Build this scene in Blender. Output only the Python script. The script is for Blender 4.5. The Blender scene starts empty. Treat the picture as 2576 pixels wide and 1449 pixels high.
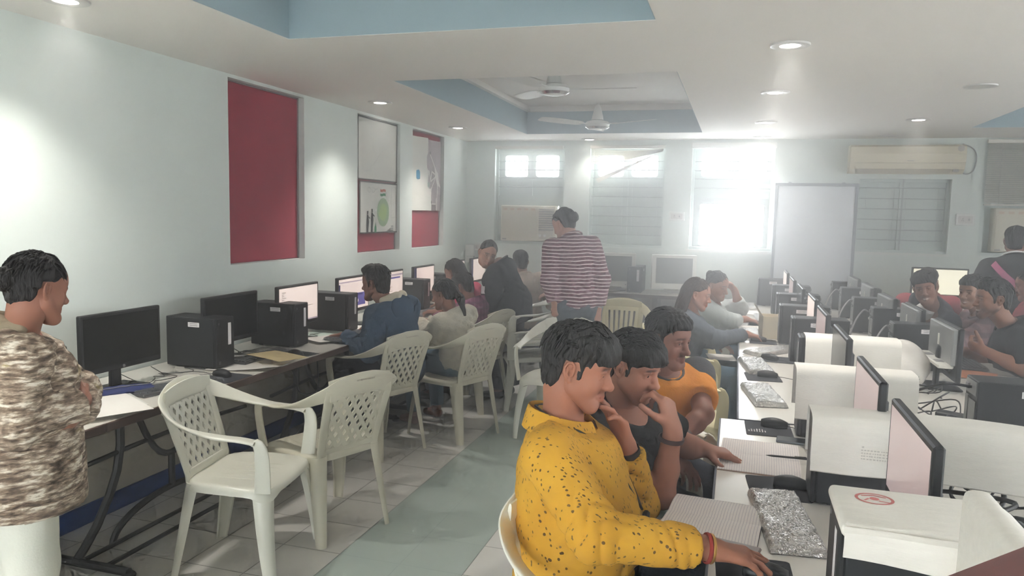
import bpy, bmesh, math, random
import numpy as np
from mathutils import Vector, Matrix, Euler
random.seed(7)
rng = np.random.default_rng(11)
PI = math.pi
SC = bpy.context.scene
COL = SC.collection
CAMH = 1.65

# ---------------------------------------------------------------- materials
def lin(c):
    r = []
    for x in c[:3]:
        x = x / 255.0
        r.append(x / 12.92 if x <= 0.04045 else ((x + 0.055) / 1.055) ** 2.4)
    return (r[0], r[1], r[2], 1.0)
class NT:
    """small helper around a node tree"""
    def __init__(s, m):
        m.use_nodes = True
        s.t = m.node_tree
        s.b = s.t.nodes.get('Principled BSDF')
    def n(s, typ, **kw):
        nd = s.t.nodes.new(typ)
        for k, v in kw.items():
            if hasattr(nd, k): setattr(nd, k, v)
        return nd
    def link(s, a, b): s.t.links.new(a, b)
    def math(s, op, a, b=None):
        nd = s.n('ShaderNodeMath', operation=op)
        for i, x in enumerate((a, b)):
            if x is None: continue
            if isinstance(x, (int, float)): nd.inputs[i].default_value = x
            else: s.link(x, nd.inputs[i])
        return nd.outputs[0]
    def mix(s, f, a, b):
        nd = s.n('ShaderNodeMix', data_type='RGBA')
        for i, x in ((0, f), (6, a), (7, b)):
            if isinstance(x, (int, float)): nd.inputs[i].default_value = x
            elif isinstance(x, tuple): nd.inputs[i].default_value = x
            else: s.link(x, nd.inputs[i])
        return nd.outputs[2]
    def coord(s, which='Object'):
        return s.n('ShaderNodeTexCoord').outputs[which]
    def noise(s, scale, detail=3, vec=None, stretch=None, rough=0.55):
        nd = s.n('ShaderNodeTexNoise')
        nd.inputs['Scale'].default_value = scale
        nd.inputs['Detail'].default_value = detail
        nd.inputs['Roughness'].default_value = rough
        v = vec if vec is not None else s.coord()
        if stretch:
            mp = s.n('ShaderNodeMapping'); mp.inputs['Scale'].default_value = stretch
            s.link(v, mp.inputs[0]); v = mp.outputs[0]
        s.link(v, nd.inputs['Vector'])
        return nd.outputs['Fac']
    def ramp(s, f, *stops):
        nd = s.n('ShaderNodeValToRGB')
        e = nd.color_ramp.elements
        while len(e) < len(stops): e.new(0.5)
        for el, (p, c) in zip(e, stops):
            el.position = p; el.color = c if len(c) == 4 else lin(c)
        s.link(f, nd.inputs[0])
        return nd.outputs[0]
    def bump(s, h, strength=0.3, dist=0.01):
        nd = s.n('ShaderNodeBump')
        nd.inputs['Strength'].default_value = strength
        nd.inputs['Distance'].default_value = dist
        s.link(h, nd.inputs['Height'])
        s.link(nd.outputs[0], s.b.inputs['Normal'])
MATS = {}
def mat(name, col, rough=0.6, metal=0.0, var=0.0, vscale=6.0, bump=0.0, bscale=60.0, spec=None, stretch=None, coat=0.0, emit=None):
    if name in MATS: return MATS[name]
    m = bpy.data.materials.new(name); t = NT(m); b = t.b
    c = lin(col)
    b.inputs['Roughness'].default_value = rough
    b.inputs['Metallic'].default_value = metal
    if spec is not None: b.inputs['Specular IOR Level'].default_value = spec
    if coat: b.inputs['Coat Weight'].default_value = coat; b.inputs['Coat Roughness'].default_value = 0.15
    if var > 0:
        f = t.noise(vscale, 4, stretch=stretch)
        d = tuple(max(0, x * (1 - var)) for x in c[:3]) + (1,)
        l = tuple(min(1, x * (1 + var * 0.6)) for x in c[:3]) + (1,)
        t.link(t.ramp(f, (0.3, d), (0.7, l)), b.inputs['Base Color'])
    else:
        b.inputs['Base Color'].default_value = c
    if bump > 0: t.bump(t.noise(bscale, 3, stretch=stretch), bump, 0.01)
    if emit:
        b.inputs['Emission Color'].default_value = lin(emit[0]); b.inputs['Emission Strength'].default_value = emit[1]
    MATS[name] = m
    return m

# ---------------------------------------------------------------- mesh builder
class MB:
    def __init__(s): s.v = []; s.f = []; s.mi = []; s.cur = 0
    def add(s, vs, fs):
        o = len(s.v); s.v += [tuple(v) for v in vs]
        for f in fs: s.f.append(tuple(i + o for i in f)); s.mi.append(s.cur)
        return s
    def xf(s, M, start=0):
        for i in range(start, len(s.v)): s.v[i] = tuple(M @ Vector(s.v[i]))
        return s
    def box(s, c, d, rz=0.0, bev=0.0, M=None, seg=1):
        hx, hy, hz = d[0] / 2, d[1] / 2, d[2] / 2
        if bev > 0:
            bm = bmesh.new(); bmesh.ops.create_cube(bm, size=1)
            for v in bm.verts: v.co = Vector((v.co.x * d[0], v.co.y * d[1], v.co.z * d[2]))
            bmesh.ops.bevel(bm, geom=list(bm.edges), offset=min(bev, min(d) * 0.45), segments=seg, profile=0.5, affect='EDGES')
            bm.verts.index_update()
            vs = [v.co.copy() for v in bm.verts]; fs = [[v.index for v in f.verts] for f in bm.faces]; bm.free()
        else:
            vs = [Vector((x, y, z)) for x in (-hx, hx) for y in (-hy, hy) for z in (-hz, hz)]
            fs = [(0, 1, 3, 2), (4, 6, 7, 5), (0, 4, 5, 1), (2, 3, 7, 6), (0, 2, 6, 4), (1, 5, 7, 3)]
        R = Matrix.Rotation(rz, 4, 'Z') if M is None else M
        return s.add([R @ v + Vector(c) for v in vs], fs)
    def b2(s, p0, p1, bev=0.0):
        return s.box([(a + b) / 2 for a, b in zip(p0, p1)], [abs(b - a) for a, b in zip(p0, p1)], bev=bev)
    def loft(s, rings, closed=True, caps=True, loop=False):
        n = len(rings[0]); o = len(s.v); fs = []
        vs = [p for r in rings for p in r]
        R = len(rings)
        for i in range(R if loop else R - 1):
            j2 = (i + 1) % R
            for k in range(n if closed else n - 1):
                k2 = (k + 1) % n
                fs.append((i * n + k, i * n + k2, j2 * n + k2, j2 * n + k))
        if caps and not loop and closed:
            fs.append(tuple(reversed(range(n)))); fs.append(tuple((R - 1) * n + k for k in range(n)))
        return s.add(vs, fs)
    def tube(s, path, r, n=8, loop=False, caps=True):
        P = [Vector(p) for p in path]; rings = []; N = len(P)
        up = None
        for i, p in enumerate(P):
            a = P[(i - 1) % N] if (loop or i > 0) else p
            b = P[(i + 1) % N] if (loop or i < N - 1) else p
            t = (b - a).normalized() if (b - a).length > 1e-9 else Vector((0, 0, 1))
            if up is None:
                up = Vector((0, 0, 1)) if abs(t.z) < 0.9 else Vector((1, 0, 0))
            sd = t.cross(up)
            if sd.length < 1e-6: sd = t.cross(Vector((0, 1, 0)))
            sd.normalize(); up = sd.cross(t).normalized()
            rr = r[i] if isinstance(r, (list, tuple)) else r
            rings.append([p + (sd * math.cos(2 * PI * k / n) + up * math.sin(2 * PI * k / n)) * rr for k in range(n)])
        return s.loft(rings, True, caps, loop)
    def ribbon(s, frames, n=12, p=3.0):
        """frames: (centre, width vector(half), thickness vector(half)); super-elliptic section"""
        rings = []
        for c, w, t in frames:
            c, w, t = Vector(c), Vector(w), Vector(t); ring = []
            for k in range(n):
                a = 2 * PI * (k + 0.5) / n; ca, sa = math.cos(a), math.sin(a)
                ring.append(c + w * math.copysign(abs(ca) ** (2 / p), ca) + t * math.copysign(abs(sa) ** (2 / p), sa))
            rings.append(ring)
        return s.loft(rings)
    def lathe(s, prof, c=(0, 0, 0), n=24, M=None, caps=True):
        rings = [[Vector((r * math.cos(2 * PI * k / n), r * math.sin(2 * PI * k / n), z)) for k in range(n)] for r, z in prof]
        if M is not None: rings = [[M @ p for p in r] for r in rings]
        rings = [[p + Vector(c) for p in r] for r in rings]
        return s.loft(rings, True, caps)
    def ell(s, c, r, M=None, n=12, m=8):
        prof = [(math.sin(PI * (i + 0.02) / (m + 0.04)), -math.cos(PI * (i + 0.02) / (m + 0.04))) for i in range(m + 1)]
        st = len(s.v)
        s.lathe(prof, n=n)
        for i in range(st, len(s.v)):
            v = Vector((s.v[i][0] * r[0], s.v[i][1] * r[1], s.v[i][2] * r[2]))
            s.v[i] = tuple((M @ v if M is not None else v) + Vector(c))
        return s
    def prism(s, poly, h, M=None):
        """poly: 2-D points (x,y), extruded z 0..h, then moved by M"""
        n = len(poly)
        vs = [Vector((x, y, 0)) for x, y in poly] + [Vector((x, y, h)) for x, y in poly]
        fs = [tuple(reversed(range(n))), tuple(range(n, 2 * n))] + [(k, (k + 1) % n, n + (k + 1) % n, n + k) for k in range(n)]
        if M is not None: vs = [M @ v for v in vs]
        return s.add(vs, fs)
    def grid(s, P):
        """P: list of rows of points"""
        r, c = len(P), len(P[0])
        return s.add([p for row in P for p in row], [(i * c + j, i * c + j + 1, (i + 1) * c + j + 1, (i + 1) * c + j) for i in range(r - 1) for j in range(c - 1)])
def obj(name, mb, m, parent=None, smooth=False, loc=None, angle=40):
    me = bpy.data.meshes.new(name)
    me.from_pydata(mb.v, [], mb.f)
    ms = m if isinstance(m, (list, tuple)) else [m]
    for x in ms: me.materials.append(x)
    if len(ms) > 1: me.polygons.foreach_set('material_index', mb.mi)
    me.update()
    bm = bmesh.new(); bm.from_mesh(me); bmesh.ops.recalc_face_normals(bm, faces=bm.faces); bm.to_mesh(me); bm.free()
    if smooth:
        me.polygons.foreach_set('use_smooth', [True] * len(me.polygons))
        if angle < 180: me.set_sharp_from_angle(angle=math.radians(angle))
    o = bpy.data.objects.new(name, me); COL.objects.link(o)
    if parent is not None: o.parent = parent
    if loc is not None: o.location = loc
    return o
def tag(o, label=None, cat=None, group=None, kind=None):
    if label: o['label'] = label
    if cat: o['category'] = cat
    if group: o['group'] = group
    if kind: o['kind'] = kind
    return o
def thing(name, label, cat, loc=(0, 0, 0), rz=0.0, group=None):
    o = bpy.data.objects.new(name, None); COL.objects.link(o)
    o.empty_display_size = 0.1
    o.location = loc; o.rotation_euler = (0, 0, rz)
    return tag(o, label, cat, group)
def struct(name, mb, m, parent=None, **kw):
    o = obj(name, mb, m, parent, **kw)
    if parent is None: o['kind'] = 'structure'
    return o
def copy_tree(root, loc, rz, label, group=None):
    r = root.copy(); COL.objects.link(r); r.location = loc; r.rotation_euler = (0, 0, rz); r['label'] = label
    if group: r['group'] = group
    def rec(src, dst):
        for ch in src.children:
            c = ch.copy(); COL.objects.link(c); c.parent = dst; rec(ch, c)
    rec(root, r)
    return r
class Proto:
    """first placing moves the prototype itself, later placings copy it"""
    def __init__(s, root): s.r = root; s.used = False
    def put(s, loc, rz, label, group=None):
        if not s.used:
            s.used = True; s.r.location = loc; s.r.rotation_euler = (0, 0, rz); s.r['label'] = label
            if group: s.r['group'] = group
            return s.r
        return copy_tree(s.r, loc, rz, label, group)
def panel(us, vs, holes, fn, th):
    """flat slab in (u,v) with rectangular holes; fn(u,v,w) -> point, w in 0..th"""
    U = sorted(set(list(us) + [x for h in holes for x in (h[0], h[1])])); V = sorted(set(list(vs) + [x for h in holes for x in (h[2], h[3])]))
    def solid(i, j):
        if i < 0 or j < 0 or i >= len(U) - 1 or j >= len(V) - 1: return False
        u, v = (U[i] + U[i + 1]) / 2, (V[j] + V[j + 1]) / 2
        return not any(h[0] < u < h[1] and h[2] < v < h[3] for h in holes)
    mb = MB()
    for i in range(len(U) - 1):
        for j in range(len(V) - 1):
            if not solid(i, j): continue
            a, b, c, d = (U[i], V[j]), (U[i + 1], V[j]), (U[i + 1], V[j + 1]), (U[i], V[j + 1])
            for w in (0, th): mb.add([fn(p[0], p[1], w) for p in (a, b, c, d)], [(0, 1, 2, 3)])
            for (p, q, di, dj) in ((a, b, 0, -1), (b, c, 1, 0), (c, d, 0, 1), (d, a, -1, 0)):
                if not solid(i + di, j + dj):
                    mb.add([fn(p[0], p[1], 0), fn(q[0], q[1], 0), fn(q[0], q[1], th), fn(p[0], p[1], th)], [(0, 1, 2, 3)])
    return mb
def weld(mb):
    d = {}; nv = []; mp = []
    for v in mb.v:
        k = tuple(round(x, 5) for x in v)
        if k not in d: d[k] = len(nv); nv.append(v)
        mp.append(d[k])
    mb.v = nv; mb.f = [tuple(mp[i] for i in f) for f in mb.f]
    return mb

# ---------------------------------------------------------------- camera
def setup_camera():
    F = 1870.0
    Y = np.array([1857 - 1288, 550 - 724.5, F]); Y /= np.linalg.norm(Y)
    X = np.array([6288, 327, -1870.0]); X -= Y * (X @ Y); X /= np.linalg.norm(X)
    D = np.cross(Y, X)
    # world axis of the camera's right / down / forward
    right = Vector((X[0], Y[0], -D[0])); down = Vector((X[1], Y[1], -D[1])); fwd = Vector((X[2], Y[2], -D[2]))
    M = Matrix((( right.x, -down.x, -fwd.x, 0), (right.y, -down.y, -fwd.y, 0), (right.z, -down.z, -fwd.z, CAMH), (0, 0, 0, 1)))
    cd = bpy.data.cameras.new('camera'); cd.sensor_width = 36.0; cd.lens = 36.0 * F / 2576.0
    cd.clip_start = 0.02; cd.clip_end = 60
    co = bpy.data.objects.new('camera', cd); COL.objects.link(co); co.matrix_world = M
    SC.camera = co
setup_camera()
SC.view_settings.view_transform = 'Standard'; SC.view_settings.look = 'None'
SC.view_settings.gamma = 1.0; SC.view_settings.use_curve_mapping = False
SC.view_settings.exposure = 0.93
SC.cycles.use_denoising = True
SC.cycles.max_bounces = 10; SC.cycles.diffuse_bounces = 6; SC.cycles.glossy_bounces = 3
SC.cycles.transmission_bounces = 4; SC.cycles.transparent_max_bounces = 8; SC.cycles.volume_bounces = 0
SC.cycles.use_light_tree = False
SC.cycles.caustics_reflective = False; SC.cycles.caustics_refractive = False
SC.cycles.sample_clamp_indirect = 20.0
SC.cycles.use_adaptive_sampling = True; SC.cycles.adaptive_threshold = 0.08; SC.cycles.adaptive_min_samples = 16
# computer lab: everything below is built from code, units are metres
SKY, LAMP, HAZE, GLARE_HAZE_G = 16.0, 74.0, 0.120, 0.74
# ================================================================ ROOM
XL, XR, YB, YF, ZC = -3.16, 4.9, 8.5, -3.2, 2.5
m_wall = mat('wall_paint', (226, 234, 229), 0.75, var=0.03, vscale=2.0, bump=0.05, bscale=40)
m_ceil = mat('ceiling_paint', (246, 242, 236), 0.85, var=0.02, vscale=1.5)
m_blue = mat('recess_paint', (160, 180, 188), 0.8)
m_white = mat('white_trim', (236, 236, 232), 0.6)
m_red = mat('maroon_board', (168, 70, 84), 0.9, var=0.12, vscale=3, bump=0.1, bscale=200)
m_skirt = mat('blue_skirting', (52, 84, 150), 0.5, var=0.25, vscale=9)
# floor tiles: pale tiles, two green columns along the aisle
m_floor = bpy.data.materials.new('floor_tile'); t = NT(m_floor)
sep = t.n('ShaderNodeSeparateXYZ'); t.link(t.coord(), sep.inputs[0])
T = 0.3135
fx = t.math('DIVIDE', t.math('ADD', sep.outputs[0], 1.755), T); fy = t.math('DIVIDE', t.math('ADD', sep.outputs[1], -3.06), T)
def edge(t, f):
    fr = t.math('FRACT', f)
    return t.math('MINIMUM', fr, t.math('SUBTRACT', 1.0, fr))
ed = t.math('MINIMUM', edge(t, fx), edge(t, fy))
gr = t.math('LESS_THAN', ed, 0.0085)
green = t.math('MULTIPLY', t.math('GREATER_THAN', fx, 0.0), t.math('LESS_THAN', fx, 2.0))
wn = t.n('ShaderNodeTexWhiteNoise', noise_dimensions='2D')
cb = t.n('ShaderNodeCombineXYZ'); t.link(t.math('FLOOR', fx), cb.inputs[0]); t.link(t.math('FLOOR', fy), cb.inputs[1]); t.link(cb.outputs[0], wn.inputs['Vector'])
nz = t.noise(2.2, 5)
vein = t.ramp(nz, (0.35, (222, 219, 213)), (0.65, (238, 236, 230)))
gcol = t.ramp(nz, (0.3, (178, 193, 186)), (0.7, (194, 207, 200)))
base = t.mix(green, vein, gcol)
base = t.mix(t.math('MULTIPLY', wn.outputs['Value'], 0.10), base, lin((150, 150, 146)))
grout = t.mix(green, lin((112, 108, 104)), lin((150, 165, 160)))
t.link(t.mix(gr, base, grout), t.b.inputs['Base Color'])
rg = t.n('ShaderNodeMapRange'); t.link(t.noise(3.5, 4), rg.inputs[0]); rg.inputs[3].default_value = 0.10; rg.inputs[4].default_value = 0.30
t.link(t.math('ADD', rg.outputs[0], t.math('MULTIPLY', gr, 0.4)), t.b.inputs['Roughness'])
t.bump(t.math('SUBTRACT', 1.0, gr), 0.25, 0.002)
fl = MB(); fl.b2((XL - .2, YF - .2, -0.12), (XR + .2, YB + .3, 0)); struct('floor', fl, m_floor)

# ceiling with coffered recesses
rec = [(-2.215, -0.385, -1.2, 3.36), (-2.215, -0.385, 4.55, 7.785), (1.94, 3.8, 4.55, 7.62), (1.94, 3.8, -1.2, 3.36)]
ce = weld(panel((XL - .2, XR + .2), (YF - .2, YB + .3), rec, lambda u, v, w: (u, v, ZC + w), 0.12)); ceil = struct('ceiling', ce, m_ceil)
for (a, b, c, d) in rec:
    mb = MB(); h = 0.23
    mb.b2((a - .02, c - .02, ZC + .002), (a + .004, d + .02, ZC + h)); mb.b2((b - .004, c - .02, ZC + .002), (b + .02, d + .02, ZC + h))
    mb.b2((a, c - .02, ZC + .002), (b, c + .004, ZC + h)); mb.b2((a, d - .004, ZC + .002), (b, d + .02, ZC + h))
    obj('recess_side', mb, m_blue, ceil)
    mb = MB()
    for k, (i, z) in enumerate(((-0.05, h), (-.02, h + .03), (0.02, h + .06))):
        mb.b2((a - i - .12, c - i - .12, ZC + z), (a - i + (0 if k < 2 else 3), d + i + .12, ZC + z + .03)) if k < 2 else None
        if k < 2:
            mb.b2((b + i, c - i - .12, ZC + z), (b + i + .12, d + i + .12, ZC + z + .03)); mb.b2((a - i, c - i - .12, ZC + z), (b + i, c - i, ZC + z + .03)); mb.b2((a - i, d + i, ZC + z), (b + i, d + i + .12, ZC + z + .03))
    mb.b2((a - .3, c - .3, ZC + h + .06), (b + .3, d + .3, ZC + h + .12))
    obj('recess_top', mb, m_ceil, ceil)

# left wall with three niches
nic = [(4.11, 4.985, 1.275, 2.478), (5.81, 6.655, 1.275, 2.478), (6.94, 7.78, 1.275, 2.478)]
wl = weld(panel((YF - .2, YB + .3), (-.1, ZC + .05), nic, lambda u, v, w: (XL - w, u, v), 0.065)); struct('wall_left', wl, m_wall)
mb = MB(); mb.b2((XL - .25, YF - .2, -.1), (XL - .066, YB + .3, ZC + .05)); struct('wall_left_backing', mb, m_wall)
# lower part of the left wall: dusty distemper below desk height
m_dado = bpy.data.materials.new('dado_paint'); t = NT(m_dado)
f = t.noise(1.6, 6); t.link(t.ramp(f, (0.3, (200, 192, 176)), (0.55, (216, 210, 196)), (0.8, (224, 219, 206))), t.b.inputs['Base Color']); t.b.inputs['Roughness'].default_value = .85
mb = MB(); mb.b2((XL, YF, .1), (XL + .004, YB - .02, .68)); struct('trim_1', mb, m_dado)
mb = MB(); mb.b2((XL, YF, 0), (XL + .014, YB - .02, .105), bev=.004); struct('baseboard_left', mb, m_skirt)
mb = MB(); mb.b2((XR - .014, YF, 0), (XR, YB, .105)); struct('baseboard_right', mb, m_skirt)
nl = ['wide empty maroon notice board in the niche nearest the camera', 'maroon notice board behind the two pinned drawings in the middle niche', 'maroon notice board behind the torn white sheet in the far niche']
for (a, b, c, d), lb in zip(nic, nl):
    r = thing('notice_board', lb, 'notice board', (XL - .059, (a + b) / 2, c), 0, 'notice boards in the left wall niches')
    w = (b - a) / 2; h = d - c
    mb = MB()
    n = 24; P = []
    for i in range(n + 1):
        row = []
        for j in range(13):
            y = -w + .004 + (2 * w - .03) * j / 12; z = .01 + (h - .03) * i / n
            row.append((0.012 + .004 * math.sin(y * 9 + z * 3) * (1 if j > 9 else .3), y, z))
        P.append(row)
    mb.grid(P); mb.b2((-.005, -w + .002, .004), (.004, w - .02, h - .01))
    obj('cloth_panel', mb, m_red, r, smooth=True)
    mb = MB()
    for y0, y1, z0, z1 in ((-w + .001, w - .001, h - .012, h - .002), (w - .022, w - .002, 0.002, h - .002)):
        mb.b2((-.005, y0, z0), (.012, y1, z1))
    obj('edge_strip', mb, mat('niche_edge', (150, 140, 140), .8), r)

# back wall, right wall, wall behind the camera
win = [(-2.80, -1.955, 1.295, 2.44), (-1.655, -0.81, 1.295, 2.44), (-0.515, 0.345, 1.30, 2.455), (1.19, 2.04, 1.33, 2.09), (2.31, 3.16, 1.335, 2.475)]
side_win = []
wb = weld(panel((XL - .3, XR + .2), (-.1, ZC + .05), win, lambda u, v, w: (u, YB + w, v), 0.16)); struct('wall_back', wb, m_wall)
fill_rwin = [(-1.6, .6, 1.45, 2.35), (1.6, 3.8, 1.45, 2.35), (4.8, 6.4, 1.45, 2.35)]  # unseen side windows, added to raise the ambient daylight
wr_ = weld(panel((YF - .2, YB + .3), (-.1, ZC + .05), fill_rwin, lambda u, v, w: (XR + w, u, v), 0.15)); struct('wall_right', wr_, m_wall)
fill_fwin = [(-2.8, -1.0, .1, 2.1), (.7, 1.3, 1.4, 2.05)]  # unseen openings behind the camera, added as frontal daylight fill
wf_ = weld(panel((XL - .3, XR + .2), (-.1, ZC + .05), fill_fwin, lambda u, v, w: (u, YF - w, v), 0.15)); struct('wall_front', wf_, m_wall)
mb = MB(); mb.b2((XL, YB - .012, 0), (XR, YB, .105)); struct('baseboard_back', mb, m_skirt)
m_shut = mat('shutter_paint', (206, 216, 212), .55, var=.03)
m_bar = mat('grille_bar', (170, 176, 176), .5)
m_glass = bpy.data.materials.new('pane_glass'); t = NT(m_glass)
tr = t.n('ShaderNodeBsdfTransparent'); gl = t.n('ShaderNodeBsdfGlossy'); gl.inputs['Roughness'].default_value = .03
mx = t.n('ShaderNodeMixShader'); mx.inputs[0].default_value = .06
t.link(tr.outputs[0], mx.inputs[1]); t.link(gl.outputs[0], mx.inputs[2]); t.link(mx.outputs[0], t.t.nodes['Material Output'].inputs[0])
def rrect(u0, u1, v0, v1, r=.03, n=5):
    pts = []
    for cx, cz, a0 in ((u1 - r, v0 + r, -90), (u1 - r, v1 - r, 0), (u0 + r, v1 - r, 90), (u0 + r, v0 + r, 180)):
        for k in range(n + 1):
            a = math.radians(a0 + 90 * k / n); pts.append((cx + r * math.cos(a), cz + r * math.sin(a)))
    return pts
def holed(mb, u0, u1, v0, v1, hole, y0, y1):
    """rectangle u,v with one rounded hole, extruded in y"""
    n = len(hole)
    outer = []
    cx, cz = (u0 + u1) / 2, (v0 + v1) / 2
    for (x, z) in hole:
        dx, dz = x - cx, z - cz
        s1 = ((u1 - cx) if dx > 0 else (cx - u0)) / max(abs(dx), 1e-6); s2 = ((v1 - cz) if dz > 0 else (cz - v0)) / max(abs(dz), 1e-6)
        k = min(s1, s2); outer.append((cx + dx * k, cz + dz * k))
    # snap the nearest outer point to each corner
    for c in ((u0, v0), (u1, v0), (u1, v1), (u0, v1)):
        i = min(range(n), key=lambda q: (outer[q][0] - c[0]) ** 2 + (outer[q][1] - c[1]) ** 2); outer[i] = c
    rings = [[(x, y0, z) for x, z in hole], [(x, y0, z) for x, z in outer], [(x, y1, z) for x, z in outer], [(x, y1, z) for x, z in hole]]
    mb.loft(rings, True, False, loop=True)
shut_y0, shut_y1 = YB + .10, YB + .13
def shutters(win_o, a, b, c, d, panes, leafsplit, sill_z, low_hole=None):
    """frame, shutter leaves with open upper lights and grille rods, all seen from inside"""
    fr = MB(); fw = .03
    fr.b2((a, YB + .06, c), (a + fw, YB + .16, d)); fr.b2((b - fw, YB + .06, c), (b, YB + .16, d)); fr.b2((a, YB + .06, d - fw), (b, YB + .16, d)); fr.b2((a, YB + .02, c), (b, YB + .16, c + fw))
    obj('window_frame', fr, m_shut, win_o)
    mb = MB(); zt = d - fw
    us = [a + fw, leafsplit, b - fw]
    zb = panes[0][2] - .04 if panes else zt
    for k in range(2):
        u0, u1 = us[k] + .001, us[k + 1] - .001
        if panes:
            p = panes[k]
            holed(mb, u0, u1, zb, zt, rrect(*p), shut_y0, shut_y1)
        # solid boarded part with raised and sunk panels
        mb.b2((u0, shut_y0, sill_z), (u1, shut_y1, zb))
        z = zb
        while z - .20 > sill_z:
            z0 = max(sill_z + .03, z - .30)
            for (x0, x1, q0, q1) in ((u0 + .05, u1 - .05, z - .045, z - .033), (u0 + .05, u1 - .05, z0 + .01, z0 + .022), (u0 + .05, u0 + .062, z0 + .01, z - .033), (u1 - .062, u1 - .05, z0 + .01, z - .033)):
                mb.b2((x0, shut_y0 - .007, q0), (x1, shut_y0, q1))
            z -= .30
    mb.b2((leafsplit - .014, shut_y0 - .012, sill_z), (leafsplit + .014, shut_y0, zb))
    obj('shutter', mb, m_shut, win_o)
    if panes:
        for p in panes:
            g = MB(); g.b2((p[0] - .01, shut_y1 - .008, p[2] - .01), (p[1] + .01, shut_y1 - .004, p[3] + .01)); obj('pane', g, m_glass, win_o)
def rods(win_o, a, b, zs, y, vert=None):
    for z in zs:
        mb = MB(); mb.tube([(a, y, z), (b, y, z)], .006, 6); obj('grille_bar', mb, m_bar, win_o, smooth=True)
    if vert:
        mb = MB(); mb.b2((vert[0] - .007, y - .004, vert[1]), (vert[0] + .007, y + .004, vert[2])); obj('grille_bar', mb, m_bar, win_o)
def window(k):
    o = bpy.data.objects.new('window_%d' % k, None); COL.objects.link(o); o['kind'] = 'structure'; return o
# window 1: two lights above, window air conditioner below
w = window(1); a, b, c, d = win[0]
shutters(w, a, b, c, d, [(-2.70, -2.42, 2.09, 2.34), (-2.32, -2.04, 2.09, 2.34)], -2.37, 1.86)
mb = panel((a + .03, b - .03), (c + .03, 1.865), [(-2.70, -2.02, 1.345, 1.75)], lambda u, v, q: (u, YB + .07 + q, v), .05); obj('plywood_panel', weld(mb), m_shut, w)
rods(w, a + .02, b - .02, (2.27, 2.17, 2.075, 1.97), YB + .075)
# window 2
w = window(2); a, b, c, d = win[1]
shutters(w, a, b, c, d, [(-1.575, -1.28, 2.10, 2.34), (-1.19, -.895, 2.10, 2.34)], -1.235, c + .03)
rods(w, a + .02, b - .02, (2.27, 2.17, 2.08, 1.98, 1.87, 1.76, 1.65, 1.54, 1.44), YB + .06)
# window 3: two lights above, big opening below
w = window(3); a, b, c, d = win[2]
shutters(w, a, b, c, d, [(-.42, -.12, 2.11, 2.37), (-.02, .275, 2.11, 2.37)], -.07, 1.87)
mb = MB(); holed(mb, a + .03, b - .03, c + .03, 1.875, rrect(-.415, .265, 1.345, 1.805, .025), YB + .09, YB + .13); obj('shutter', mb, m_shut, w)
g = MB(); g.b2((-.425, YB + .12, 1.335), (.275, YB + .124, 1.815)); obj('pane', g, m_glass, w)
rods(w, a + .02, b - .02, (2.27, 2.17, 2.08, 1.98), YB + .07)
mb = MB(); mb.b2((a - .03, YB - .03, c - .03), (b + .03, YB + .02, c)); obj('window_sill', mb, m_white, w)
mb = MB(); mb.b2((a - .015, YB - .045, 2.405), (b + .015, YB + .02, 2.465), bev=.01); obj('blind_headrail', mb, m_white, w)
# window 4: shutters behind bars, under the split unit
w = window(4); a, b, c, d = win[3]
m_sh4 = m_shut
shutters(w, a, b, c, d, None, 1.60, c + .03)
rods(w, a, b - .04, (2.0, 1.89, 1.785, 1.675, 1.57, 1.465), YB + .03, vert=(1.605, c + .02, d))
mb = MB(); mb.b2((a - .02, YB - .02, c - .02), (b + .02, YB + .02, c + .005)); obj('window_sill', mb, m_white, w)
# window 5: blind above, window unit below
w = window(5); a, b, c, d = win[4]
fr = MB(); fr.b2((a, YB + .02, c), (a + .04, YB + .16, d)); fr.b2((b - .04, YB + .02, c), (b, YB + .16, d)); fr.b2((a, YB + .02, d - .04), (b, YB + .16, d)); fr.b2((a, YB, c), (b, YB + .16, c + .03)); fr.b2((a, YB + .04, 1.83), (b, YB + .12, 1.87))
obj('window_frame', fr, m_shut, w)
mb = MB(); mb.b2((a + .04, YB + .10, 1.87), (b - .04, YB + .13, d - .04)); obj('shutter', mb, m_shut, w)
mb = panel((a + .04, b - .04), (c + .03, 1.83), [(2.42, 3.08, 1.38, 1.81)], lambda u, v, q: (u, YB + .07 + q, v), .05); obj('plywood_panel', weld(mb), m_shut, w)

# ---------------------------------------------------------------- daylight
world = bpy.data.worlds.new('world'); SC.world = world; world.use_nodes = True
bg = world.node_tree.nodes['Background']; bg.inputs[0].default_value = (0.93, 0.97, 1.0, 1); bg.inputs[1].default_value = SKY
def portal(u0, u1, v0, v1):
    l = bpy.data.lights.new('window_portal', 'AREA'); l.shape = 'RECTANGLE'; l.size = u1 - u0; l.size_y = v1 - v0; l.cycles.is_portal = True
    o = bpy.data.objects.new('window_portal', l); COL.objects.link(o); o.location = ((u0 + u1) / 2, YB + .15, (v0 + v1) / 2); o.rotation_euler = (-PI / 2, 0, 0)
for p in ((-2.72, -2.02, 2.06, 2.37), (-1.6, -.87, 2.07, 2.37), (-.44, .30, 2.08, 2.40), (-.44, .29, 1.32, 1.83)): portal(*p)

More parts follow.
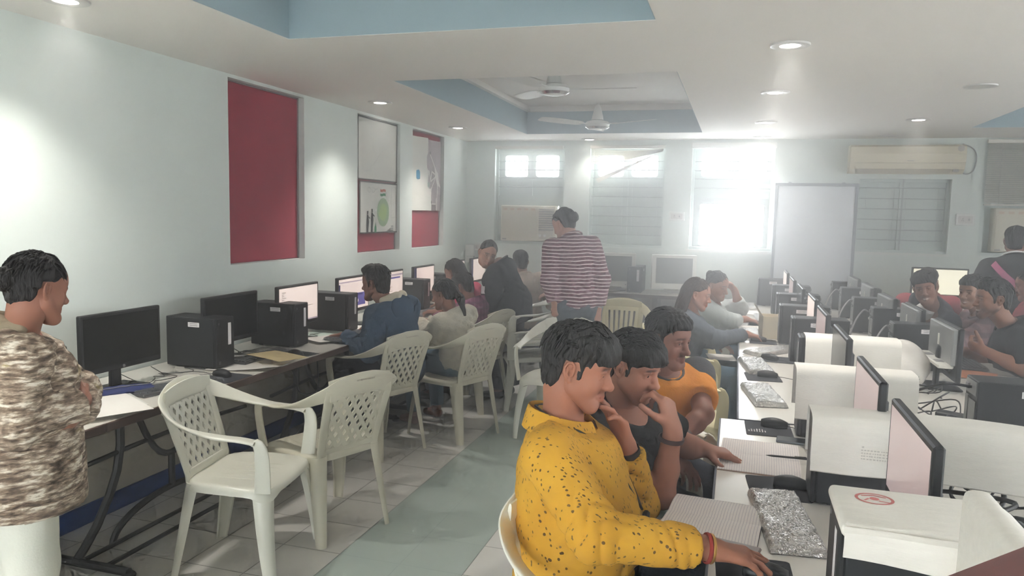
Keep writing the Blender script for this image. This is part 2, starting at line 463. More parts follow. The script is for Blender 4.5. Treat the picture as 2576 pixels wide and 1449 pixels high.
for k, (a, b, c, d) in enumerate(fill_fwin):  # added fill windows in the front wall, out of view
    w = window(6 + k); fr = MB()
    for p0, p1 in (((a, c), (a + .05, d)), ((b - .05, c), (b, d)), ((a, c), (b, c + .05)), ((a, d - .05), (b, d)), (((a + b) / 2 - .02, c), ((a + b) / 2 + .02, d))): fr.b2((p0[0], YF - .12, p0[1]), (p1[0], YF - .06, p1[1]))
    obj('window_frame', fr, m_shut, w); g = MB(); g.b2((a, YF - .10, c), (b, YF - .096, d)); obj('pane', g, m_glass, w)
    l = bpy.data.lights.new('window_portal', 'AREA'); l.shape = 'RECTANGLE'; l.size = b - a; l.size_y = d - c; l.cycles.is_portal = True
    o = bpy.data.objects.new('window_portal', l); COL.objects.link(o); o.location = ((a + b) / 2, YF - .14, (c + d) / 2); o.rotation_euler = (PI / 2, 0, 0)
for k, (a, b, c, d) in enumerate(fill_rwin):  # added fill windows in the right wall, out of view
    w = window(9 + k); fr = MB()
    for p0, p1 in (((a, c), (a + .05, d)), ((b - .05, c), (b, d)), ((a, c), (b, c + .05)), ((a, d - .05), (b, d)), (((a + b) / 2 - .02, c), ((a + b) / 2 + .02, d))): fr.b2((XR + .06, p0[0], p0[1]), (XR + .12, p1[0], p1[1]))
    obj('window_frame', fr, m_shut, w); g = MB(); g.b2((XR + .10, a, c), (XR + .104, b, d)); obj('pane', g, m_glass, w)
    l = bpy.data.lights.new('window_portal', 'AREA'); l.shape = 'RECTANGLE'; l.size = d - c; l.size_y = b - a; l.cycles.is_portal = True
    o = bpy.data.objects.new('window_portal', l); COL.objects.link(o); o.location = (XR + .14, (a + b) / 2, (c + d) / 2); o.rotation_euler = (0, PI / 2, 0)
# recessed downlights
m_lamp = mat('lamp_lens', (255, 250, 240), .4, emit=((255, 248, 238), 14.0))
m_off = mat('lamp_lens_unlit', (214, 212, 206), .4)
m_ring = mat('lamp_ring', (214, 212, 208), .4)
def downlight(x, y, on, label):
    r = thing('ceiling_downlight', label, 'ceiling light', (x, y, ZC), 0, 'round downlights in the ceiling')
    mb = MB(); mb.lathe([(.062, -.001), (.095, -.001), (.092, -.009), (.070, -.012), (.062, -.008)], n=28); obj('rim', mb, m_ring, r, smooth=True)
    mb = MB(); mb.lathe([(.0005, -.012), (.03, -.011), (.062, -.006), (.063, -.002)], n=24); obj('lens', mb, m_lamp if on else m_off, r, smooth=True)
    if on:
        l = bpy.data.lights.new('downlight_bulb', 'SPOT'); l.energy = LAMP * on; l.spot_size = math.radians(108); l.spot_blend = 1.0; l.shadow_soft_size = .06; l.color = (1, .955, .89)
        o = bpy.data.objects.new('downlight_bulb', l); COL.objects.link(o); o.location = (x, y, ZC - .03)
lamps = [(-2.74, 2.53, 1, 'lit downlight cut off by the top edge, at far upper left'), (-2.74, 5.40, 1, 'lit downlight over the left wall between the maroon board and drawings'),
 (-2.74, 7.1, 1, 'lit downlight over the left wall near the far left corner'), (-1.64, 8.34, .25, 'lit downlight close to the back wall left of the middle'),
 (.2, 3.95, 1, 'largest and nearest lit downlight in the right ceiling row'), (.195, 5.37, 1, 'second lit downlight in the right ceiling row'), (.193, 7.0, 1, 'third lit downlight in the right ceiling row'),
 (.194, 8.25, .3, 'dim downlight above the window with the big opening'), (1.385, 6.95, 1, 'lit downlight above the split air conditioner side'), (1.39, 5.32, 0, 'unlit downlight near the right edge'),
 (1.37, 8.22, 0, 'unlit downlight above the split air conditioner'),
 (-2.74, .6, 1, ''), (-2.74, -1.4, 1, ''), (.2, -1.2, 1, ''), (1.39, -1.2, 1, ''), (3.9, 6.9, 1, ''), (4.2, 3.9, 1, ''), (4.2, .8, 1, '')]  # unlabelled ones are assumed, unseen lamps added to light the room
for x, y, on, lb in lamps:
    downlight(x, y, on, lb or 'assumed lit round downlight, added outside the picture')

# even scattering volume added to stand in for veiling glare from the windows
m_glare_haze = bpy.data.materials.new('room_glare_haze'); m_glare_haze.use_nodes = True
nt = m_glare_haze.node_tree; nt.nodes.clear()
vo = nt.nodes.new('ShaderNodeOutputMaterial'); vs = nt.nodes.new('ShaderNodeVolumeScatter')
vs.inputs['Density'].default_value = HAZE; vs.inputs['Anisotropy'].default_value = GLARE_HAZE_G; vs.inputs['Color'].default_value = (1, 1, 1, 1)
nt.links.new(vs.outputs[0], vo.inputs['Volume'])
mb = MB(); mb.b2((XL - .02, YF + .01, .0005), (XR - .01, YB + .09, ZC + .31)); hz = obj('glare_haze', mb, m_glare_haze); tag(hz, 'thin even veil added through the whole room, standing in for window glare', 'glare_haze', kind='stuff')
# ================================================================ FURNITURE
m_lam = mat('white_laminate', (226, 222, 213), .19, var=.03, vscale=5, spec=.75)
m_edge = mat('brown_edge', (82, 62, 54), .5)
m_iron = mat('dark_iron', (52, 52, 50), .5, var=.2, vscale=20)
m_panel = mat('desk_panel', (92, 98, 110), .6)
# ---- left wall desks: laminate top on a bent-iron frame
def left_desk(cy, L, label):
    r = thing('computer_desk', label, 'desk', (-2.8, cy, 0), 0, 'desks along the left wall')
    W0, W1 = -.335, .335
    mb = MB(); mb.b2((W0, -L / 2 + .002, .725), (W1, L / 2 - .002, .75), bev=.002); obj('tabletop', mb, m_lam, r)
    mb = MB(); mb.b2((W1, -L / 2 + .002, .712), (W1 + .012, L / 2 - .002, .7495), bev=.003); mb.b2((W0, -L / 2 + .002, .712), (W1, -L / 2 + .012, .724)); mb.b2((W0, L / 2 - .012, .712), (W1, L / 2 - .002, .724)); obj('edge_band', mb, m_edge, r)
    for s in (-1, 1):
        mb = MB(); pts = [(0, s * .34, .715), (0, s * .335, .62), (0, s * .335, .50), (0, s * .36, .38), (0, s * .41, .27), (0, s * .49, .15), (0, s * .56, .075), (0, s * .60, .04)]
        mb.tube(pts, .020, 8); obj('leg', mb, m_iron, r, smooth=True)
        mb = MB(); mb.tube([(-.30, s * .60, .028), (.29, s * .60, .028)], .020, 8); mb.lathe([(.001, 0), (.026, 0), (.03, .02), (.02, .03)], (.29, s * .60, 0), 10); mb.lathe([(.001, 0), (.026, 0), (.03, .02), (.02, .03)], (-.30, s * .60, 0), 10); obj('foot_bar', mb, m_iron, r, smooth=True)
        mb = MB(); mb.tube([(W0 + .03, s * .34, .708), (W1 - .03, s * .34, .708)], .014, 6); obj('support_bar', mb, m_iron, r, smooth=True)
    mb = MB(); mb.tube([(0, .26 * math.sin(a), .72 - .36 * (1 - abs(math.sin(a)) ** 2.2)) for a in [PI * (k / 20 - .5) for k in range(21)]], .016, 8); obj('upper_arch', mb, m_iron, r, smooth=True)
    mb = MB(); mb.tube([(0, .40 * math.sin(a), .02 + .16 * math.cos(a)) for a in [PI * (k / 20 - .5) for k in range(21)]], .016, 8); obj('lower_arch', mb, m_iron, r, smooth=True)
    mb = MB(); mb.tube([(0, 0, .36), (0, 0, .18)], .017, 8); obj('post', mb, m_iron, r, smooth=True)
    mb = MB(); mb.tube([(0, -.62, .455), (0, -.3, .47), (0, 0, .475), (0, .3, .47), (0, .62, .455)], .012, 8); obj('stretcher', mb, m_iron, r, smooth=True)
    for x in (.04, .18):
        mb = MB(); mb.tube([(x, -.60, .045), (x, .60, .045)], .011, 8); obj('floor_rail', mb, m_iron, r, smooth=True)
    return r
left_desk(1.64, 1.5, 'left wall desk beside the woman in the mottled jacket, cut off by the frame')
left_desk(3.14, 1.5, 'left wall desk with the two dark screens, behind the two empty chairs')
left_desk(4.64, 1.5, 'left wall desk used by the man in the blue hoodie')
left_desk(6.14, 1.5, 'left wall desk behind the girl in the beige sweater')
left_desk(7.66, 1.5, 'left wall desk furthest away, in the far left corner')
# ---- right hand double row of desks
def row_desk(x0, x1, y0, y1, label, side):
    r = thing('computer_desk', label, 'desk', ((x0 + x1) / 2, (y0 + y1) / 2, 0), 0, 'desks of the right double row')
    w, l = (x1 - x0) / 2, (y1 - y0) / 2
    mb = MB(); mb.b2((-w, -l + .002, .722), (w, l - .002, .75), bev=.002); obj('tabletop', mb, m_lam, r)
    mb = MB(); e = -w if side < 0 else w
    mb.b2((e - .006, -l + .001, .715), (e + .006, l - .001, .7492)); mb.b2((-w, -l - .004, .715), (w, -l + .004, .7492)); mb.b2((-w, l - .004, .715), (w, l + .002, .7492)); obj('edge_band', mb, m_panel, r)
    for s in (-1, 1):
        mb = MB(); mb.b2((-w + .05, s * (l - .04) - .012, 0), (w - .03, s * (l - .04) + .012, .722)); obj('leg', mb, m_panel, r)
    mb = MB(); q = -side * (w - .05); mb.b2((q - .01, -l + .05, .25), (q + .01, l - .05, .715)); obj('modesty_panel', mb, m_panel, r)
    return r
row_desk(-.03, .79, 1.25, 3.43, 'desk under the open notebooks, nearest in the right double row', -1)
row_desk(.046, .80, 3.45, 5.05, 'desk holding the row of foil wrapped keyboards, past the gap', -1)
row_desk(.05, .80, 5.06, 6.70, 'desk where the girl with long hair rests her mouse hand', -1)
row_desk(.05, .80, 6.71, 8.30, 'desk at the far end of the row, in front of the whiteboard', -1)
row_desk(.81, 1.66, 1.25, 3.45, 'desk strewn with black cables at the right edge', 1)
row_desk(.81, 1.64, 3.46, 5.05, 'desk in front of the laughing man in the black shirt', 1)
row_desk(.81, 1.63, 5.06, 6.70, 'desk in front of the smiling student with the white collar', 1)
row_desk(.81, 1.62, 6.71, 8.30, 'desk at the far end behind the glare-tinted backs of monitors', 1)
# ---- desk under the back windows
def back_desk(x0, x1, label):
    r = thing('long_table', label, 'table', ((x0 + x1) / 2, 8.2, 0)); w = (x1 - x0) / 2
    mb = MB(); mb.b2((-w, -.29, .80), (w, .27, .83), bev=.004); obj('tabletop', mb, mat('old_laminate', (206, 202, 190), .4), r)
    mb = MB(); mb.b2((-w, -.298, .79), (w, -.29, .826)); obj('edge_band', mb, m_edge, r)
    for x in (-w + .05, .18, w - .05):
        for y in (-.24, .22):
            mb = MB(); mb.b2((x - .025, y - .025, 0), (x + .025, y + .025, .80)); obj('leg', mb, mat('table_leg', (104, 98, 92), .6), r)
    mb = MB(); mb.b2((-w + .05, .2, .3), (w - .05, .22, .79)); obj('back_panel', mb, mat('table_panel', (150, 142, 134), .7), r)
back_desk(-1.85, -.12, 'long table under the back windows with old white monitors')
back_desk(1.55, 2.9, 'table at the back right behind the crowd of students')

# ---- moulded plastic armchairs
m_pl = mat('white_plastic', (226, 225, 212), .3, var=.04, vscale=4, bump=.02, bscale=30)
m_pl2 = mat('worn_plastic', (212, 207, 188), .36, var=.10, vscale=7, bump=.03, bscale=50)
m_pl3 = mat('cream_plastic', (228, 218, 176), .34, var=.05, vscale=5)
def bez(pts, n):
    """Catmull-Rom through points"""
    P = [Vector(p) for p in pts]; out = []
    for i in range(len(P) - 1):
        p0 = P[i - 1] if i else P[0] * 2 - P[1]; p3 = P[i + 2] if i + 2 < len(P) else P[-1] * 2 - P[-2]
        for k in range(n):
            t = k / n
            out.append(.5 * ((2 * P[i]) + (-p0 + P[i + 1]) * t + (2 * p0 - 5 * P[i] + 4 * P[i + 1] - p3) * t * t + (-p0 + 3 * P[i] - 3 * P[i + 1] + p3) * t ** 3))
    out.append(P[-1]); return out
def yb(z):   # backrest curve: y of the back surface at height z
    return -.185 - .115 * ((z - .43) / .37) ** 1.1 if z > .43 else -.185
def make_chair(m, style='lattice'):
    r = thing('plastic_armchair', 'white plastic armchair', 'chair')
    # seat: dished top, rounded edge and apron
    def outl(f):
        a = 2 * PI * f; ca, sa = math.cos(a), math.sin(a); p = 4.5
        x = math.copysign(abs(ca) ** (2 / p), ca); y = math.copysign(abs(sa) ** (2 / p), sa)
        w = .235 + .035 * (y + 1) / 2 - .02
        return x * w, .205 * y + .01
    N = 44; mb = MB(); rings = []
    for s, z in ((.02, -.013), (.3, -.013), (.6, -.011), (.85, -.004), (.95, 0), (1.0, -.006), (1.02, -.02)):
        rings.append([(outl(k / N)[0] * s, outl(k / N)[1] * s + .0, .432 + z - (.012 * max(0, outl(k / N)[1]) / .2 if s > .9 else 0)) for k in range(N)])
    ap = []; ap2 = []
    for k in range(N):
        x, y = outl(k / N); corner = min(1, (abs(x) / .24)) * min(1, abs(y) / .20)
        dz = .035 + .05 * max(0, corner - .6) / .4
        ap.append((x * 1.03, y * 1.03, .43 - dz)); ap2.append((x * 1.0, y * 1.0, .43 - dz))
    rings += [ap, ap2, [(x * .97, y * .97, .41) for x, y in (outl(k / N) for k in range(N))], [(x * .3, y * .3, .408) for x, y in (outl(k / N) for k in range(N))]]
    mb.loft(rings); 
    for k in range(7):   # ribs moulded along the seat
        x = -.15 + .05 * k; mb.b2((x - .003, -.14, .4185), (x + .003, .13, .4215))
    obj('seat', mb, m, r, smooth=True, angle=50)
    # legs: tapered angle section
    for sx in (-1, 1):
        for sy in (-1, 1):
            mb = MB(); rings = []
            for k in range(9):
                f = k / 8; z = .418 * (1 - f)
                cx = sx * (.195 + .05 * f + .012 * math.sin(PI * f)) if sy > 0 else sx * (.17 + .03 * f)
                cy = sy * (.165 + .055 * f) if sy > 0 else -.165 - .075 * f
                R = .05 * (1 - f) + .027 * f; ring = []
                a0 = math.atan2(sy, sx)
                for q in range(8): a = a0 + (-1.25 + 2.5 * q / 7); ring.append((cx + R * math.cos(a) - sx * R * .35, cy + R * math.sin(a) - sy * R * .35, z))
                for q in range(7, -1, -1): a = a0 + (-1.25 + 2.5 * q / 7); ring.append((cx + (R - .008) * math.cos(a) - sx * R * .35, cy + (R - .008) * math.sin(a) - sy * R * .35, z))
                rings.append(ring)
            mb.loft(rings); obj('leg', mb, m, r, smooth=True, angle=60)
    # arm band: from the top rail, down and forward, then a vertical front post
    for s in (-1, 1):
        path = bez([(-s * .015, yb(.785) - .013, .776), (s * .055, yb(.785) - .012, .775), (s * .13, yb(.785) - .004, .764), (s * .208, -.262, .730), (s * .258, -.165, .685), (s * .268, -.03, .655), (s * .266, .10, .645), (s * .262, .165, .635)], 5)
        W = []; n = len(path)
        for i, p in enumerate(path):
            f = i / (n - 1); t = ((path[min(i + 1, n - 1)] - path[max(i - 1, 0)]).normalized())
            ang = math.radians(8 + 80 * min(1, max(0, (f - .28) / .45)))       # vertical band turns to a flat arm
            side = Vector((0, 0, 1)).cross(t).normalized() * -s; upv = t.cross(side).normalized() * -s
            if upv.z < 0: upv = -upv
            wv = upv * math.cos(ang) + side * math.sin(ang); tv = t.cross(wv).normalized()
            hw = .054 - .024 * min(1, max(0, (f - .12) / .5)); W.append((p, wv * hw, tv * .0075))
        mb = MB(); mb.ribbon(W, 14, 3)
        post = bez([(s * .262, .15, .641), (s * .262, .178, .625), (s * .258, .188, .58), (s * .248, .186, .50), (s * .236, .18, .415)], 4)
        mb.ribbon([(p, Vector((0, .026 + .010 * i / len(post), 0)) if i > 3 else Vector((0, .022, .012)), Vector((.008, 0, 0))) for i, p in enumerate(post)], 12, 3)
        obj('armrest', mb, m, r, smooth=True, angle=60)
    # backrest: side bars, bottom bar and pierced panel
    mb = MB()
    for s in (-1, 1):
        pth = [(s * (.155 + .025 * f), yb(.40 + .36 * f), .40 + .36 * f) for f in [k / 8 for k in range(9)]]
        mb.ribbon([(Vector(p), Vector((.024, 0, 0)), Vector((0, .0085, 0))) for p in pth], 12, 3)
    mb.ribbon([((x, yb(.445), .445), (0, 0, .02), (0, .008, 0)) for x in (-.16, -.05, .05, .16)], 10, 3)
    mb.ribbon([((.18 * f, yb(.75) - .010 * (1 - f * f), .752 + .018 * (1 - f * f)), (0, .006, .050), (0, .0075, -.001)) for f in [k / 6 - 1 for k in range(13)]], 12, 3)
    bm = bmesh.new()
    def hw(z): return .140 + .025 * (z - .45) / .28
    if style == 'lattice':
        cw, ch = .050, .074
        for i in range(-8, 9):
            for j in range(-2, 13):
                cx, cz = (i + (j % 2) * .5) * cw, .45 + j * ch / 2
                if abs(cx) > .2 or cz > .78: continue
                hi = .50
                o = [bm.verts.new((cx + dx * cw / 2, 0, cz + dz * ch / 2)) for dx, dz in ((1, 0), (0, 1), (-1, 0), (0, -1))]
                inn = [bm.verts.new((cx + dx * cw / 2 * hi, 0, cz + dz * ch / 2 * hi)) for dx, dz in ((1, 0), (0, 1), (-1, 0), (0, -1))]
                for k in range(4): bm.faces.new((o[k], o[(k + 1) % 4], inn[(k + 1) % 4], inn[k]))
        bmesh.ops.remove_doubles(bm, verts=bm.verts, dist=1e-5)
        for co, no in (((0, 0, .45), (0, 0, -1)), ((0, 0, .735), (0, 0, 1)), ((.140, 0, .45), (1, 0, -.09)), ((-.140, 0, .45), (-1, 0, -.09))):
            bmesh.ops.bisect_plane(bm, geom=list(bm.verts) + list(bm.edges) + list(bm.faces), plane_co=co, plane_no=no, clear_outer=True)
    else:
        for i in range(7):
            x0b, x1b = -.14 + .28 * i / 7 + .006, -.14 + .28 * (i + 1) / 7 - .006
            x0t, x1t = -.165 + .33 * i / 7 + .010, -.165 + .33 * (i + 1) / 7 - .010
            rows = [[bm.verts.new((a + (b - a) * f, 0, .45 + .285 * f)) for a, b in ((x0b, x0t), (x1b, x1t))] for f in [k / 6 for k in range(7)]]
            for k in range(6): bm.faces.new((rows[k][0], rows[k][1], rows[k + 1][1], rows[k + 1][0]))
        for z0, z1 in ((.44, .49), (.715, .75)):
            q = [bm.verts.new(p) for p in ((-hw(z0), 0, z0), (hw(z0), 0, z0), (hw(z1), 0, z1), (-hw(z1), 0, z1))]; bm.faces.new(q)
    geo = bmesh.ops.extrude_face_region(bm, geom=list(bm.faces))
    for v in geo['geom']:
        if isinstance(v, bmesh.types.BMVert): v.co.y += .007
    bm.verts.index_update()
    mb.add([(v.co.x, v.co.y + yb(v.co.z) - .0035 - .35 * (.03 - v.co.x ** 2) * 0.4, v.co.z) for v in bm.verts], [[v.index for v in f.verts] for f in bm.faces]); bm.free()
    obj('backrest', mb, m, r, smooth=True, angle=35)
    # worn stencil marks on the back of the top rail
    mk = MB(); rr = random.Random(4)
    for row, zz in ((0, .792), (1, .772)):
        x = -.05
        while x < .05:
            w = rr.uniform(.004, .010); mk.box((x, yb(zz) - .0225, zz), (w, .0006, rr.uniform(.005, .009))); x += w + .003
    obj('stencil_mark', mk, mat('faded_ink', (176, 166, 150), .8), r)
    r.scale = (1.04, 1.04, 1.04)
    return r
CH = {'new': Proto(make_chair(m_pl)), 'worn': Proto(make_chair(m_pl2)), 'slat': Proto(make_chair(m_pl3, 'slat'))}
gch = 'moulded plastic armchairs'
def chair(kind, x, y, facing_deg, label):
    return CH[kind].put((x, y, 0), math.radians(facing_deg - 90), label, gch)
chair('new', -2.12, 2.86, 10, 'glossy white plastic armchair, empty, nearest, turned with its back to the desk')
chair('worn', -2.02, 3.37, 157, 'worn plastic armchair, empty, second from the front, facing the desk')
chair('worn', -2.34, 4.60, 159, 'worn plastic armchair under the man in the blue hoodie')
chair('worn', -1.97, 5.13, 158, 'worn plastic armchair under the girl in the beige sweater')
chair('worn', -2.13, 5.92, 165, 'worn plastic armchair of the student in the purple checked shirt')
chair('new', -1.69, 6.17, 205, 'lower white plastic armchair of the stacked pair beside the woman in black')
st = chair('new', -1.69, 6.19, 205, 'upper white plastic armchair of the stacked pair beside the woman in black'); st.location.z = .135
chair('new', -1.24, 5.37, -92, 'plastic armchair whose back the striped-shirt person grips')
chair('slat', -1.02, 6.85, -88, 'cream slat-backed plastic armchair in front of the back table')
chair('new', -.235, 1.99, -26, 'plastic armchair under the man in the yellow shirt')
chair('new', -.33, 2.60, -6, 'plastic armchair under the man in the black T-shirt')
chair('new', -.34, 3.22, -20, 'plastic armchair under the man in the orange T-shirt')
chair('slat', -.26, 4.62, 8, 'cream plastic armchair, empty, just behind the orange T-shirt')
chair('slat', -.31, 5.53, 5, 'cream plastic armchair under the girl with long hair')
chair('new', -.24, 6.50, 0, 'plastic armchair under the student resting a hand on the head')
chair('new', 1.86, 5.31, 180, 'plastic armchair under the laughing man in the black shirt')

# maroon wooden rail in the near right corner
r = thing('lectern', 'dark maroon wooden lectern cut off by the lower right corner', 'lectern', (.363, .989, 0), math.radians(46.5))
m_wood = mat('maroon_wood', (112, 62, 60), .45, var=.25, vscale=3, stretch=(1, 14, 14))
mb = MB(); mb.b2((-.22, -.30, 1.205), (.22, .045, 1.25), bev=.008); obj('top_board', mb, m_wood, r)
mb = MB(); mb.b2((-.20, -.01, .02), (.20, .02, 1.205)); obj('front_board', mb, m_wood, r)
for s in (-1, 1):
    mb = MB(); mb.b2((s * .19 - .012, -.28, 0), (s * .19 + .012, -.01, 1.205)); obj('side_board', mb, m_wood, r)
# ================================================================ ELECTRONICS AND DESK CLUTTER
m_blk = mat('black_plastic', (28, 30, 33), .45, bump=.03, bscale=300)
m_cas = mat('case_black', (30, 33, 37), .5)
m_scr = mat('screen_off', (24, 27, 28), .25)
m_wht = mat('white_plastic_old', (224, 222, 214), .45)
m_grey = mat('glare_grey', (150, 152, 152), .25)  # pale tone paints window glare onto the black monitor backs
m_lbl = mat('paper_label', (232, 228, 230), .7)
m_ink = mat('print_grey', (140, 138, 140), .8)
def em(name, c, s): return mat(name, c, .3, emit=(c, s))
m_on = em('screen_white', (255, 236, 226), .5); m_onp = em('screen_purple', (98, 92, 160), .45); m_onl = em('screen_line', (190, 176, 190), .35); m_onw = em('screen_cream', (255, 250, 225), .75); m_pink = em('screen_pink', (214, 192, 190), .22); m_ond = em('screen_navy', (40, 44, 92), .35)
def make_monitor(kind, white=False, w=.495, h=.285):
    """screen faces +X, origin on the table under the stand"""
    m = m_wht if white else m_blk
    r = thing('monitor', 'monitor', 'monitor'); zc = .245
    if white: zc = .215
    mb = MB(); mb.box((0, 0, zc), (.026, w, h), bev=.005); mb.box((-.022, 0, zc - .02), (.03, w * .62, h * .62), bev=.012)
    obj('housing', mb, m_blk if white else m, r)
    if white:
        mb = MB(); mb.box((-.026, 0, zc + .04), (.028, w * .97, h * .68), bev=.006); obj('glare_cover', mb, m_grey, r)
    mats = [m_scr if kind in ('off', 'back') else m_on if kind != 'pink' else m_pink, m_onl, m_onp, m_ink, m_ond]
    mb = MB(); x = .0135; bz = .016
    def q(y0, y1, z0, z1, mi, k=1):
        mb.cur = mi; xx = x + .0004 * k; mb.add([(xx, y0, z0), (xx, y1, z0), (xx, y1, z1), (xx, y0, z1)], [(0, 1, 2, 3)])
    a, b, c, d = -w / 2 + bz, w / 2 - bz, zc - h / 2 + bz + .012, zc + h / 2 - bz
    q(a, b, c, d, 0, 0)
    rr = random.Random(kind)
    if kind == 'doc':
        for k in range(9): q(a + .03, a + .03 + rr.uniform(.02, .06), d - .03 - .012 * k, d - .027 - .012 * k, 3)
        q(a + .1, b - .06, c + .10, c + .103, 3); q(a, b, c, c + .01, 1)
    if kind == 'web':
        q(a, b, d - .03, d - .02, 1); q(a, a + .02, c, d - .04, 4); q(a + .18, b - .05, c + .02, c + .12, 2); q(a + .17, b - .09, c + .10, c + .115, 4)
        for k in range(2): mb.cur = 0; mb.add([(x + .0008, a + .24 + .05 * k + .012 * math.cos(t_), c + .06 + .014 * math.sin(t_)) for t_ in [2 * PI * i / 10 for i in range(10)]], [tuple(range(10))])
        for k in range(4): q(a + .04, a + .3, d - .05 - .012 * k, d - .048 - .012 * k, 1)
    if kind == 'app':
        q(a, b, d - .035, d - .02, 1); q(a + .12, b - .05, d - .06, d - .045, 2)
        for k in range(5): q(a + .10, a + .10 + rr.uniform(.05, .2), d - .09 - .02 * k, d - .086 - .02 * k, 3)
    if kind == 'split':
        q(a, a + .05, c, d, 4); q(a + .22, a + .224, c, d, 1)
        for k in range(6): q(a + .07, a + .2, d - .04 - .018 * k, d - .037 - .018 * k, 1)
    obj('screen', mb, mats, r)
    if kind != 'back' and not white:
        mb = MB(); mb.lathe([(.0001, 0), (.008, 0), (.008, .0008), (.0001, .001)], n=12, M=Matrix.Translation((.0132, 0, zc - h / 2 + .012)) @ Matrix.Rotation(PI / 2, 4, 'Y')); obj('logo', mb, m_ink, r)
    mb = MB(); mb.ribbon([((-.045, 0, .012), (0, .035, 0), (.012, 0, 0)), ((-.045, 0, .10), (0, .033, 0), (.011, 0, 0)), ((-.038, 0, .19), (0, .045, 0), (.012, 0, 0)), ((-.028, 0, .24), (0, .05, 0), (.01, 0, 0))], 12, 4); obj('stand_neck', mb, m_blk, r, smooth=True)
    mb = MB(); mb.box((-.02, 0, .006), (.17, .225, .012), bev=.004); obj('stand_base', mb, m_blk, r)
    if white:   # paper labels, and a connector shelf paled for glare like the cover
        mb = MB(); mb.box((-.058, 0, zc - .062), (.075, w * .93, .022), bev=.005); obj('connector_shelf', mb, m, r)
        for yy in (-.12, .1):
            mb = MB(); mb.box((-.066, yy, zc - .0495), (.04, .07, .002)); obj('label', mb, m_ink, r)
        mb = MB(); mb.box((-.042, .02, zc + .05), (.004, .02, .06)); obj('logo', mb, m_wht, r)
    return r
def make_tower(side, rear=False):
    """front faces +X; paper labels on the side given by the sign of y"""
    r = thing('computer_tower', 'tower', 'computer')
    D, W, H = .335, .155, .285
    mb = MB(); mb.box((-.008, 0, .008 + (H - .008) / 2), (D - .016, W, H - .008), bev=.004)
    for x in (-.1, .1):
        for y in (-.055, .055): mb.box((x, y, .004), (.03, .014, .008))
    obj('case', mb, m_cas, r)
    mb = MB(); mb.box((D / 2 - .008, 0, .008 + (H - .008) / 2), (.018, W + .002, H - .006), bev=.006); obj('front_panel', mb, m_blk, r)
    mb = MB(); mb.box((D / 2 + .0012, .035, .19), (.001, .026, .125)); obj('sticker', mb, m_lbl, r)
    mb = MB(); mb.box((D / 2 + .0012, -.05, .035), (.001, .016, .018)); mb.lathe([(.0001, 0), (.006, 0), (.006, .001), (.0001, .001)], n=10, M=Matrix.Translation((D / 2 + .001, -.055, .255)) @ Matrix.Rotation(PI / 2, 4, 'Y')); obj('badge', mb, m_ink, r)
    mb = MB(); mb.box((.02, side * (W / 2 + .0006), .245), (.075, .001, .026)); obj('label', mb, m_lbl, r)
    mb = MB()
    for k in range(2): mb.box((.02, side * (W / 2 + .0012), .251 - .01 * k), (.05, .0006, .003))
    obj('label_print', mb, m_ink, r)
    # back: power supply, fan grille and sockets
    mb = MB(); x = -D / 2 - .0015
    mb.box((x, 0, .25), (.003, .13, .055)); mb.box((x, -.02, .15), (.003, .085, .1)); mb.box((x, .05, .15), (.004, .035, .12)); mb.box((x, 0, .055), (.003, .13, .07))
    obj('rear_panel', mb, mat('zinc', (150, 152, 150), .35, metal=.6), r)
    for p, d in (((x - .003, -.03, .05), (.008, .05, .03)), ((x - .004, .03, .25), (.012, .03, .022))):
        mb = MB(); mb.box(p, d); obj('plug', mb, m_ink, r)
    return r
TW = {'n': Proto(make_tower(-1)), 'p': Proto(make_tower(1))}
MO = {k: None for k in ()}
def monitor(kind, x, y, rz_deg, z, label, white=False, group=None):
    key = (kind, white)
    if key not in MO: MO[key] = Proto(make_monitor(kind, white))
    return MO[key].put((x, y, z), math.radians(rz_deg), label, group)
def tower(side, x, y, rz_deg, z, label, group):
    return TW[side].put((x, y, z), math.radians(rz_deg), label, group)
Z = .7502
gL, gT = 'monitors along the left wall', 'computer towers along the left wall'
monitor('off', -2.865, 2.895, 0, Z, 'black monitor with a dark screen nearest the woman in the mottled jacket', group=gL)
monitor('off', -2.865, 3.72, 0, Z, 'black monitor with a dark screen between the first two towers', group=gL)
monitor('doc', -2.865, 4.425, 0, Z, 'monitor showing a white page, left of the man in the blue hoodie', group=gL)
monitor('web', -2.865, 5.19, 0, Z, 'monitor with a purple window, straight before the blue hoodie', group=gL)
monitor('app', -2.865, 5.84, 0, Z, 'monitor half hidden behind the head of the blue hoodie man', group=gL)
monitor('split', -2.865, 6.56, 0, Z, 'monitor with a split page in front of the red-clothed girl', group=gL)
monitor('doc', -2.865, 7.42, 0, Z, 'monitor mostly hidden behind the girl with loose dark hair', group=gL)
monitor('split', -2.865, 8.12, 0, Z, 'monitor beside the face of the woman in black, far corner', group=gL)
tower('n', -2.93, 2.42, 0, Z, 'black tower half hidden by the woman in the mottled jacket', gT)
tower('n', -2.89, 3.487, 0, Z, 'black tower between the two dark screens', gT)
tower('n', -2.875, 4.23, 0, Z, 'black tower between the dark screen and the white page screen', gT)
tower('n', -2.875, 4.91, 0, Z, 'black tower right of the white page screen', gT)
tower('n', -2.865, 6.27, 0, Z, 'black tower right of the blue hoodie man', gT)
tower('n', -2.93, 6.96, 0, Z, 'black tower behind the red-clothed girl', gT)
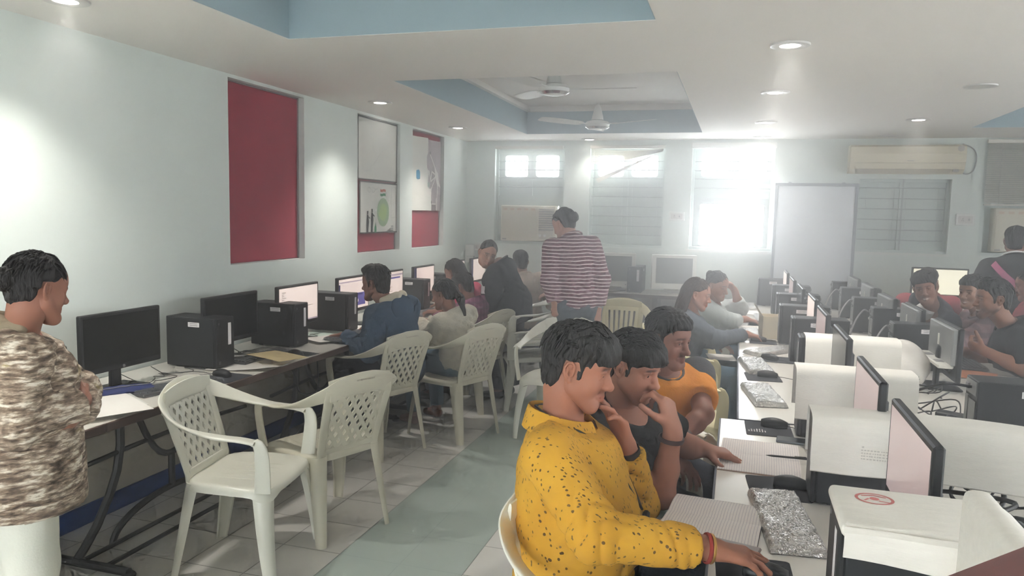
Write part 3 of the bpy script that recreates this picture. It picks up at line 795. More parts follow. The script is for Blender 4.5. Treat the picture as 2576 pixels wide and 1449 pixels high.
# right double row, left side: users sit on the left, screens face left
gA, gAT = 'monitors facing left in the double row', 'towers of the left side of the double row'
am = [(.47, 2.125, 'pink', 'monitor with a pale pink screen seen edge-on, nearest unwrapped one'), (.475, 2.835, 'pink', 'monitor seen edge-on behind the sheet with the red oval'), (.495, 3.75, 'off', 'grey monitor seen edge-on in front of the third draped sheet'),
      (.50, 4.60, 'pink', 'monitor seen edge-on with pinkish screen past the draped sheets'), (.515, 5.40, 'doc', 'monitor seen edge-on level with the wrapped keyboard by the cream folder'), (.50, 6.19, 'off', 'monitor fourth from the far end of the left side'),
      (.49, 6.98, 'pink', 'monitor second from the far end of the left side'), (.49, 7.88, 'doc', 'monitor at the far end of the left side near the whiteboard')]
for x, y, k, lb in am: monitor(k, x, y, 180, Z, lb, group=gA)
at = [(.40, 1.69, 'tower in the foreground under the thick white foam pack'), (.43, 2.545, 'tower under the wide sheet that runs to the right edge'), (.445, 3.31, 'tower under the sheet printed with a red oval'), (.51, 4.24, 'tower under the furthest draped sheet'),
      (.525, 5.03, 'tower with two paper labels just behind the furthest sheet'), (.49, 5.74, 'tall-looking tower beside the cream folder, with two labels'), (.51, 6.62, 'tower third from the far end of the left side'), (.51, 7.47, 'tower second from the far end of the left side'), (.40, 8.2, 'tower at the far end below the whiteboard')]
for x, y, lb in at: tower('p', x, y, 180, Z, lb, gAT)
# right side of the double row: screens face right, black backs towards us tinted pale for window glare
gB, gBT = 'monitors turned away in the double row', 'towers of the right side of the double row'
bm_ = [(1.135, 4.555, 'monitor with glare-tinted back, nearest, beside the man in the black shirt'), (1.14, 5.40, 'monitor with glare-tinted back, second nearest, before the smiling student'), (1.10, 6.06, 'monitor with glare-tinted back, third from the front'), (1.12, 6.99, 'monitor with glare-tinted back, fourth from the front'), (1.12, 7.85, 'monitor with glare-tinted back, at the far end')]
for x, y, lb in bm_: monitor('back', x, y, 0, Z, lb, True, gB)
bt = [(1.10, 3.345, 'black tower at the right edge with a pink-white label'), (1.11, 5.05, 'tower behind the crumpled white bag'), (1.13, 5.89, 'tower behind the second monitor with glare-tinted back'), (1.10, 6.60, 'tower behind the third monitor with glare-tinted back'), (1.12, 7.52, 'tower behind the fourth monitor with glare-tinted back'), (1.12, 8.18, 'tower furthest away on the right side')]
for x, y, lb in bt: tower('n', x, y, 0, Z, lb, gBT)
# back table: old white tube monitors and a tower
def make_tube():
    r = thing('tube_monitor', 'tube monitor', 'monitor')
    m = m_wht; w, h = .46, .36
    mb = MB(); mb.loft([[(sx * w / 2 * k, y, .06 + h / 2 + sz * h / 2 * kz) for sx, sz in ((-1, -1), (1, -1), (1, 1), (-1, 1))] for y, k, kz in ((-.19, 1, 1), (-.10, 1, 1), (-.02, .88, .92), (.14, .6, .66), (.17, .56, .6))]); obj('housing', mb, m, r)
    mb = MB(); P = []
    for i in range(7):
        P.append([(-.19 + .38 * j / 6, -.1925 - .010 * (1 - (2 * j / 6 - 1) ** 2) * (1 - (2 * i / 6 - 1) ** 2), .06 + .06 + .27 * i / 6) for j in range(7)])
    mb.grid(P); obj('screen', mb, mat('tube_glass', (128, 130, 126), .25), r, smooth=True)
    mb = MB(); mb.lathe([(.001, 0), (.13, 0), (.13, .012), (.08, .03), (.07, .06), (.001, .06)], n=20); obj('stand_base', mb, m, r, smooth=True)
    mb = MB(); mb.box((.17, -.193, .085), (.018, .006, .012)); mb.box((.13, -.193, .085), (.012, .006, .012)); obj('button', mb, m_ink, r)
    return r
pt = Proto(make_tube()); gt = 'old white tube monitors on the back table'
pt.put((-1.28, 8.19, .8303), math.radians(6), 'old white tube monitor left of the small tower, partly behind the striped shirt', gt)
pt.put((-.66, 8.19, .8303), math.radians(12), 'old white tube monitor right of the small tower on the back table', gt)
tower('p', -1.03, 8.14, -90, .8303, 'small grey tower with a white sticker between the tube monitors', 'towers on the back table')
r = MO[('doc', False)].put((1.90, 8.1, .8303 + .0), math.radians(-90), 'bright cream screen on the back table behind the smiling student', None)
for ch in list(r.children):
    if ch.name.startswith('screen'):
        me = ch.data.copy(); ch.data = me; me.materials[0] = m_onw; me.materials[1] = m_onw; me.materials[3] = m_onw
# ---------------------------------------------------------------- keyboards in crinkled film, mice, mats
def crinkle_mat(name, col, metal, rough, alpha=None):
    m = bpy.data.materials.new(name); t = NT(m); t.b.inputs['Base Color'].default_value = lin(col); t.b.inputs['Metallic'].default_value = metal; t.b.inputs['Roughness'].default_value = rough
    v = t.n('ShaderNodeTexVoronoi', feature='DISTANCE_TO_EDGE'); v.inputs['Scale'].default_value = 38
    w = t.n('ShaderNodeMapping'); w.inputs['Scale'].default_value = (1, .45, 1); t.link(t.coord(), w.inputs[0])
    nz = t.noise(14, 4); ad = t.n('ShaderNodeVectorMath', operation='ADD'); t.link(w.outputs[0], ad.inputs[0]); t.link(nz, ad.inputs[1]); t.link(ad.outputs[0], v.inputs['Vector'])
    t.bump(t.math('ADD', t.math('MULTIPLY', v.outputs['Distance'], .8), t.math('MULTIPLY', t.noise(50, 2), .5)), .8, .008)
    if alpha: t.b.inputs['Alpha'].default_value = alpha
    return m
m_foil = crinkle_mat('crinkled_film', (214, 211, 207), .92, .16)
m_film = crinkle_mat('clear_film', (170, 172, 176), .5, .18, .42)
def crumple(mb, amp, seed, keepz=None):
    r_ = random.Random(seed)
    ph = [(r_.uniform(-1, 1), r_.uniform(-1, 1), r_.uniform(55, 150), r_.uniform(0, 6), r_.uniform(20, 60)) for _ in range(9)]
    for i, (x, y, z) in enumerate(mb.v):
        d = 0
        for a, b, f, c, w in ph:
            l = math.hypot(a, b); sn = math.sin(f * (a * x + b * y) / l + c + 2.2 * math.sin(w * (b * x - a * y) + c)); d += (1 - 2 * abs(sn) ** .6) * (.5 + .5 * math.sin(w * 1.3 * (x + y) + c))
        d *= amp / 4
        if z > .006: mb.v[i] = (x + d * .3, y + d * .2, z + d)
    return mb
def make_keyboard(foil):
    """long axis along y, keys facing up"""
    r = thing('keyboard', 'keyboard', 'keyboard')
    mb = MB(); mb.box((0, 0, .009), (.142, .437, .016), bev=.004); obj('body', mb, m_blk, r)
    mb = MB()
    for i in range(5):
        for j in range(18): mb.box((-.052 + .025 * i, -.2 + .0235 * j, .0195), (.019, .0185, .006))
    k = obj('keys', mb, m_cas, r)
    mb = MB(); nx, ny = 34, 96; rows = []
    for i in range(ny + 1):
        y = -.225 + .45 * i / ny; row = []
        for j in range(nx + 1):
            x = -.078 + .156 * j / nx; e = min(1, (.078 - abs(x)) / .012, (.225 - abs(y)) / .012)
            row.append((x, y, .003 + .0255 * max(0, e) ** .5))
        rows.append(row)
    mb.grid(rows); crumple(mb, .0042, 3 if foil else 5)
    obj('plastic_wrap', mb, m_foil if foil else m_film, r, smooth=True, angle=180)
    return r
KB = {True: Proto(make_keyboard(True)), False: Proto(make_keyboard(False))}
gk = 'keyboards still in plastic wrap'
def keyboard(foil, x, y, rz, z, label): KB[foil].put((x, y, z), math.radians(rz), label, gk)
keyboard(False, -2.635, 3.0, -15 , Z, 'wrapped dark keyboard in front of the nearest dark screen')
keyboard(False, -2.70, 3.80, -8, Z, 'wrapped keyboard behind the loose papers, by the second dark screen')
keyboard(False, -2.56, 4.62, -6, Z + .012, 'wrapped keyboard under the hands of the blue hoodie man')
keyboard(False, -2.60, 5.40, -4, Z, 'wrapped keyboard before the girl in the beige sweater')
keyboard(False, -2.60, 6.05, 0, Z, 'wrapped keyboard before the purple checked shirt')
keyboard(True, .178, 2.285, 7, Z, 'foil wrapped keyboard nearest, overlapping the lower open notebook')
keyboard(True, .385, 2.88, 4, Z, 'foil wrapped keyboard standing out behind the notebook with the pen')
keyboard(True, .165, 3.93, 9, Z, 'foil wrapped keyboard just past the gap between the desks')
keyboard(True, .15, 4.70, 8, Z, 'foil wrapped keyboard second past the gap, next to a mouse on its mat')
keyboard(True, .27, 5.30, -38, Z, 'foil wrapped keyboard lying askew past the second mat')
keyboard(True, .13, 6.05, 2, Z, 'foil wrapped keyboard under the wrist of the girl with long hair')
keyboard(True, .27, 7.05, 4, Z, 'foil wrapped keyboard by the stretched arm near the cream carton')
keyboard(True, .16, 7.95, 0, Z, 'foil wrapped keyboard at the far end of the left side')
keyboard(False, 1.44, 5.35, 180, Z, 'dark wrapped keyboard on the right side before the laughing man')
def make_mouse():
    r = thing('computer_mouse', 'mouse', 'mouse'); mb = MB(); rings = []
    for i in range(13):
        f = i / 12; x = -.055 + .11 * f; w = .031 * (math.sin(PI * (.08 + .84 * f)) ** .45) * (1 - .08 * f); h = .012 + .024 * math.sin(PI * min(1, (.12 + .72 * (1 - f)))) 
        rings.append([(x, w * math.cos(a), .004 + (h if math.sin(a) > 0 else .003) * math.copysign(abs(math.sin(a)) ** .8, math.sin(a))) for a in [2 * PI * k / 16 for k in range(16)]])
    mb.loft(rings); obj('body', mb, m_blk, r, smooth=True, angle=70)
    mb = MB(); mb.box((.026, 0, .0285), (.018, .006, .008), bev=.002); obj('scroll_wheel', mb, m_ink, r)
    mb = MB(); mb.tube(bez([(.054, 0, .008), (.09, .004, .004), (.15, -.012, .0025), (.21, .01, .0025)], 5), .0018, 5); obj('cable', mb, m_blk, r, smooth=True)
    return r
MOU = Proto(make_mouse()); gm = 'black computer mice'
def mouse(x, y, rz, z, label): MOU.put((x, y, z), math.radians(rz), label, gm)
def make_mat(text):
    r = thing('mouse_mat', 'mat', 'mouse mat'); mb = MB(); mb.prism([(x, y) for x, y in rrect(-.095, .095, -.11, .11, .012)], .0022); obj('mat', mb, mat('mat_cloth', (54, 56, 62), .85), r)
    if text:
        mb = MB(); r_ = random.Random(2)
        for k in range(7):
            L = r_.uniform(.03, .055) if 0 < k < 6 else .02
            y = -.06; 
            while y < -.06 + L:
                w = r_.uniform(.004, .01); mb.add([(-.085 + .011 * k, y, .0026), (-.08 + .011 * k, y, .0026), (-.08 + .011 * k, y + w, .0026), (-.085 + .011 * k, y + w, .0026)], [(0, 1, 2, 3)]); y += w + .0025
        obj('printed_text', mb, m_lbl, r)
    return r
MAT = {True: Proto(make_mat(True)), False: Proto(make_mat(False))}; gmm = 'black mouse mats'
def mmat(t, x, y, rz, z, label): MAT[t].put((x, y, z), math.radians(rz), label, gmm)
mmat(True, .172, 2.58, 5, Z, 'black mouse mat with white print above the lower notebook'); mouse(.215, 2.605, -6, Z + .0026, 'black mouse on the printed mat beside the foil keyboard')
mmat(True, .17, 3.315, 2, Z, 'black mouse mat with white print above the notebook with the pen'); mouse(.195, 3.36, -8, Z + .0026, 'black mouse on the mat at the end of the near desk')
mmat(False, .18, 4.42, 5, Z, 'black mouse mat under the second foil keyboard past the gap'); mouse(.205, 4.43, -5, Z + .0026, 'grey-black mouse leaning to the second foil keyboard')
mmat(False, .30, 5.02, -4, Z, 'black mouse mat under the keyboard lying askew'); mouse(.24, 5.00, -30, Z + .0026, 'black mouse touching the keyboard that lies askew')
mmat(False, .22, 5.72, 0, Z, 'black mouse mat under the hand of the girl with long hair')
mouse(.19, 5.73, 0, Z + .0026, 'black mouse under the hand of the girl with long hair')
mmat(False, .22, 6.62, 0, Z, 'black mouse mat under the pale-sleeved hand'); mouse(.19, 6.60, 0, Z + .0026, 'black mouse under the pale-sleeved hand')
mmat(False, .085, 1.90, 3, Z, 'black mouse mat under the hand of the yellow shirt man'); mouse(.11, 1.905, 0, Z + .0026, 'black mouse under the hand of the yellow shirt man')
mmat(False, -2.56, 3.27, 180, Z, 'black mouse mat jutting over the desk edge by the loose papers'); mouse(-2.595, 3.29, 170, Z + .0026, 'black mouse touching the loose papers on the left desk')
mmat(False, -2.575, 3.96, 172, Z, 'black mouse mat left of the blue hoodie man'); mouse(-2.56, 3.93, 165, Z + .0026, 'black mouse on the mat before the second tower')
mmat(False, 1.50, 4.85, 0, Z, 'grey mouse mat under the arms of the laughing man')

# ---------------------------------------------------------------- papers, notebooks, pen, phone
m_pap = mat('paper', (236, 232, 226), .8); m_page = bpy.data.materials.new('ruled_page'); t = NT(m_page)
sp = t.n('ShaderNodeSeparateXYZ'); t.link(t.coord(), sp.inputs[0]); fr = t.math('FRACT', t.math('MULTIPLY', sp.outputs[0], 118.0)); ln = t.math('LESS_THAN', fr, .14)
t.link(t.mix(ln, lin((230, 224, 220)), lin((176, 170, 182))), t.b.inputs['Base Color']); t.b.inputs['Roughness'].default_value = .8
def notebook(x, y, rz, L, W, label, curl=0.0):
    """open book: spine along local x, a page on each side in y"""
    r = thing('notebook', label, 'notebook', (x, y, Z), math.radians(rz), 'open ruled notebooks')
    mb = MB(); mb.b2((-L / 2, -W - .002, 0), (L / 2, W + .002, .003)); obj('cover', mb, mat('notebook_cover', (168, 132, 112), .6), r)
    for s in (-1, 1):
        mb = MB(); rows = []
        for i in range(11):
            v = W * i / 10; row = []
            for j in range(13):
                u = -L / 2 + L * j / 12
                z = .004 + .010 * math.sin(PI * min(1, v / W * .9 + .08)) ** .7
                if s < 0 and curl: q = max(0, (v / W - .35)) * max(0, (.5 - (u + L / 2) / L)); z += curl * q * q * 4
                row.append((u, s * v, z))
            rows.append(row)
        top = rows; mb.grid(top); mb.grid([[(u, v_, .003) for u, v_, z in row] for row in rows])
        ed = [rows[-1], [(u, v_, .003) for u, v_, z in rows[-1]]]; mb.grid(ed)
        for j in (0, 12): mb.grid([[row[j] for row in rows], [(row[j][0], row[j][1], .003) for row in rows]])
        obj('page', mb, m_page, r, smooth=True, angle=50)
    return r
notebook(.122, 2.90, -2, .285, .20, 'open ruled notebook with a dark pen across it, before the black T-shirt')
notebook(-.025, 2.235, -6, .272, .155, 'open ruled notebook with a curled corner beside the yellow shirt', .05)
r = thing('pen', 'dark ballpoint pen lying across the upper open notebook', 'pen', (.215, 2.885, Z + .0185), math.radians(3))
mb = MB(); mb.lathe([(.0006, -.072), (.003, -.058), (.0042, -.05), (.0042, .035)], n=10, M=Matrix.Rotation(PI / 2, 4, 'Y')); obj('barrel', mb, m_blk, r, smooth=True)
mb = MB(); mb.lathe([(.0046, .034), (.0048, .074), (.001, .076)], n=10, M=Matrix.Rotation(PI / 2, 4, 'Y')); mb.box((.05, 0, .006), (.04, .003, .0015)); obj('cap', mb, m_cas, r, smooth=True)
r = thing('mobile_phone', 'dark phone lying on the desk beside the draped tower', 'phone', (.27, 3.16, Z), math.radians(-6))
mb = MB(); mb.box((0, 0, .0045), (.15, .075, .009), bev=.0035); obj('body', mb, mat('phone_body', (112, 122, 130), .3), r)
mb = MB(); mb.box((0, 0, .0093), (.14, .068, .0006)); obj('screen', mb, m_scr, r)
r = thing('mobile_phone', 'phone in a worn clear case under the hand of the yellow shirt', 'phone', (.02, 2.045, Z), math.radians(-14))
mb = MB(); mb.box((0, 0, .005), (.16, .078, .010), bev=.004); obj('case', mb, mat('phone_case', (122, 112, 108), .3, var=.2, vscale=60), r)
mb = MB(); mb.box((.02, 0, .0105), (.05, .03, .001)); obj('sticker', mb, m_lbl, r)
def sheet(x, y, rz, w, l, z, label, m=None, wave=.004, seed=1, drop=0.0, name='paper_sheet', cat='paper', grp='loose papers'):
    o_ = MB(); r_ = random.Random(seed); ph = [r_.uniform(0, 6) for _ in range(4)]; rows = []
    for i in range(15):
        v = -l / 2 + l * i / 14; row = []
        for j in range(15):
            u = -w / 2 + w * j / 14
            zz = wave * (1 + .5 * math.sin(9 * u + ph[0]) + .5 * math.sin(11 * v + ph[1])) 
            if drop: zz += drop * max(0, (u / w + .2)) ** 2 * math.sin(8 * v + ph[2])
            row.append((u, v, zz))
        rows.append(row)
    o_.grid(rows); o_.grid([[(a, b, max(c - .0008, .0001)) for a, b, c in row] for row in rows])
    o = obj(name, o_, m or m_pap, None, smooth=True, angle=60); o.location = (x, y, z); o.rotation_euler = (0, 0, math.radians(rz))
    return tag(o, label, cat, grp)
sheet(-2.645, 3.62, 18, .40, .40, Z + .001, 'crumpled white paper spilling over the left desk edge', None, .012, 2, -.03)
sheet(-2.52, 3.68, -20, .32, .20, Z + .045, 'buff envelope lying on the crumpled white paper', mat('buff_paper', (196, 176, 132), .8), .004, 3)
sheet(-2.80, 4.66, 12, .30, .42, Z + .001, 'pale green printed sheet beside the hand of the blue hoodie man', mat('green_paper', (204, 222, 210), .8), .003, 4)
sheet(-2.66, 4.50, -25, .21, .30, Z + .014, 'white sheet under the fingers of the blue hoodie man', None, .004, 5)
sheet(-2.66, 5.02, 20, .22, .3, Z + .001, 'white sheet between the blue hoodie man and the purple screen', None, .012, 6)
sheet(-2.62, 2.55, 62, .28, .36, Z + .018, 'white folded chart overhanging the desk by the mottled jacket', None, .002, 7)
sheet(.16, 6.36, 4, .22, .30, Z + .001, 'white sheet beside the stretched bare arm', None, .003, 8)
sheet(.14, 7.45, 10, .22, .30, Z + .001, 'white sheet at the far end of the double row', None, .003, 9)
sheet(1.40, 4.98, -20, .21, .297, Z + .001, 'orange-printed leaflet on the desk of the laughing man', mat('orange_paper', (226, 150, 110), .7, var=.3, vscale=9), .003, 10)
sheet(-.07, 5.68, 8, .2, .28, .615, 'folded white papers in the lap of the girl with long hair', None, .006, 11)
r = thing('book', 'thick white book under the folded chart on the left desk', 'book', (-2.66, 2.62, Z), math.radians(60))
mb = MB(); mb.box((0, 0, .009), (.22, .30, .016)); obj('pages', mb, m_pap, r)
mb = MB(); mb.box((0, 0, .0005), (.226, .306, .001)); mb.box((0, 0, .0175), (.226, .306, .001)); mb.box((-.113, 0, .009), (.001, .306, .018)); obj('cover', mb, mat('book_cover', (206, 206, 200), .6), r)
# blue pouch
mb = MB(); rings = []
for i in range(13):
    f = i / 12; w = .055 * math.sin(PI * (.1 + .8 * f)) ** .4; h = .022 * math.sin(PI * (.08 + .84 * f)) ** .5
    rings.append([(-.15 + .30 * f, w * math.cos(a), .024 + h * math.sin(a) + .003 * math.sin(30 * f + 3 * a)) for a in [2 * PI * k / 16 for k in range(16)]])
mb.loft(rings); r = thing('pencil_pouch', 'dark blue soft pouch between the nearest dark screen and its keyboard', 'pouch', (-2.765, 2.77, Z + .0), math.radians(62)); obj('bag', mb, mat('blue_cloth', (40, 52, 104), .8, var=.2, vscale=20), r, smooth=True)
mb = MB(); mb.tube([(-.13, -.02, .044), (0, -.022, .047), (.13, -.02, .044)], .002, 5); obj('zip', mb, m_ink, r)

# ---------------------------------------------------------------- packing foam
m_foam = mat('packing_foam', (236, 232, 224), .6, var=.05, vscale=14, stretch=(1, 6, 6), bump=.15, bscale=60)
m_redink = mat('red_print', (206, 120, 116), .8); m_greyink = mat('grey_print', (196, 191, 184), .8)
def drape(x0, x1, yc, zt, hang_near, hang_far, label, wy=.172, mark=None, bow=0.0, sag=0.0):
    """foam sheet bent over a tower: section runs near edge - over the top - far edge"""
    prof = [(-wy / 2 - .012, -hang_near), (-wy / 2 - .008, -hang_near * .5), (-wy / 2 - .004, -.03), (-wy / 2 + .006, -.006), (-wy / 2 + .025, .002), (0, .004), (wy / 2 - .025, .002), (wy / 2 - .004, -.01), (wy / 2 + .004, -.04), (wy / 2 + .01, -hang_far)]
    mb = MB(); n = 18; A = []; B = []
    for i in range(n + 1):
        f = i / n; x = x0 + (x1 - x0) * f; ra = []; rb = []
        for k, (y, z) in enumerate(prof):
            wv = .006 * math.sin(7 * f * PI * .5 + k * .4) * (abs(z) / .15) + bow * (f - .5) ** 2 * (abs(z) / .1)
            dz = -sag * max(0, f - .45) ** 2
            ra.append((x, yc + y - wv, zt + z + .0045 + dz)); rb.append((x, yc + y * .965 - wv, zt + z + .0005 + dz))
        A.append(ra); B.append(rb)
    mb.grid(A); mb.grid(B)
    for rows in ([[r[0] for r in A], [r[0] for r in B]], [[r[-1] for r in A], [r[-1] for r in B]], [A[0], B[0]], [A[-1], B[-1]]): mb.grid(rows)
    r = thing('foam_sheet', label, 'packing foam', (0, 0, 0), 0, 'white packing foam sheets over the towers')
    obj('sheet', mb, m_foam, r, smooth=True, angle=50)
    return r
def oval_mark(r, M, m, sc=1.0, bird=True):
    mb = MB(); n = 36
    for a0, a1, R in ((.048, .040, 1.0),):
        mb.add([M @ Vector((a0 * sc * math.cos(2 * PI * k / n), a0 * sc * .86 * math.sin(2 * PI * k / n), 0)) for k in range(n)] + [M @ Vector((a1 * sc * math.cos(2 * PI * k / n), a1 * .86 * sc * math.sin(2 * PI * k / n), 0)) for k in range(n)], [(k, (k + 1) % n, n + (k + 1) % n, n + k) for k in range(n)])
    mb.add([M @ Vector((.012 * sc * math.cos(2 * PI * k / 12), .012 * sc * math.sin(2 * PI * k / 12), 0)) for k in range(12)], [tuple(range(12))])
    mb.add([M @ Vector((x * sc, y * sc, 0)) for x, y in ((-.03, .012), (0, .022), (.03, .012), (.03, .018), (0, .029), (-.03, .018))], [(0, 1, 4, 5), (1, 2, 3, 4)])
    mb.add([M @ Vector((x * sc, y * sc, 0)) for x, y in ((.008, -.016), (.034, -.022), (.034, -.017), (.010, -.010))], [(0, 1, 2, 3)])
    mb.add([M @ Vector((x * sc, y * sc, 0)) for x, y in ((-.012, -.004), (-.024, -.02), (-.029, -.017), (-.016, 0))], [(0, 1, 2, 3)])
    obj('printed_mark', mb, m, r)
TT = Z + .2855
r = drape(.255, 1.02, 2.545, TT, .17, .16, 'white foam sheet draped over a tower and running out past the right edge', sag=.08)
mb = MB(); r_ = random.Random(5)
for row in range(4):
    x = .40
    while x < .50 - .02 * (row % 2):
        w = r_.uniform(.003, .007); mb.box((x, 2.444, TT - .085 - .009 * row), (w, .001, .0035)); x += w + .003
mb.box((.402, 2.4435, TT - .075), (.006, .001, .006)); obj('printed_mark', mb, m_greyink, r)
r = drape(.262, .715, 3.31, TT, .20, .18, 'white foam sheet with a red oval print draped over a tower', bow=.02)
oval_mark(r, Matrix.Translation((.53, 3.2085, TT - .055)) @ Matrix.Rotation(PI / 2, 4, 'X') @ Matrix.Translation((0, 0, .004)), m_redink, .95)
r = drape(.372, .83, 4.24, TT, .20, .18, 'white foam sheet furthest from the camera, draped over a tower', bow=.03)
mb = MB(); n = 24
c_ = [(.045 * math.cos(2 * PI * k / n), .04 * math.sin(2 * PI * k / n)) for k in range(n)]; c2 = [(.04 * math.cos(2 * PI * k / n), .035 * math.sin(2 * PI * k / n)) for k in range(n)]
mb.add([(.56 + a, 4.1345, TT - .07 + b) for a, b in c_] + [(.56 + a, 4.1345, TT - .07 + b) for a, b in c2], [(k, (k + 1) % n, n + (k + 1) % n, n + k) for k in range(n)]); obj('printed_mark', mb, m_greyink, r)
# thick pack on the nearest tower
r = thing('foam_pack', 'thick white foam pack with a red oval print on the nearest tower', 'packing foam', (.39, 1.625, TT), 0, 'white packing foam sheets over the towers')
mb = MB(); rows = []
mb.box((-.005, .01, .016), (.325, .235, .03), bev=.012, seg=3); obj('pack', mb, m_foam, r, smooth=True)
mb = MB(); prof = [(-.115, .028), (-.125, .02), (-.128, .0), (-.122, -.03)]
mb.grid([[(-.165 + .30 * i / 8, y + .004 * math.sin(i), z - .02 * (i / 8) * (k == 3)) for k, (y, z) in enumerate(prof)] for i in range(9)]); obj('flap', mb, m_foam, r, smooth=True)
mb = MB(); mb.grid([[(.155 + .06 * k / 4 + .0 * i, -.10 + .21 * i / 6, .028 - .06 * (k / 4) ** 2) for k in range(5)] for i in range(7)]); obj('flap', mb, m_foam, r, smooth=True)
oval_mark(r, Matrix.Translation((-.085, .055, .0316)), m_redink, .8)
mb = MB()
for k in range(3): mb.box((.247 + .014 * k, 1.6115, TT - .0), (.012, .001, .014))
# wrapped monitor in the foreground
r = thing('monitor', 'monitor wrapped in a white foam bag in the near right corner', 'monitor', (.435, 1.31, Z), PI, gA)
mb = MB(); P = []
mb.box((0, 0, .26), (.05, .37, .33), bev=.018, seg=3)
for i, v in enumerate(mb.v): mb.v[i] = (v[0] + .004 * math.sin(25 * v[1] + 9 * v[2]), v[1], v[2])
obj('foam_bag', mb, m_foam, r, smooth=True)
mb = MB(); mb.ribbon([((.03, 0, .012), (0, .035, 0), (.012, 0, 0)), ((.03, 0, .12), (0, .033, 0), (.011, 0, 0))], 10, 4); obj('stand_neck', mb, m_blk, r)
mb = MB(); mb.box((.01, 0, .006), (.15, .2, .012), bev=.004); obj('stand_base', mb, m_blk, r)
# cream carton and crumpled bag
r = thing('carton', 'small cream open carton beside a tower with two labels', 'box', (.275, 5.98, Z), math.radians(8))
mb = MB(); mb.b2((-.07, -.09, 0), (.07, -.086, .17)); mb.b2((-.07, .086, 0), (.07, .09, .17)); mb.b2((-.07, -.09, 0), (-.066, .09, .17)); mb.b2((.066, -.09, 0), (.07, .09, .17)); mb.b2((-.07, -.09, 0), (.07, .09, .004)); obj('box', mb, mat('cream_card', (226, 214, 190), .7), r)
for s in (-1, 1):
    mb = MB(); mb.add([(s * .07, -.09, .17), (s * .07, .09, .17), (s * .12, .06, .25), (s * .12, -.06, .25)], [(0, 1, 2, 3)]); obj('flap', mb, MATS['cream_card'], r)
mb = MB(); mb.ell((0, 0, .12), (.135, .16, .13), n=26, m=18); r_ = random.Random(8); ph = [(r_.uniform(8, 34), r_.uniform(8, 34), r_.uniform(8, 34), r_.uniform(0, 6)) for _ in range(9)]
for i, (x, y, z) in enumerate(mb.v):
    d = 1 + .045 * sum(math.sin(a * x + b * y + c * z + e) for a, b, c, e in ph); k = .75 + .35 * max(0, (.2 - z) / .2)
    mb.v[i] = (x * d * k, y * d * k, max(0.001, z * (1 + .25 * (d - 1))))
o = obj('plastic_bag', mb, mat('thin_white_plastic', (232, 228, 222), .4, bump=.2, bscale=25), None, smooth=True, angle=25); o.location = (.92, 4.52, Z); tag(o, 'crumpled white plastic bag among the cables, before a monitor with glare-tinted back', 'plastic bag')

# ---------------------------------------------------------------- cables
gc = 'loose cables on the desks'
def cable(pts, rad, label, m=None):
    mb = MB(); mb.tube(bez(pts, 6), rad, 6); o = obj('cable', mb, m or m_blk, None, smooth=True, angle=180); tag(o, label, 'cable', gc); return o
r = thing('power_adapter', 'long black power adapter lying among the cables at the right', 'adapter', (1.02, 3.66, Z + .02), math.radians(-32))
mb = MB(); mb.box((0, 0, .018), (.26, .065, .036), bev=.006); obj('body', mb, m_cas, r)
mb = MB(); mb.box((.16, 0, .018), (.06, .03, .024), bev=.005); obj('plug', mb, m_blk, r)
lc = 'black cable looping among the monitors and towers of the double row'
r_ = random.Random(21)
for k in range(20):
    x0 = r_.uniform(.62, .84); y0 = r_.uniform(2.75, 4.3); L = r_.uniform(.3, .65); a = r_.uniform(-1.2, 1.6); z0 = Z + .006 + .003 * k
    pts = [(min(1.0, x0 + L * f * math.cos(a) + r_.uniform(-.07, .07)), y0 + L * f * math.sin(a) + r_.uniform(-.08, .08), z0 + (r_.uniform(0, .07) if 0 < f < 1 else 0)) for f in (0, .25, .5, .75, 1)]
    cable(pts, r_.choice((.003, .0035, .005)), lc)
for k in range(10):
    x0 = r_.uniform(.66, .84); y0 = r_.uniform(1.95, 2.75); z0 = Z + .01 + .004 * k
    pts = [(x0 + r_.uniform(-.1, .1), y0 + .13 * j - .25, z0 + (r_.uniform(.0, .1) if 0 < j < 4 else 0)) for j in range(5)]
    cable(pts, r_.choice((.004, .006, .0075)), 'thick black cable in the heap below the overhanging foam sheet')
for y in (5.05, 5.89, 6.60, 7.52):
    cable([(.935, y, 1.0), (.90, y - .04, 1.01), (.84, y - .14, .95), (.80, y - .22, .86), (.78, y - .28, .79)], .006, 'pale cable hanging from the back of a tower on the right side', m_ink)
cable([(.93, 3.34, 1.0), (.84, 3.36, 1.0), (.76, 3.5, .93), (.70, 3.62, .86), (.66, 3.75, .80)], .006, 'thick cable rising into the tower at the right edge')
cable([(.60, 7.5, .98), (.68, 7.3, .98), (.76, 7.0, .90), (.80, 6.8, .82)], .006, 'dark cable with a box plug at the far end of the double row')
for k, (y, lb) in enumerate(((2.98, 'thin black cables behind the nearest dark screen'), (3.06, 'thin black cables behind the nearest dark screen'), (3.80, 'thin black cable under the second dark screen'), (3.9, 'thin black cable under the second dark screen'), (4.5, 'thin black cable under the white page screen'), (3.25, 'thin black cables behind the nearest dark screen'))):
    pts = [(-2.96 + r_.uniform(-.03, .03), y - .08, Z + .05), (-2.90, y - .04, Z + .006)]
    for j in range(7): pts.append((-2.86 + r_.uniform(-.07, .09), y - .02 + .035 * j + r_.uniform(-.05, .05), Z + .004 + .012 * r_.random()))
    cable(pts, .0021, lb)
cable([(-2.70, 4.02, .71), (-2.62, 4.02, .60), (-2.60, 4.03, .5), (-2.58, 4.12, .47), (-2.57, 4.2, .5), (-2.6, 4.24, .68)], .004, 'black cable hanging in a loop below the left desk')

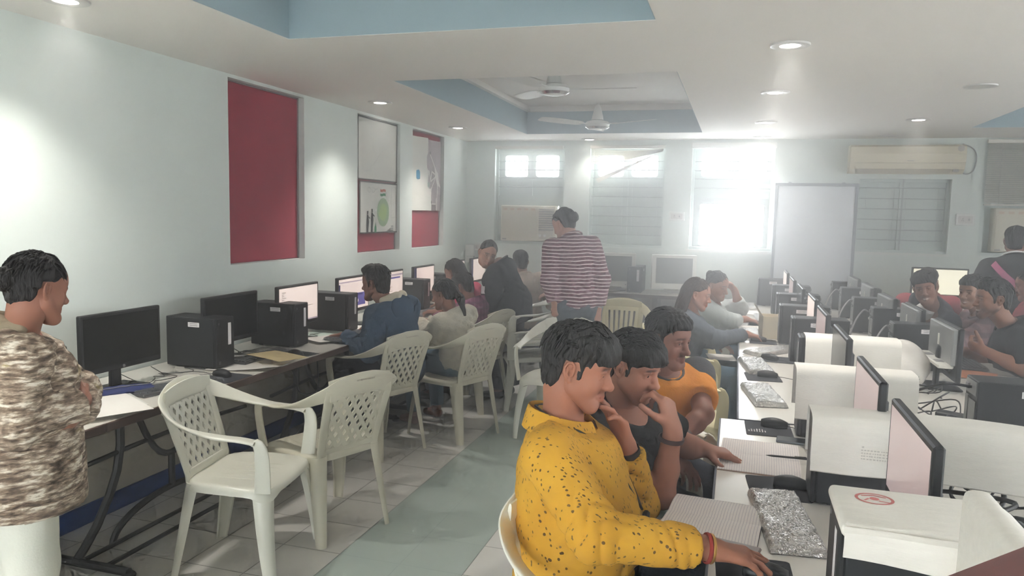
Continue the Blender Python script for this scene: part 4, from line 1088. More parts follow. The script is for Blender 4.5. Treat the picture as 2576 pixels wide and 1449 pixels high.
# ---------------------------------------------------------------- walls: posters, sockets, air conditioners, blinds, whiteboard, fans
XP = XL - .030
def pw(y, z): return (y * .984, 1.65 + (z - 1.65) * .984)
def flat(mb, pts, k=1, mi=0):
    mb.cur = mi; mb.add([(XP + .0004 * k,) + pw(y, z) for y, z in pts], [tuple(range(len(pts)))])
gp = 'student drawings pinned on the notice boards'
def poster(y0, y1, z0, z1, label, border):
    r = thing('poster', label, 'poster', (0, 0, 0), 0, gp)
    mb = MB(); n = 10; rows = [[(XP - .001 + .0035 * math.sin(4 * f + 3 * g) * f * (1 if g in (0, 1) or True else 0) * .5,) + pw(y0 + (y1 - y0) * g, z0 + (z1 - z0) * f) for g in [j / 6 for j in range(7)]] for f in [i / n for i in range(n + 1)]]
    mb.grid([[(p[0] - .002, p[1], p[2]) for p in row] for row in rows])
    obj('sheet', mb, mat('poster_paper', (226, 226, 218), .8, var=.03, vscale=4), r)
    mb = MB(); e = .012
    for a, b, c, d in ((y0, y1, z1 - e, z1), (y0, y1, z0, z0 + e), (y0, y0 + e, z0, z1), (y1 - e, y1, z0, z1)): flat(mb, [(a, c), (b, c), (b, d), (a, d)], 2)
    if border: obj('tape_border', mb, mat('dark_tape', (78, 78, 76), .6), r)
    return r
r = poster(5.965, 6.755, 1.925, 2.485, 'faded pencil drawing, upper one of the two sheets in the middle niche', True)
mb = MB(); r_ = random.Random(3)
def stroke(mb, pts, w=.004, k=3, mi=0):
    for (a, b), (c, d) in zip(pts[:-1], pts[1:]):
        L = math.hypot(c - a, d - b) or 1; nx, nz = -(d - b) / L * w / 2, (c - a) / L * w / 2
        flat(mb, [(a + nx, b + nz), (c + nx, d + nz), (c - nx, d - nz), (a - nx, b - nz)], k, mi)
for pts in ([(6.2, 2.32), (6.25, 2.22), (6.3, 2.17)], [(6.48, 2.26), (6.42, 2.2), (6.3, 2.1), (6.2, 2.05)], [(6.1, 2.0), (6.2, 2.02), (6.25, 1.98)], [(6.55, 2.0), (6.62, 2.03), (6.6, 1.96)], [(6.46, 2.25), (6.44, 2.13), (6.46, 2.04)]): stroke(mb, pts, .008)
obj('drawing', mb, mat('pencil_faint', (204, 204, 198), .8), r)
r = poster(6.0, 6.77, 1.44, 1.915, 'poster with a green globe, small flag and dark figures, below the faded drawing', True)
mb = MB(); n = 28
flat(mb, [(6.46 + .125 * math.cos(2 * PI * k / n), 1.635 + .135 * math.sin(2 * PI * k / n)) for k in range(n)], 3, 0)
flat(mb, [(6.46 + .075 * math.cos(2 * PI * k / 9) * (1 + .3 * (k % 2)), 1.635 + .085 * math.sin(2 * PI * k / 9)) for k in range(9)], 4, 1)
for k, mi in ((0, 2), (1, 3)): flat(mb, [(6.40, 1.853 - .04 * k), (6.43, 1.846 - .04 * k), (6.47, 1.856 - .04 * k), (6.51, 1.85 - .04 * k), (6.51, 1.828 - .04 * k), (6.47, 1.834 - .04 * k), (6.43, 1.824 - .04 * k), (6.40, 1.83 - .04 * k)], 3, mi)
for y, h in ((6.15, .2), (6.235, .22)):
    z0 = 1.445
    for pts in ([(y - .012, z0 + h - .03), (y + .012, z0 + h - .03), (y + .014, z0 + h), (y - .014, z0 + h)], [(y - .012, z0 + h - .035), (y + .012, z0 + h - .035), (y + .03, z0 + h - .11), (y - .025, z0 + h - .11)], [(y - .02, z0 + h - .11), (y + .025, z0 + h - .11), (y + .01, z0), (y - .022, z0 + .01)], [(y + .01, z0 + h - .06), (y + .045, z0 + h - .075), (y + .05, z0 + h - .06), (y + .012, z0 + h - .045)]): flat(mb, pts, 3, 4)
flat(mb, [(6.285, 1.448), (6.325, 1.448), (6.325, 1.50), (6.31, 1.515), (6.30, 1.515), (6.285, 1.50)], 3, 3); flat(mb, [(6.297, 1.515), (6.313, 1.515), (6.305, 1.545)], 3, 4)
for k in range(9): flat(mb, [(6.63 + .018 * (k % 3), 1.455 + .02 * (k // 3)), (6.642 + .018 * (k % 3), 1.455 + .02 * (k // 3)), (6.642 + .018 * (k % 3), 1.468 + .02 * (k // 3)), (6.63 + .018 * (k % 3), 1.468 + .02 * (k // 3))], 3, 4)
for k in range(5): flat(mb, [(6.53 + .02 * k, 1.45), (6.54 + .02 * k, 1.45), (6.54 + .02 * k, 1.456 + .008 * k), (6.53 + .02 * k, 1.456 + .008 * k)], 3, 4)
for c in (6.18, 6.255): stroke(mb, [(c + .032 * math.cos(2 * PI * k / 14), 1.838 + .022 * math.sin(2 * PI * k / 14)) for k in range(15)], .004, 3, 5)
stroke(mb, [(6.28, 1.842), (6.34, 1.852)], .004, 3, 5)
stroke(mb, [(6.64, 1.86), (6.68, 1.885), (6.73, 1.87), (6.755, 1.80), (6.745, 1.72), (6.75, 1.65), (6.72, 1.59), (6.64, 1.58), (6.62, 1.62), (6.635, 1.70), (6.62, 1.735), (6.635, 1.78), (6.63, 1.83), (6.64, 1.86)], .005, 3, 5)
obj('drawing', mb, [mat('globe_green', (158, 186, 150), .8), mat('leaf_green', (174, 200, 132), .8), mat('flag_orange', (206, 96, 70), .8), mat('flag_green', (66, 140, 100), .8), mat('ink_dark', (62, 66, 66), .8), mat('pencil', (170, 170, 166), .8)], r)
r = thing('poster', 'torn white sheet with a small blue patch, in the far niche', 'poster', (0, 0, 0), 0, gp)
mb = MB(); flat(mb, [(7.10, 2.425), (7.52, 2.44), (7.53, 2.29), (7.49, 2.24), (7.50, 2.12), (7.56, 2.08), (7.52, 1.98), (7.55, 1.90), (7.60, 1.87), (7.63, 1.75), (7.62, 1.665), (7.10, 1.66)], 1); obj('sheet', mb, MATS['poster_paper'], r)
mb = MB(); flat(mb, [(7.45, 2.425), (7.88, 2.43), (7.885, 1.665), (7.55, 1.66)], 0); obj('backing_sheet', mb, mat('grey_mauve_paper', (176, 166, 168), .8), r)
mb = MB()
for pts in ([(7.57, 2.28), (7.68, 2.17), (7.75, 2.10)], [(7.33, 2.12), (7.36, 1.98), (7.42, 1.77)], [(7.60, 1.88), (7.70, 1.99), (7.75, 2.08)], [(7.60, 2.0), (7.63, 2.09), (7.73, 2.06)], [(7.55, 2.1), (7.6, 1.98), (7.72, 2.03)], [(7.80, 1.98), (7.78, 1.78)], [(7.64, 1.735), (7.74, 1.735)], [(7.40, 2.0), (7.54, 1.87)]): stroke(mb, pts, .018, 3, 0)
for pts in ([(7.70, 2.13), (7.80, 2.08), (7.82, 2.0), (7.88, 1.92), (7.78, 1.95), (7.73, 2.02)], [(7.50, 1.9), (7.62, 1.9), (7.62, 1.83), (7.5, 1.83)], [(7.745, 1.80), (7.79, 1.80), (7.79, 1.665), (7.755, 1.665)]): flat(mb, pts, 4, 0)
flat(mb, [(7.215, 2.08), (7.28, 2.09), (7.31, 2.07), (7.31, 1.995), (7.25, 1.985), (7.215, 2.0)], 5, 1); flat(mb, [(7.57, 2.30), (7.59, 2.305), (7.59, 2.275), (7.575, 2.27)], 5, 2); flat(mb, [(7.61, 1.77), (7.63, 1.77), (7.63, 1.74), (7.61, 1.74)], 5, 2); flat(mb, [(7.51, 1.965), (7.57, 1.97), (7.57, 1.92), (7.52, 1.915)], 5, 3); flat(mb, [(7.63, 1.73), (7.75, 1.73), (7.76, 1.665), (7.64, 1.665)], 3, 4)
obj('paper_cutout', mb, [m_pap, mat('patch_blue', (62, 140, 176), .8), MATS['ink_dark'], mat('patch_green', (150, 176, 164), .8), mat('patch_grey', (140, 130, 130), .8)], r)

def socket(x, z, w, h, label, on_left=False):
    r = thing('wall_socket', label, 'socket', (x, YB, z) if not on_left else (XL, x, z), 0 if not on_left else -PI / 2, 'electric sockets on the walls')
    mb = MB(); mb.box((0, -.012, 0), (w, .024, h), bev=.005); obj('box', mb, m_white, r)
    mb = MB(); mb.box((0, -.025, 0), (w * .75, .004, h * .62), bev=.001); obj('face_plate', mb, mat('socket_plate', (214, 208, 204), .4), r)
    mb = MB()
    for dx, dz, s in ((-.025, .008, .005), (-.032, -.010, .004), (-.018, -.010, .004)): mb.lathe([(.0001, 0), (s, 0), (s, .001), (.0001, .001)], n=8, M=Matrix.Translation((dx, -.0275, dz)) @ Matrix.Rotation(PI / 2, 4, 'X'))
    obj('hole', mb, m_blk, r)
    mb = MB(); mb.box((.03, -.028, 0), (.014, .006, .022), bev=.002); obj('switch', mb, m_ink, r)
    return r
socket(2.18, 1.69, .17, .12, 'white wall socket between the barred shutters and the blind')
socket(-.655, 1.66, .17, .10, 'white wall socket right of the window with the broken blind')
socket(-2.98, 1.24, .12, .085, 'white wall socket right of the corner conduit, below the window unit')
r = thing('switch_box', 'white switch box with a cord in the far left corner', 'switch box', (-3.085, YB, 1.17))
mb = MB(); mb.box((0, -.03, .03), (.11, .06, .14), bev=.006); obj('box', mb, m_white, r)
mb = MB(); mb.box((.0, -.045, -.09), (.09, .08, .06), bev=.006); obj('plug_top', mb, m_white, r)
mb = MB(); mb.tube([(.045, -.03, .05), (.05, -.03, -.1), (.05, -.03, -.3)], .008, 6); obj('cord', mb, m_ink, r)

m_ac = mat('air_conditioner_plastic', (226, 220, 202), .45); m_slot = mat('louvre_grey', (150, 146, 138), .7)
def window_ac(x0, x1, z0, z1, y, label):
    r = thing('window_air_conditioner', label, 'air conditioner', ((x0 + x1) / 2, y, (z0 + z1) / 2), 0, 'window air conditioners'); w, h = (x1 - x0) / 2, (z1 - z0) / 2
    mb = MB(); mb.b2((-w, -.02, -h), (w, .35, h), bev=.012); obj('case', mb, m_ac, r)
    mb = MB(); gx = w * .36
    k = 0; z = -h + .05
    while z < h - .075: mb.b2((-w + .02, -.03, z), (gx - .01, -.018, z + .007)); z += .0125
    obj('front_grille', mb, m_ac, r)
    for k in range(10):
        mb = MB(); zz = h * .82 - k * .026; mb.add([(gx + .015, -.022, zz), (w - .02, -.022, zz), (w - .02, -.038, zz - .016), (gx + .015, -.038, zz - .016)], [(0, 1, 2, 3)]); obj('louvre', mb, m_slot, r)
    mb = MB(); mb.b2((gx + .015, -.026, -h + .03), (w - .03, -.018, -h + .13)); obj('control_panel', mb, mat('panel_beige', (206, 200, 186), .5), r)
    for kx in (.035, .09):
        mb = MB(); mb.lathe([(.0001, 0), (.018, 0), (.016, .014), (.0001, .015)], n=14, M=Matrix.Translation((gx + kx, -.026, -h + .07)) @ Matrix.Rotation(PI / 2, 4, 'X')); obj('knob', mb, m_white, r)
    for k in range(5):
        mb = MB(); mb.box((-w + .06 + .085 * k, -.032, h - .045), (.05, .002, .025)); obj('sticker', mb, mat('sticker_tan', (214, 186, 162), .6), r)
    mb = MB(); mb.box((-w + .05, -.024, -h + .02), (.05, .004, .014), bev=.001); obj('badge', mb, m_ink, r)
    return r
window_ac(-2.70, -2.03, 1.332, 1.75, YB - .03, 'beige window air conditioner in the far left window')
window_ac(2.42, 3.08, 1.376, 1.81, YB - .03, 'beige window air conditioner under the lowered blind at the right edge')
r = thing('split_air_conditioner', 'long cream split air conditioner above the barred shutters', 'air conditioner', (1.58, YB, 2.28))
mb = MB(); prof = [(0, -.14), (-.10, -.145), (-.165, -.10), (-.195, -.03), (-.20, .05), (-.19, .12), (-.15, .14), (0, .14)]
mb.loft([[(x, y, z) for y, z in prof] for x in (-.52, -.505, .505, .52)]); obj('case', mb, mat('cream_case', (232, 222, 196), .4), r)
mb = MB(); mb.b2((-.48, -.203, -.045), (.48, -.197, -.039)); mb.add([(-.46, -.172, -.098), (.40, -.172, -.098), (.40, -.118, -.142), (-.46, -.118, -.142)], [(0, 1, 2, 3)]); obj('air_flap', mb, mat('flap_tan', (206, 196, 174), .5), r)
mb = MB(); mb.box((.445, -.155, -.112), (.05, .02, .026)); obj('display', mb, m_slot, r)
mb = MB(); mb.lathe([(.0001, 0), (.03, 0), (.03, .001), (.0001, .001)], n=18, M=Matrix.Translation((.47, -.197, .10)) @ Matrix.Rotation(PI / 2, 4, 'X')); obj('energy_sticker', mb, mat('sticker_grey', (186, 180, 172), .6), r)
mb = MB(); mb.box((.03, -.201, -.02), (.06, .002, .007)); obj('logo', mb, m_slot, r)
o = cable([(2.10, YB - .03, 2.44), (2.19, YB - .02, 2.40), (2.235, YB - .015, 2.32), (2.22, YB - .015, 2.19), (2.16, YB - .02, 2.14), (2.10, YB - .03, 2.16)], .006, 'grey cable curving beside the split air conditioner', m_ink)

m_slat = mat('blind_slat', (226, 222, 212), .5)
def blind_root(label, x, z): return thing('venetian_blind', label, 'blind', (x, YB, z), 0, 'venetian blinds at the back windows')
r = blind_root('venetian blind raised to a bundle at the far left window', -2.378, 2.44)
mb = MB(); mb.b2((-.41, -.04, -.035), (.41, 0, .0), bev=.004); obj('headrail', mb, m_slat, r)
for k in range(12):
    mb = MB(); z = -.04 - .005 * k; mb.add([(-.40, -.035, z), (.40, -.035, z + .002 * math.sin(k)), (.40, -.008, z + .003), (-.40, -.008, z + .003)], [(0, 1, 2, 3)]); obj('slat', mb, m_slat, r)
r = blind_root('broken venetian blind hanging askew across the second window', -1.232, 2.44)
mb = MB(); mb.b2((-.42, -.04, -.035), (.42, 0, .0), bev=.004); obj('headrail', mb, m_slat, r)
for k in range(11):
    mb = MB(); f = k / 10; zl = -.05 - .16 * f; zr = -.045 - .02 * f; pts = [[(-.40 + .80 * t_, y, zl + (zr - zl) * t_ - .02 * math.sin(PI * t_) + (.012 if y > -.02 else 0)) for t_ in [i / 8 for i in range(9)]] for y in (-.036, -.008)]
    mb.grid(pts); obj('slat', mb, m_slat, r, smooth=True)
mb = MB(); mb.add([(-.345, -.03, -.375), (.37, -.03, -.075), (.385, -.03, -.06), (-.32, -.03, -.42)], [(0, 1, 2, 3)]); mb.add([(-.345, -.012, -.372), (.37, -.012, -.072), (.385, -.012, -.057), (-.32, -.012, -.417)], [(0, 1, 2, 3)]); mb.add([(-.345, -.03, -.375), (.37, -.03, -.075), (.37, -.012, -.072), (-.345, -.012, -.372)], [(0, 1, 2, 3)]); obj('bottom_rail', mb, m_slat, r)
r = blind_root('lowered venetian blind with a bright beaded cord at the right edge', 2.735, 2.475)
mb = MB(); mb.b2((-.42, -.05, -.03), (.42, -.005, .005), bev=.004); obj('headrail', mb, m_slat, r)
for k in range(32):
    mb = MB(); z = -.04 - .0185 * k; mb.add([(-.41, -.045, z), (.41, -.045, z), (.41, -.022, z + .014), (-.41, -.022, z + .014)], [(0, 1, 2, 3)]); obj('slat', mb, m_slat, r)
mb = MB(); mb.b2((-.41, -.045, -.64), (.41, -.02, -.625)); obj('bottom_rail', mb, m_slat, r)
mb = MB()
for k in range(44): mb.ell((-.295 + .006 * k / 44, -.055, -.04 - .0135 * k), (.0045, .0045, .006), n=6, m=4)
b_ = obj('bead_cord', mb, m_white, r); b_['kind'] = 'stuff'

r = thing('whiteboard', 'tall whiteboard with faint writing, between two windows', 'whiteboard', (.765, YB - .10, 0))
mb = MB(); mb.b2((-.385, 0, .62), (.385, .012, 2.015)); obj('board', mb, mat('board_white', (232, 236, 242), .3), r)
mb = MB()
for a, b in (((-.405, -.012, .60), (-.375, .02, 2.035)), ((.375, -.012, .60), (.405, .02, 2.035)), ((-.405, -.012, 2.005), (.405, .02, 2.035)), ((-.405, -.012, .60), (.405, .02, .63))): mb.b2(a, b, bev=.003)
obj('frame', mb, mat('grey_frame', (146, 152, 160), .4), r)
for s in (-1, 1):
    mb = MB(); mb.tube([(s * .33, .03, .62), (s * .34, .06, .02)], .014, 8); obj('leg', mb, MATS['grey_frame'], r)
    mb = MB(); mb.box((s * .26, .004, 2.04), (.03, .02, .014)); obj('clip', mb, MATS['grey_frame'], r)
mb = MB(); r_ = random.Random(12)
for x, z, L in ((-.33, 1.93, .09), (-.33, 1.87, .05), (-.31, 1.81, .13), (-.12, 1.76, .40), (-.2, 1.68, .18), (-.33, 1.62, .05), (-.24, 1.62, .24), (-.34, 1.55, .07), (-.2, 1.49, .16), (-.26, 1.41, .07), (0, 1.41, .17), (.2, 1.5, .1), (.24, 1.41, .08), (.22, 1.90, .13), (-.02, 1.33, .3), (-.33, 1.26, .1), (-.16, 1.20, .35)):
    x1 = x
    while x1 < x + L:
        w = r_.uniform(.008, .02); pts = [(x1 + w * f, z + r_.uniform(-.010, .012)) for f in (0, .35, .7, 1)]
        for (a, b), (c, d) in zip(pts[:-1], pts[1:]): mb.add([(a, -.0006, b), (c, -.0006, d), (c, -.0006, d + .0035), (a, -.0006, b + .0035)], [(0, 1, 2, 3)])
        x1 += w + r_.uniform(.003, .009)
obj('handwriting', mb, mat('marker_faint', (184, 190, 204), .7), r)

# ceiling fans
def make_fan():
    r = thing('ceiling_fan', 'fan', 'ceiling fan'); m = mat('fan_white', (232, 232, 228), .35)
    mb = MB(); mb.lathe([(.0001, .19), (.014, .19), (.014, .03), (.0001, .03)], n=10); mb.lathe([(.018, .17), (.03, .15), (.052, .06), (.056, .035), (.03, .03)], n=20); obj('rod', mb, m, r, smooth=True)
    mb = MB(); mb.lathe([(.0001, .03), (.05, .03), (.10, .018), (.115, -.005), (.108, -.03), (.085, -.045), (.05, -.052), (.0001, -.054)], n=28); obj('motor', mb, m, r, smooth=True)
    mb = MB(); mb.lathe([(.109, -.028), (.113, -.033), (.088, -.049), (.084, -.045)], n=28); obj('trim_ring', mb, mat('chrome', (225, 225, 225), .12, metal=1.0), r, smooth=True)
    for k in range(3):
        a = 2 * PI * k / 3; M = Matrix.Rotation(a, 4, 'Z')
        mb = MB(); rows = [[M @ Vector((x, y, -.006 + (y * .18) + (x - .1) * .03)) for y in (-w, -w * .4, w * .4, w)] for x, w in ((.16, .035), (.20, .055), (.34, .064), (.48, .062), (.56, .058), (.595, .045))]
        mb.grid(rows); mb.grid([[p + Vector((0, 0, -.004)) for p in row] for row in rows]); obj('blade', mb, m, r, smooth=True)
        mb = MB(); mb.ribbon([(M @ Vector((x, 0, -.004)), (M @ Vector((0, w, 0))), Vector((0, 0, .004))) for x, w in ((.08, .02), (.14, .016), (.21, .03))], 10, 4); obj('blade_bracket', mb, m, r)
    return r
FAN = Proto(make_fan()); gf = 'white ceiling fans'
zt = ZC + .29
FAN.put((-1.33, 5.37, 2.565), math.radians(12), 'nearer and larger white ceiling fan in the coffer', gf)
FAN.put((-1.30, 6.97, 2.50), math.radians(-20), 'further and smaller white ceiling fan in the coffer', gf)
# ================================================================ PEOPLE: smooth implicit surfaces turned into meshes
def V3(*a): return np.array(a, dtype=float)
def unit(v):
    v = np.asarray(v, float); n = np.linalg.norm(v); return v / n if n > 1e-9 else v
def cap(a, b, ra, rb=None, k=.02, op=1): return ('c', np.asarray(a, float), np.asarray(b, float), ra, ra if rb is None else rb, k, op)
def ell(c, r, R=None, k=.02, op=1): return ('e', np.asarray(c, float), np.asarray(r, float), np.eye(3) if R is None else R, 0, k, op)
def cut(p, n): return ('p', np.asarray(p, float), unit(n))
class Grid:
    def __init__(s, prims, h, pad=.02):
        lo = V3(9, 9, 9); hi = -lo
        for q in prims:
            if q[0] == 'p' or (q[0] in 'ce' and q[6] < 0): continue
            if q[0] == 'c':
                R = max(q[3], q[4]); l = np.minimum(q[1], q[2]) - R; u = np.maximum(q[1], q[2]) + R
            else:
                e = np.sqrt(((q[3] * q[2]) ** 2).sum(1)); l = q[1] - e; u = q[1] + e
            lo = np.minimum(lo, l); hi = np.maximum(hi, u)
        s.h = h; s.o = lo - pad - h; n = np.ceil((hi + pad + h - s.o) / h).astype(int) + 1
        s.n = n
        s.ax = [s.o[i] + h * np.arange(n[i]) for i in range(3)]
    def xyz(s): return s.ax[0][:, None, None], s.ax[1][None, :, None], s.ax[2][None, None, :]
    def field(s, prims):
        D = np.full(s.n, 9.0); cuts = []
        for q in prims:
            if q[0] == 'p': cuts.append(q); continue
            k, op = q[5], q[6]
            if q[0] == 'c': R = max(q[3], q[4]); l = np.minimum(q[1], q[2]) - R; u = np.maximum(q[1], q[2]) + R
            else: e = np.sqrt(((q[3] * q[2]) ** 2).sum(1)); l = q[1] - e; u = q[1] + e
            m = max(k, .004) * 1.3 + 3 * s.h
            i0 = np.maximum(np.floor((l - m - s.o) / s.h).astype(int), 0); i1 = np.minimum(np.ceil((u + m - s.o) / s.h).astype(int) + 1, s.n)
            if (i1 <= i0).any(): continue
            sl = tuple(slice(a, b) for a, b in zip(i0, i1))
            X = s.ax[0][sl[0]][:, None, None]; Y = s.ax[1][sl[1]][None, :, None]; Z_ = s.ax[2][sl[2]][None, None, :]
            if q[0] == 'c':
                a, b = q[1], q[2]; ba = b - a; bb = max(ba @ ba, 1e-9)
                px, py, pz = X - a[0], Y - a[1], Z_ - a[2]
                t = np.clip((px * ba[0] + py * ba[1] + pz * ba[2]) / bb, 0, 1)
                d = np.sqrt((px - t * ba[0]) ** 2 + (py - t * ba[1]) ** 2 + (pz - t * ba[2]) ** 2) - (q[3] + (q[4] - q[3]) * t)
            else:
                c, r, R_ = q[1], q[2], q[3]; px, py, pz = X - c[0], Y - c[1], Z_ - c[2]
                u_ = [px * R_[0, i] + py * R_[1, i] + pz * R_[2, i] for i in range(3)]
                k0 = np.sqrt(sum((u_[i] / r[i]) ** 2 for i in range(3))); k1 = np.sqrt(sum((u_[i] / r[i] ** 2) ** 2 for i in range(3))) + 1e-9
                d = k0 * (k0 - 1) / k1
            S = D[sl]
            if op > 0:
                h = np.clip(.5 + .5 * (S - d) / k, 0, 1); D[sl] = S + (d - S) * h - k * h * (1 - h)
            else:
                h = np.clip(.5 - .5 * (S + d) / k, 0, 1); D[sl] = S + (-d - S) * h + k * h * (1 - h)
        X, Y, Z_ = s.xyz()
        for q in cuts:
            p, n = q[1], q[2]; D = np.maximum(D, (X - p[0]) * n[0] + (Y - p[1]) * n[1] + (Z_ - p[2]) * n[2])
        return D
def smin(a, b, k):
    h = np.clip(.5 + .5 * (a - b) / k, 0, 1); return a + (b - a) * h - k * h * (1 - h)
def surfnet(D, o, h):
    S = D < 0; n = D.shape
    cs = [(i, j, k) for i in (0, 1) for j in (0, 1) for k in (0, 1)]
    cnt = sum(S[i:n[0] - 1 + i, j:n[1] - 1 + j, k:n[2] - 1 + k].astype(np.int8) for i, j, k in cs)
    mk = (cnt > 0) & (cnt < 8); idx = np.argwhere(mk)
    if len(idx) == 0: return np.zeros((0, 3)), np.zeros((0, 4), int)
    v = [D[idx[:, 0] + i, idx[:, 1] + j, idx[:, 2] + k] for i, j, k in cs]
    acc = np.zeros((len(idx), 3)); num = np.zeros(len(idx))
    for a in range(8):
        for b in range(a + 1, 8):
            df = [cs[b][q] - cs[a][q] for q in range(3)]
            if sum(abs(x) for x in df) != 1: continue
            cr = (v[a] < 0) != (v[b] < 0); t = np.where(cr, v[a] / np.where(cr, v[a] - v[b], 1), 0)
            for q in range(3): acc[:, q] += np.where(cr, cs[a][q] + t * df[q], 0)
            num += cr
    P = (idx + acc / num[:, None]) * h + o
    vid = np.full(mk.shape, -1); vid[mk] = np.arange(len(idx)); F = []
    for ax in range(3):
        b, c = [q for q in range(3) if q != ax]
        A = [slice(None)] * 3; B = [slice(None)] * 3; A[ax] = slice(0, n[ax] - 1); B[ax] = slice(1, n[ax])
        ch = S[tuple(A)] != S[tuple(B)]; e = np.argwhere(ch)
        e = e[(e[:, b] > 0) & (e[:, c] > 0) & (e[:, b] < n[b] - 1) & (e[:, c] < n[c] - 1)]
        if len(e) == 0: continue
        ins = S[e[:, 0], e[:, 1], e[:, 2]]
        def cell(db, dc):
            q = e.copy(); q[:, b] += db; q[:, c] += dc; return vid[q[:, 0], q[:, 1], q[:, 2]]
        qd = np.stack([cell(-1, -1), cell(0, -1), cell(0, 0), cell(-1, 0)], 1)
        flip = ins if ax != 1 else ~ins
        qd[~flip] = qd[~flip][:, ::-1]; F.append(qd)
    F = np.concatenate(F); F = F[(F >= 0).all(1)]
    return P, F
def np_mesh(name, P, F, m, base, parent=None, col=None):
    me = bpy.data.meshes.new(name); P = P - np.asarray(base)
    me.vertices.add(len(P)); me.vertices.foreach_set('co', P.astype(np.float32).ravel())
    me.loops.add(len(F) * 4); me.loops.foreach_set('vertex_index', F.astype(np.int32).ravel())
    me.polygons.add(len(F)); me.polygons.foreach_set('loop_start', (np.arange(len(F)) * 4).astype(np.int32))
    try: me.polygons.foreach_set('loop_total', np.full(len(F), 4, np.int32))
    except Exception: pass
    me.update(calc_edges=True); me.validate()
    me.polygons.foreach_set('use_smooth', np.ones(len(me.polygons), bool))
    me.materials.append(m)
    if col is not None and len(me.vertices) == len(P):
        at = me.attributes.new('tone', 'FLOAT_COLOR', 'POINT'); at.data.foreach_set('color', np.concatenate([col, np.ones((len(col), 1))], 1).astype(np.float32).ravel())
    o = bpy.data.objects.new(name, me); COL.objects.link(o)
    if parent is not None: o.parent = parent
    else: o.location = tuple(base)
    return o
# ---- materials for people
m_skin = bpy.data.materials.new('skin'); t = NT(m_skin)
at = t.n('ShaderNodeAttribute', attribute_name='tone'); nz = t.noise(90, 3); n2 = t.noise(14, 3)
cc = t.mix(t.math('MULTIPLY', n2, .18), at.outputs['Color'], lin((196, 120, 100)))
t.link(cc, t.b.inputs['Base Color']); t.b.inputs['Roughness'].default_value = .52; t.b.inputs['Specular IOR Level'].default_value = .35
t.b.inputs['Subsurface Weight'].default_value = 0.0
t.bump(nz, .12, .002)
def hair_mat(name, c, hi):
    m = bpy.data.materials.new(name); t = NT(m); f = t.noise(30, 4, stretch=(6, 6, .8)); t.link(t.ramp(f, (.35, c), (.75, hi)), t.b.inputs['Base Color']); t.b.inputs['Roughness'].default_value = .5; t.b.inputs['Specular IOR Level'].default_value = .28; t.bump(t.noise(60, 3, stretch=(5, 5, .7)), .6, .006); return m
m_hair = hair_mat('black_hair', (26, 24, 24), (48, 44, 42)); m_hairb = hair_mat('brown_hair', (40, 30, 26), (78, 56, 46))
m_eye = mat('eye_white', (205, 194, 186), .25); m_iris = mat('iris_dark', (44, 28, 22), .15); m_lips = None
m_shoe = mat('dark_shoe', (40, 38, 38), .5); m_sole = mat('white_sole', (214, 210, 204), .6)
def fabric(name, c, var=.12, bump=.25, scale=140):
    return mat(name, c, .88, var=var, vscale=9, bump=bump, bscale=scale)
def linv(c): return np.array(lin(c)[:3])
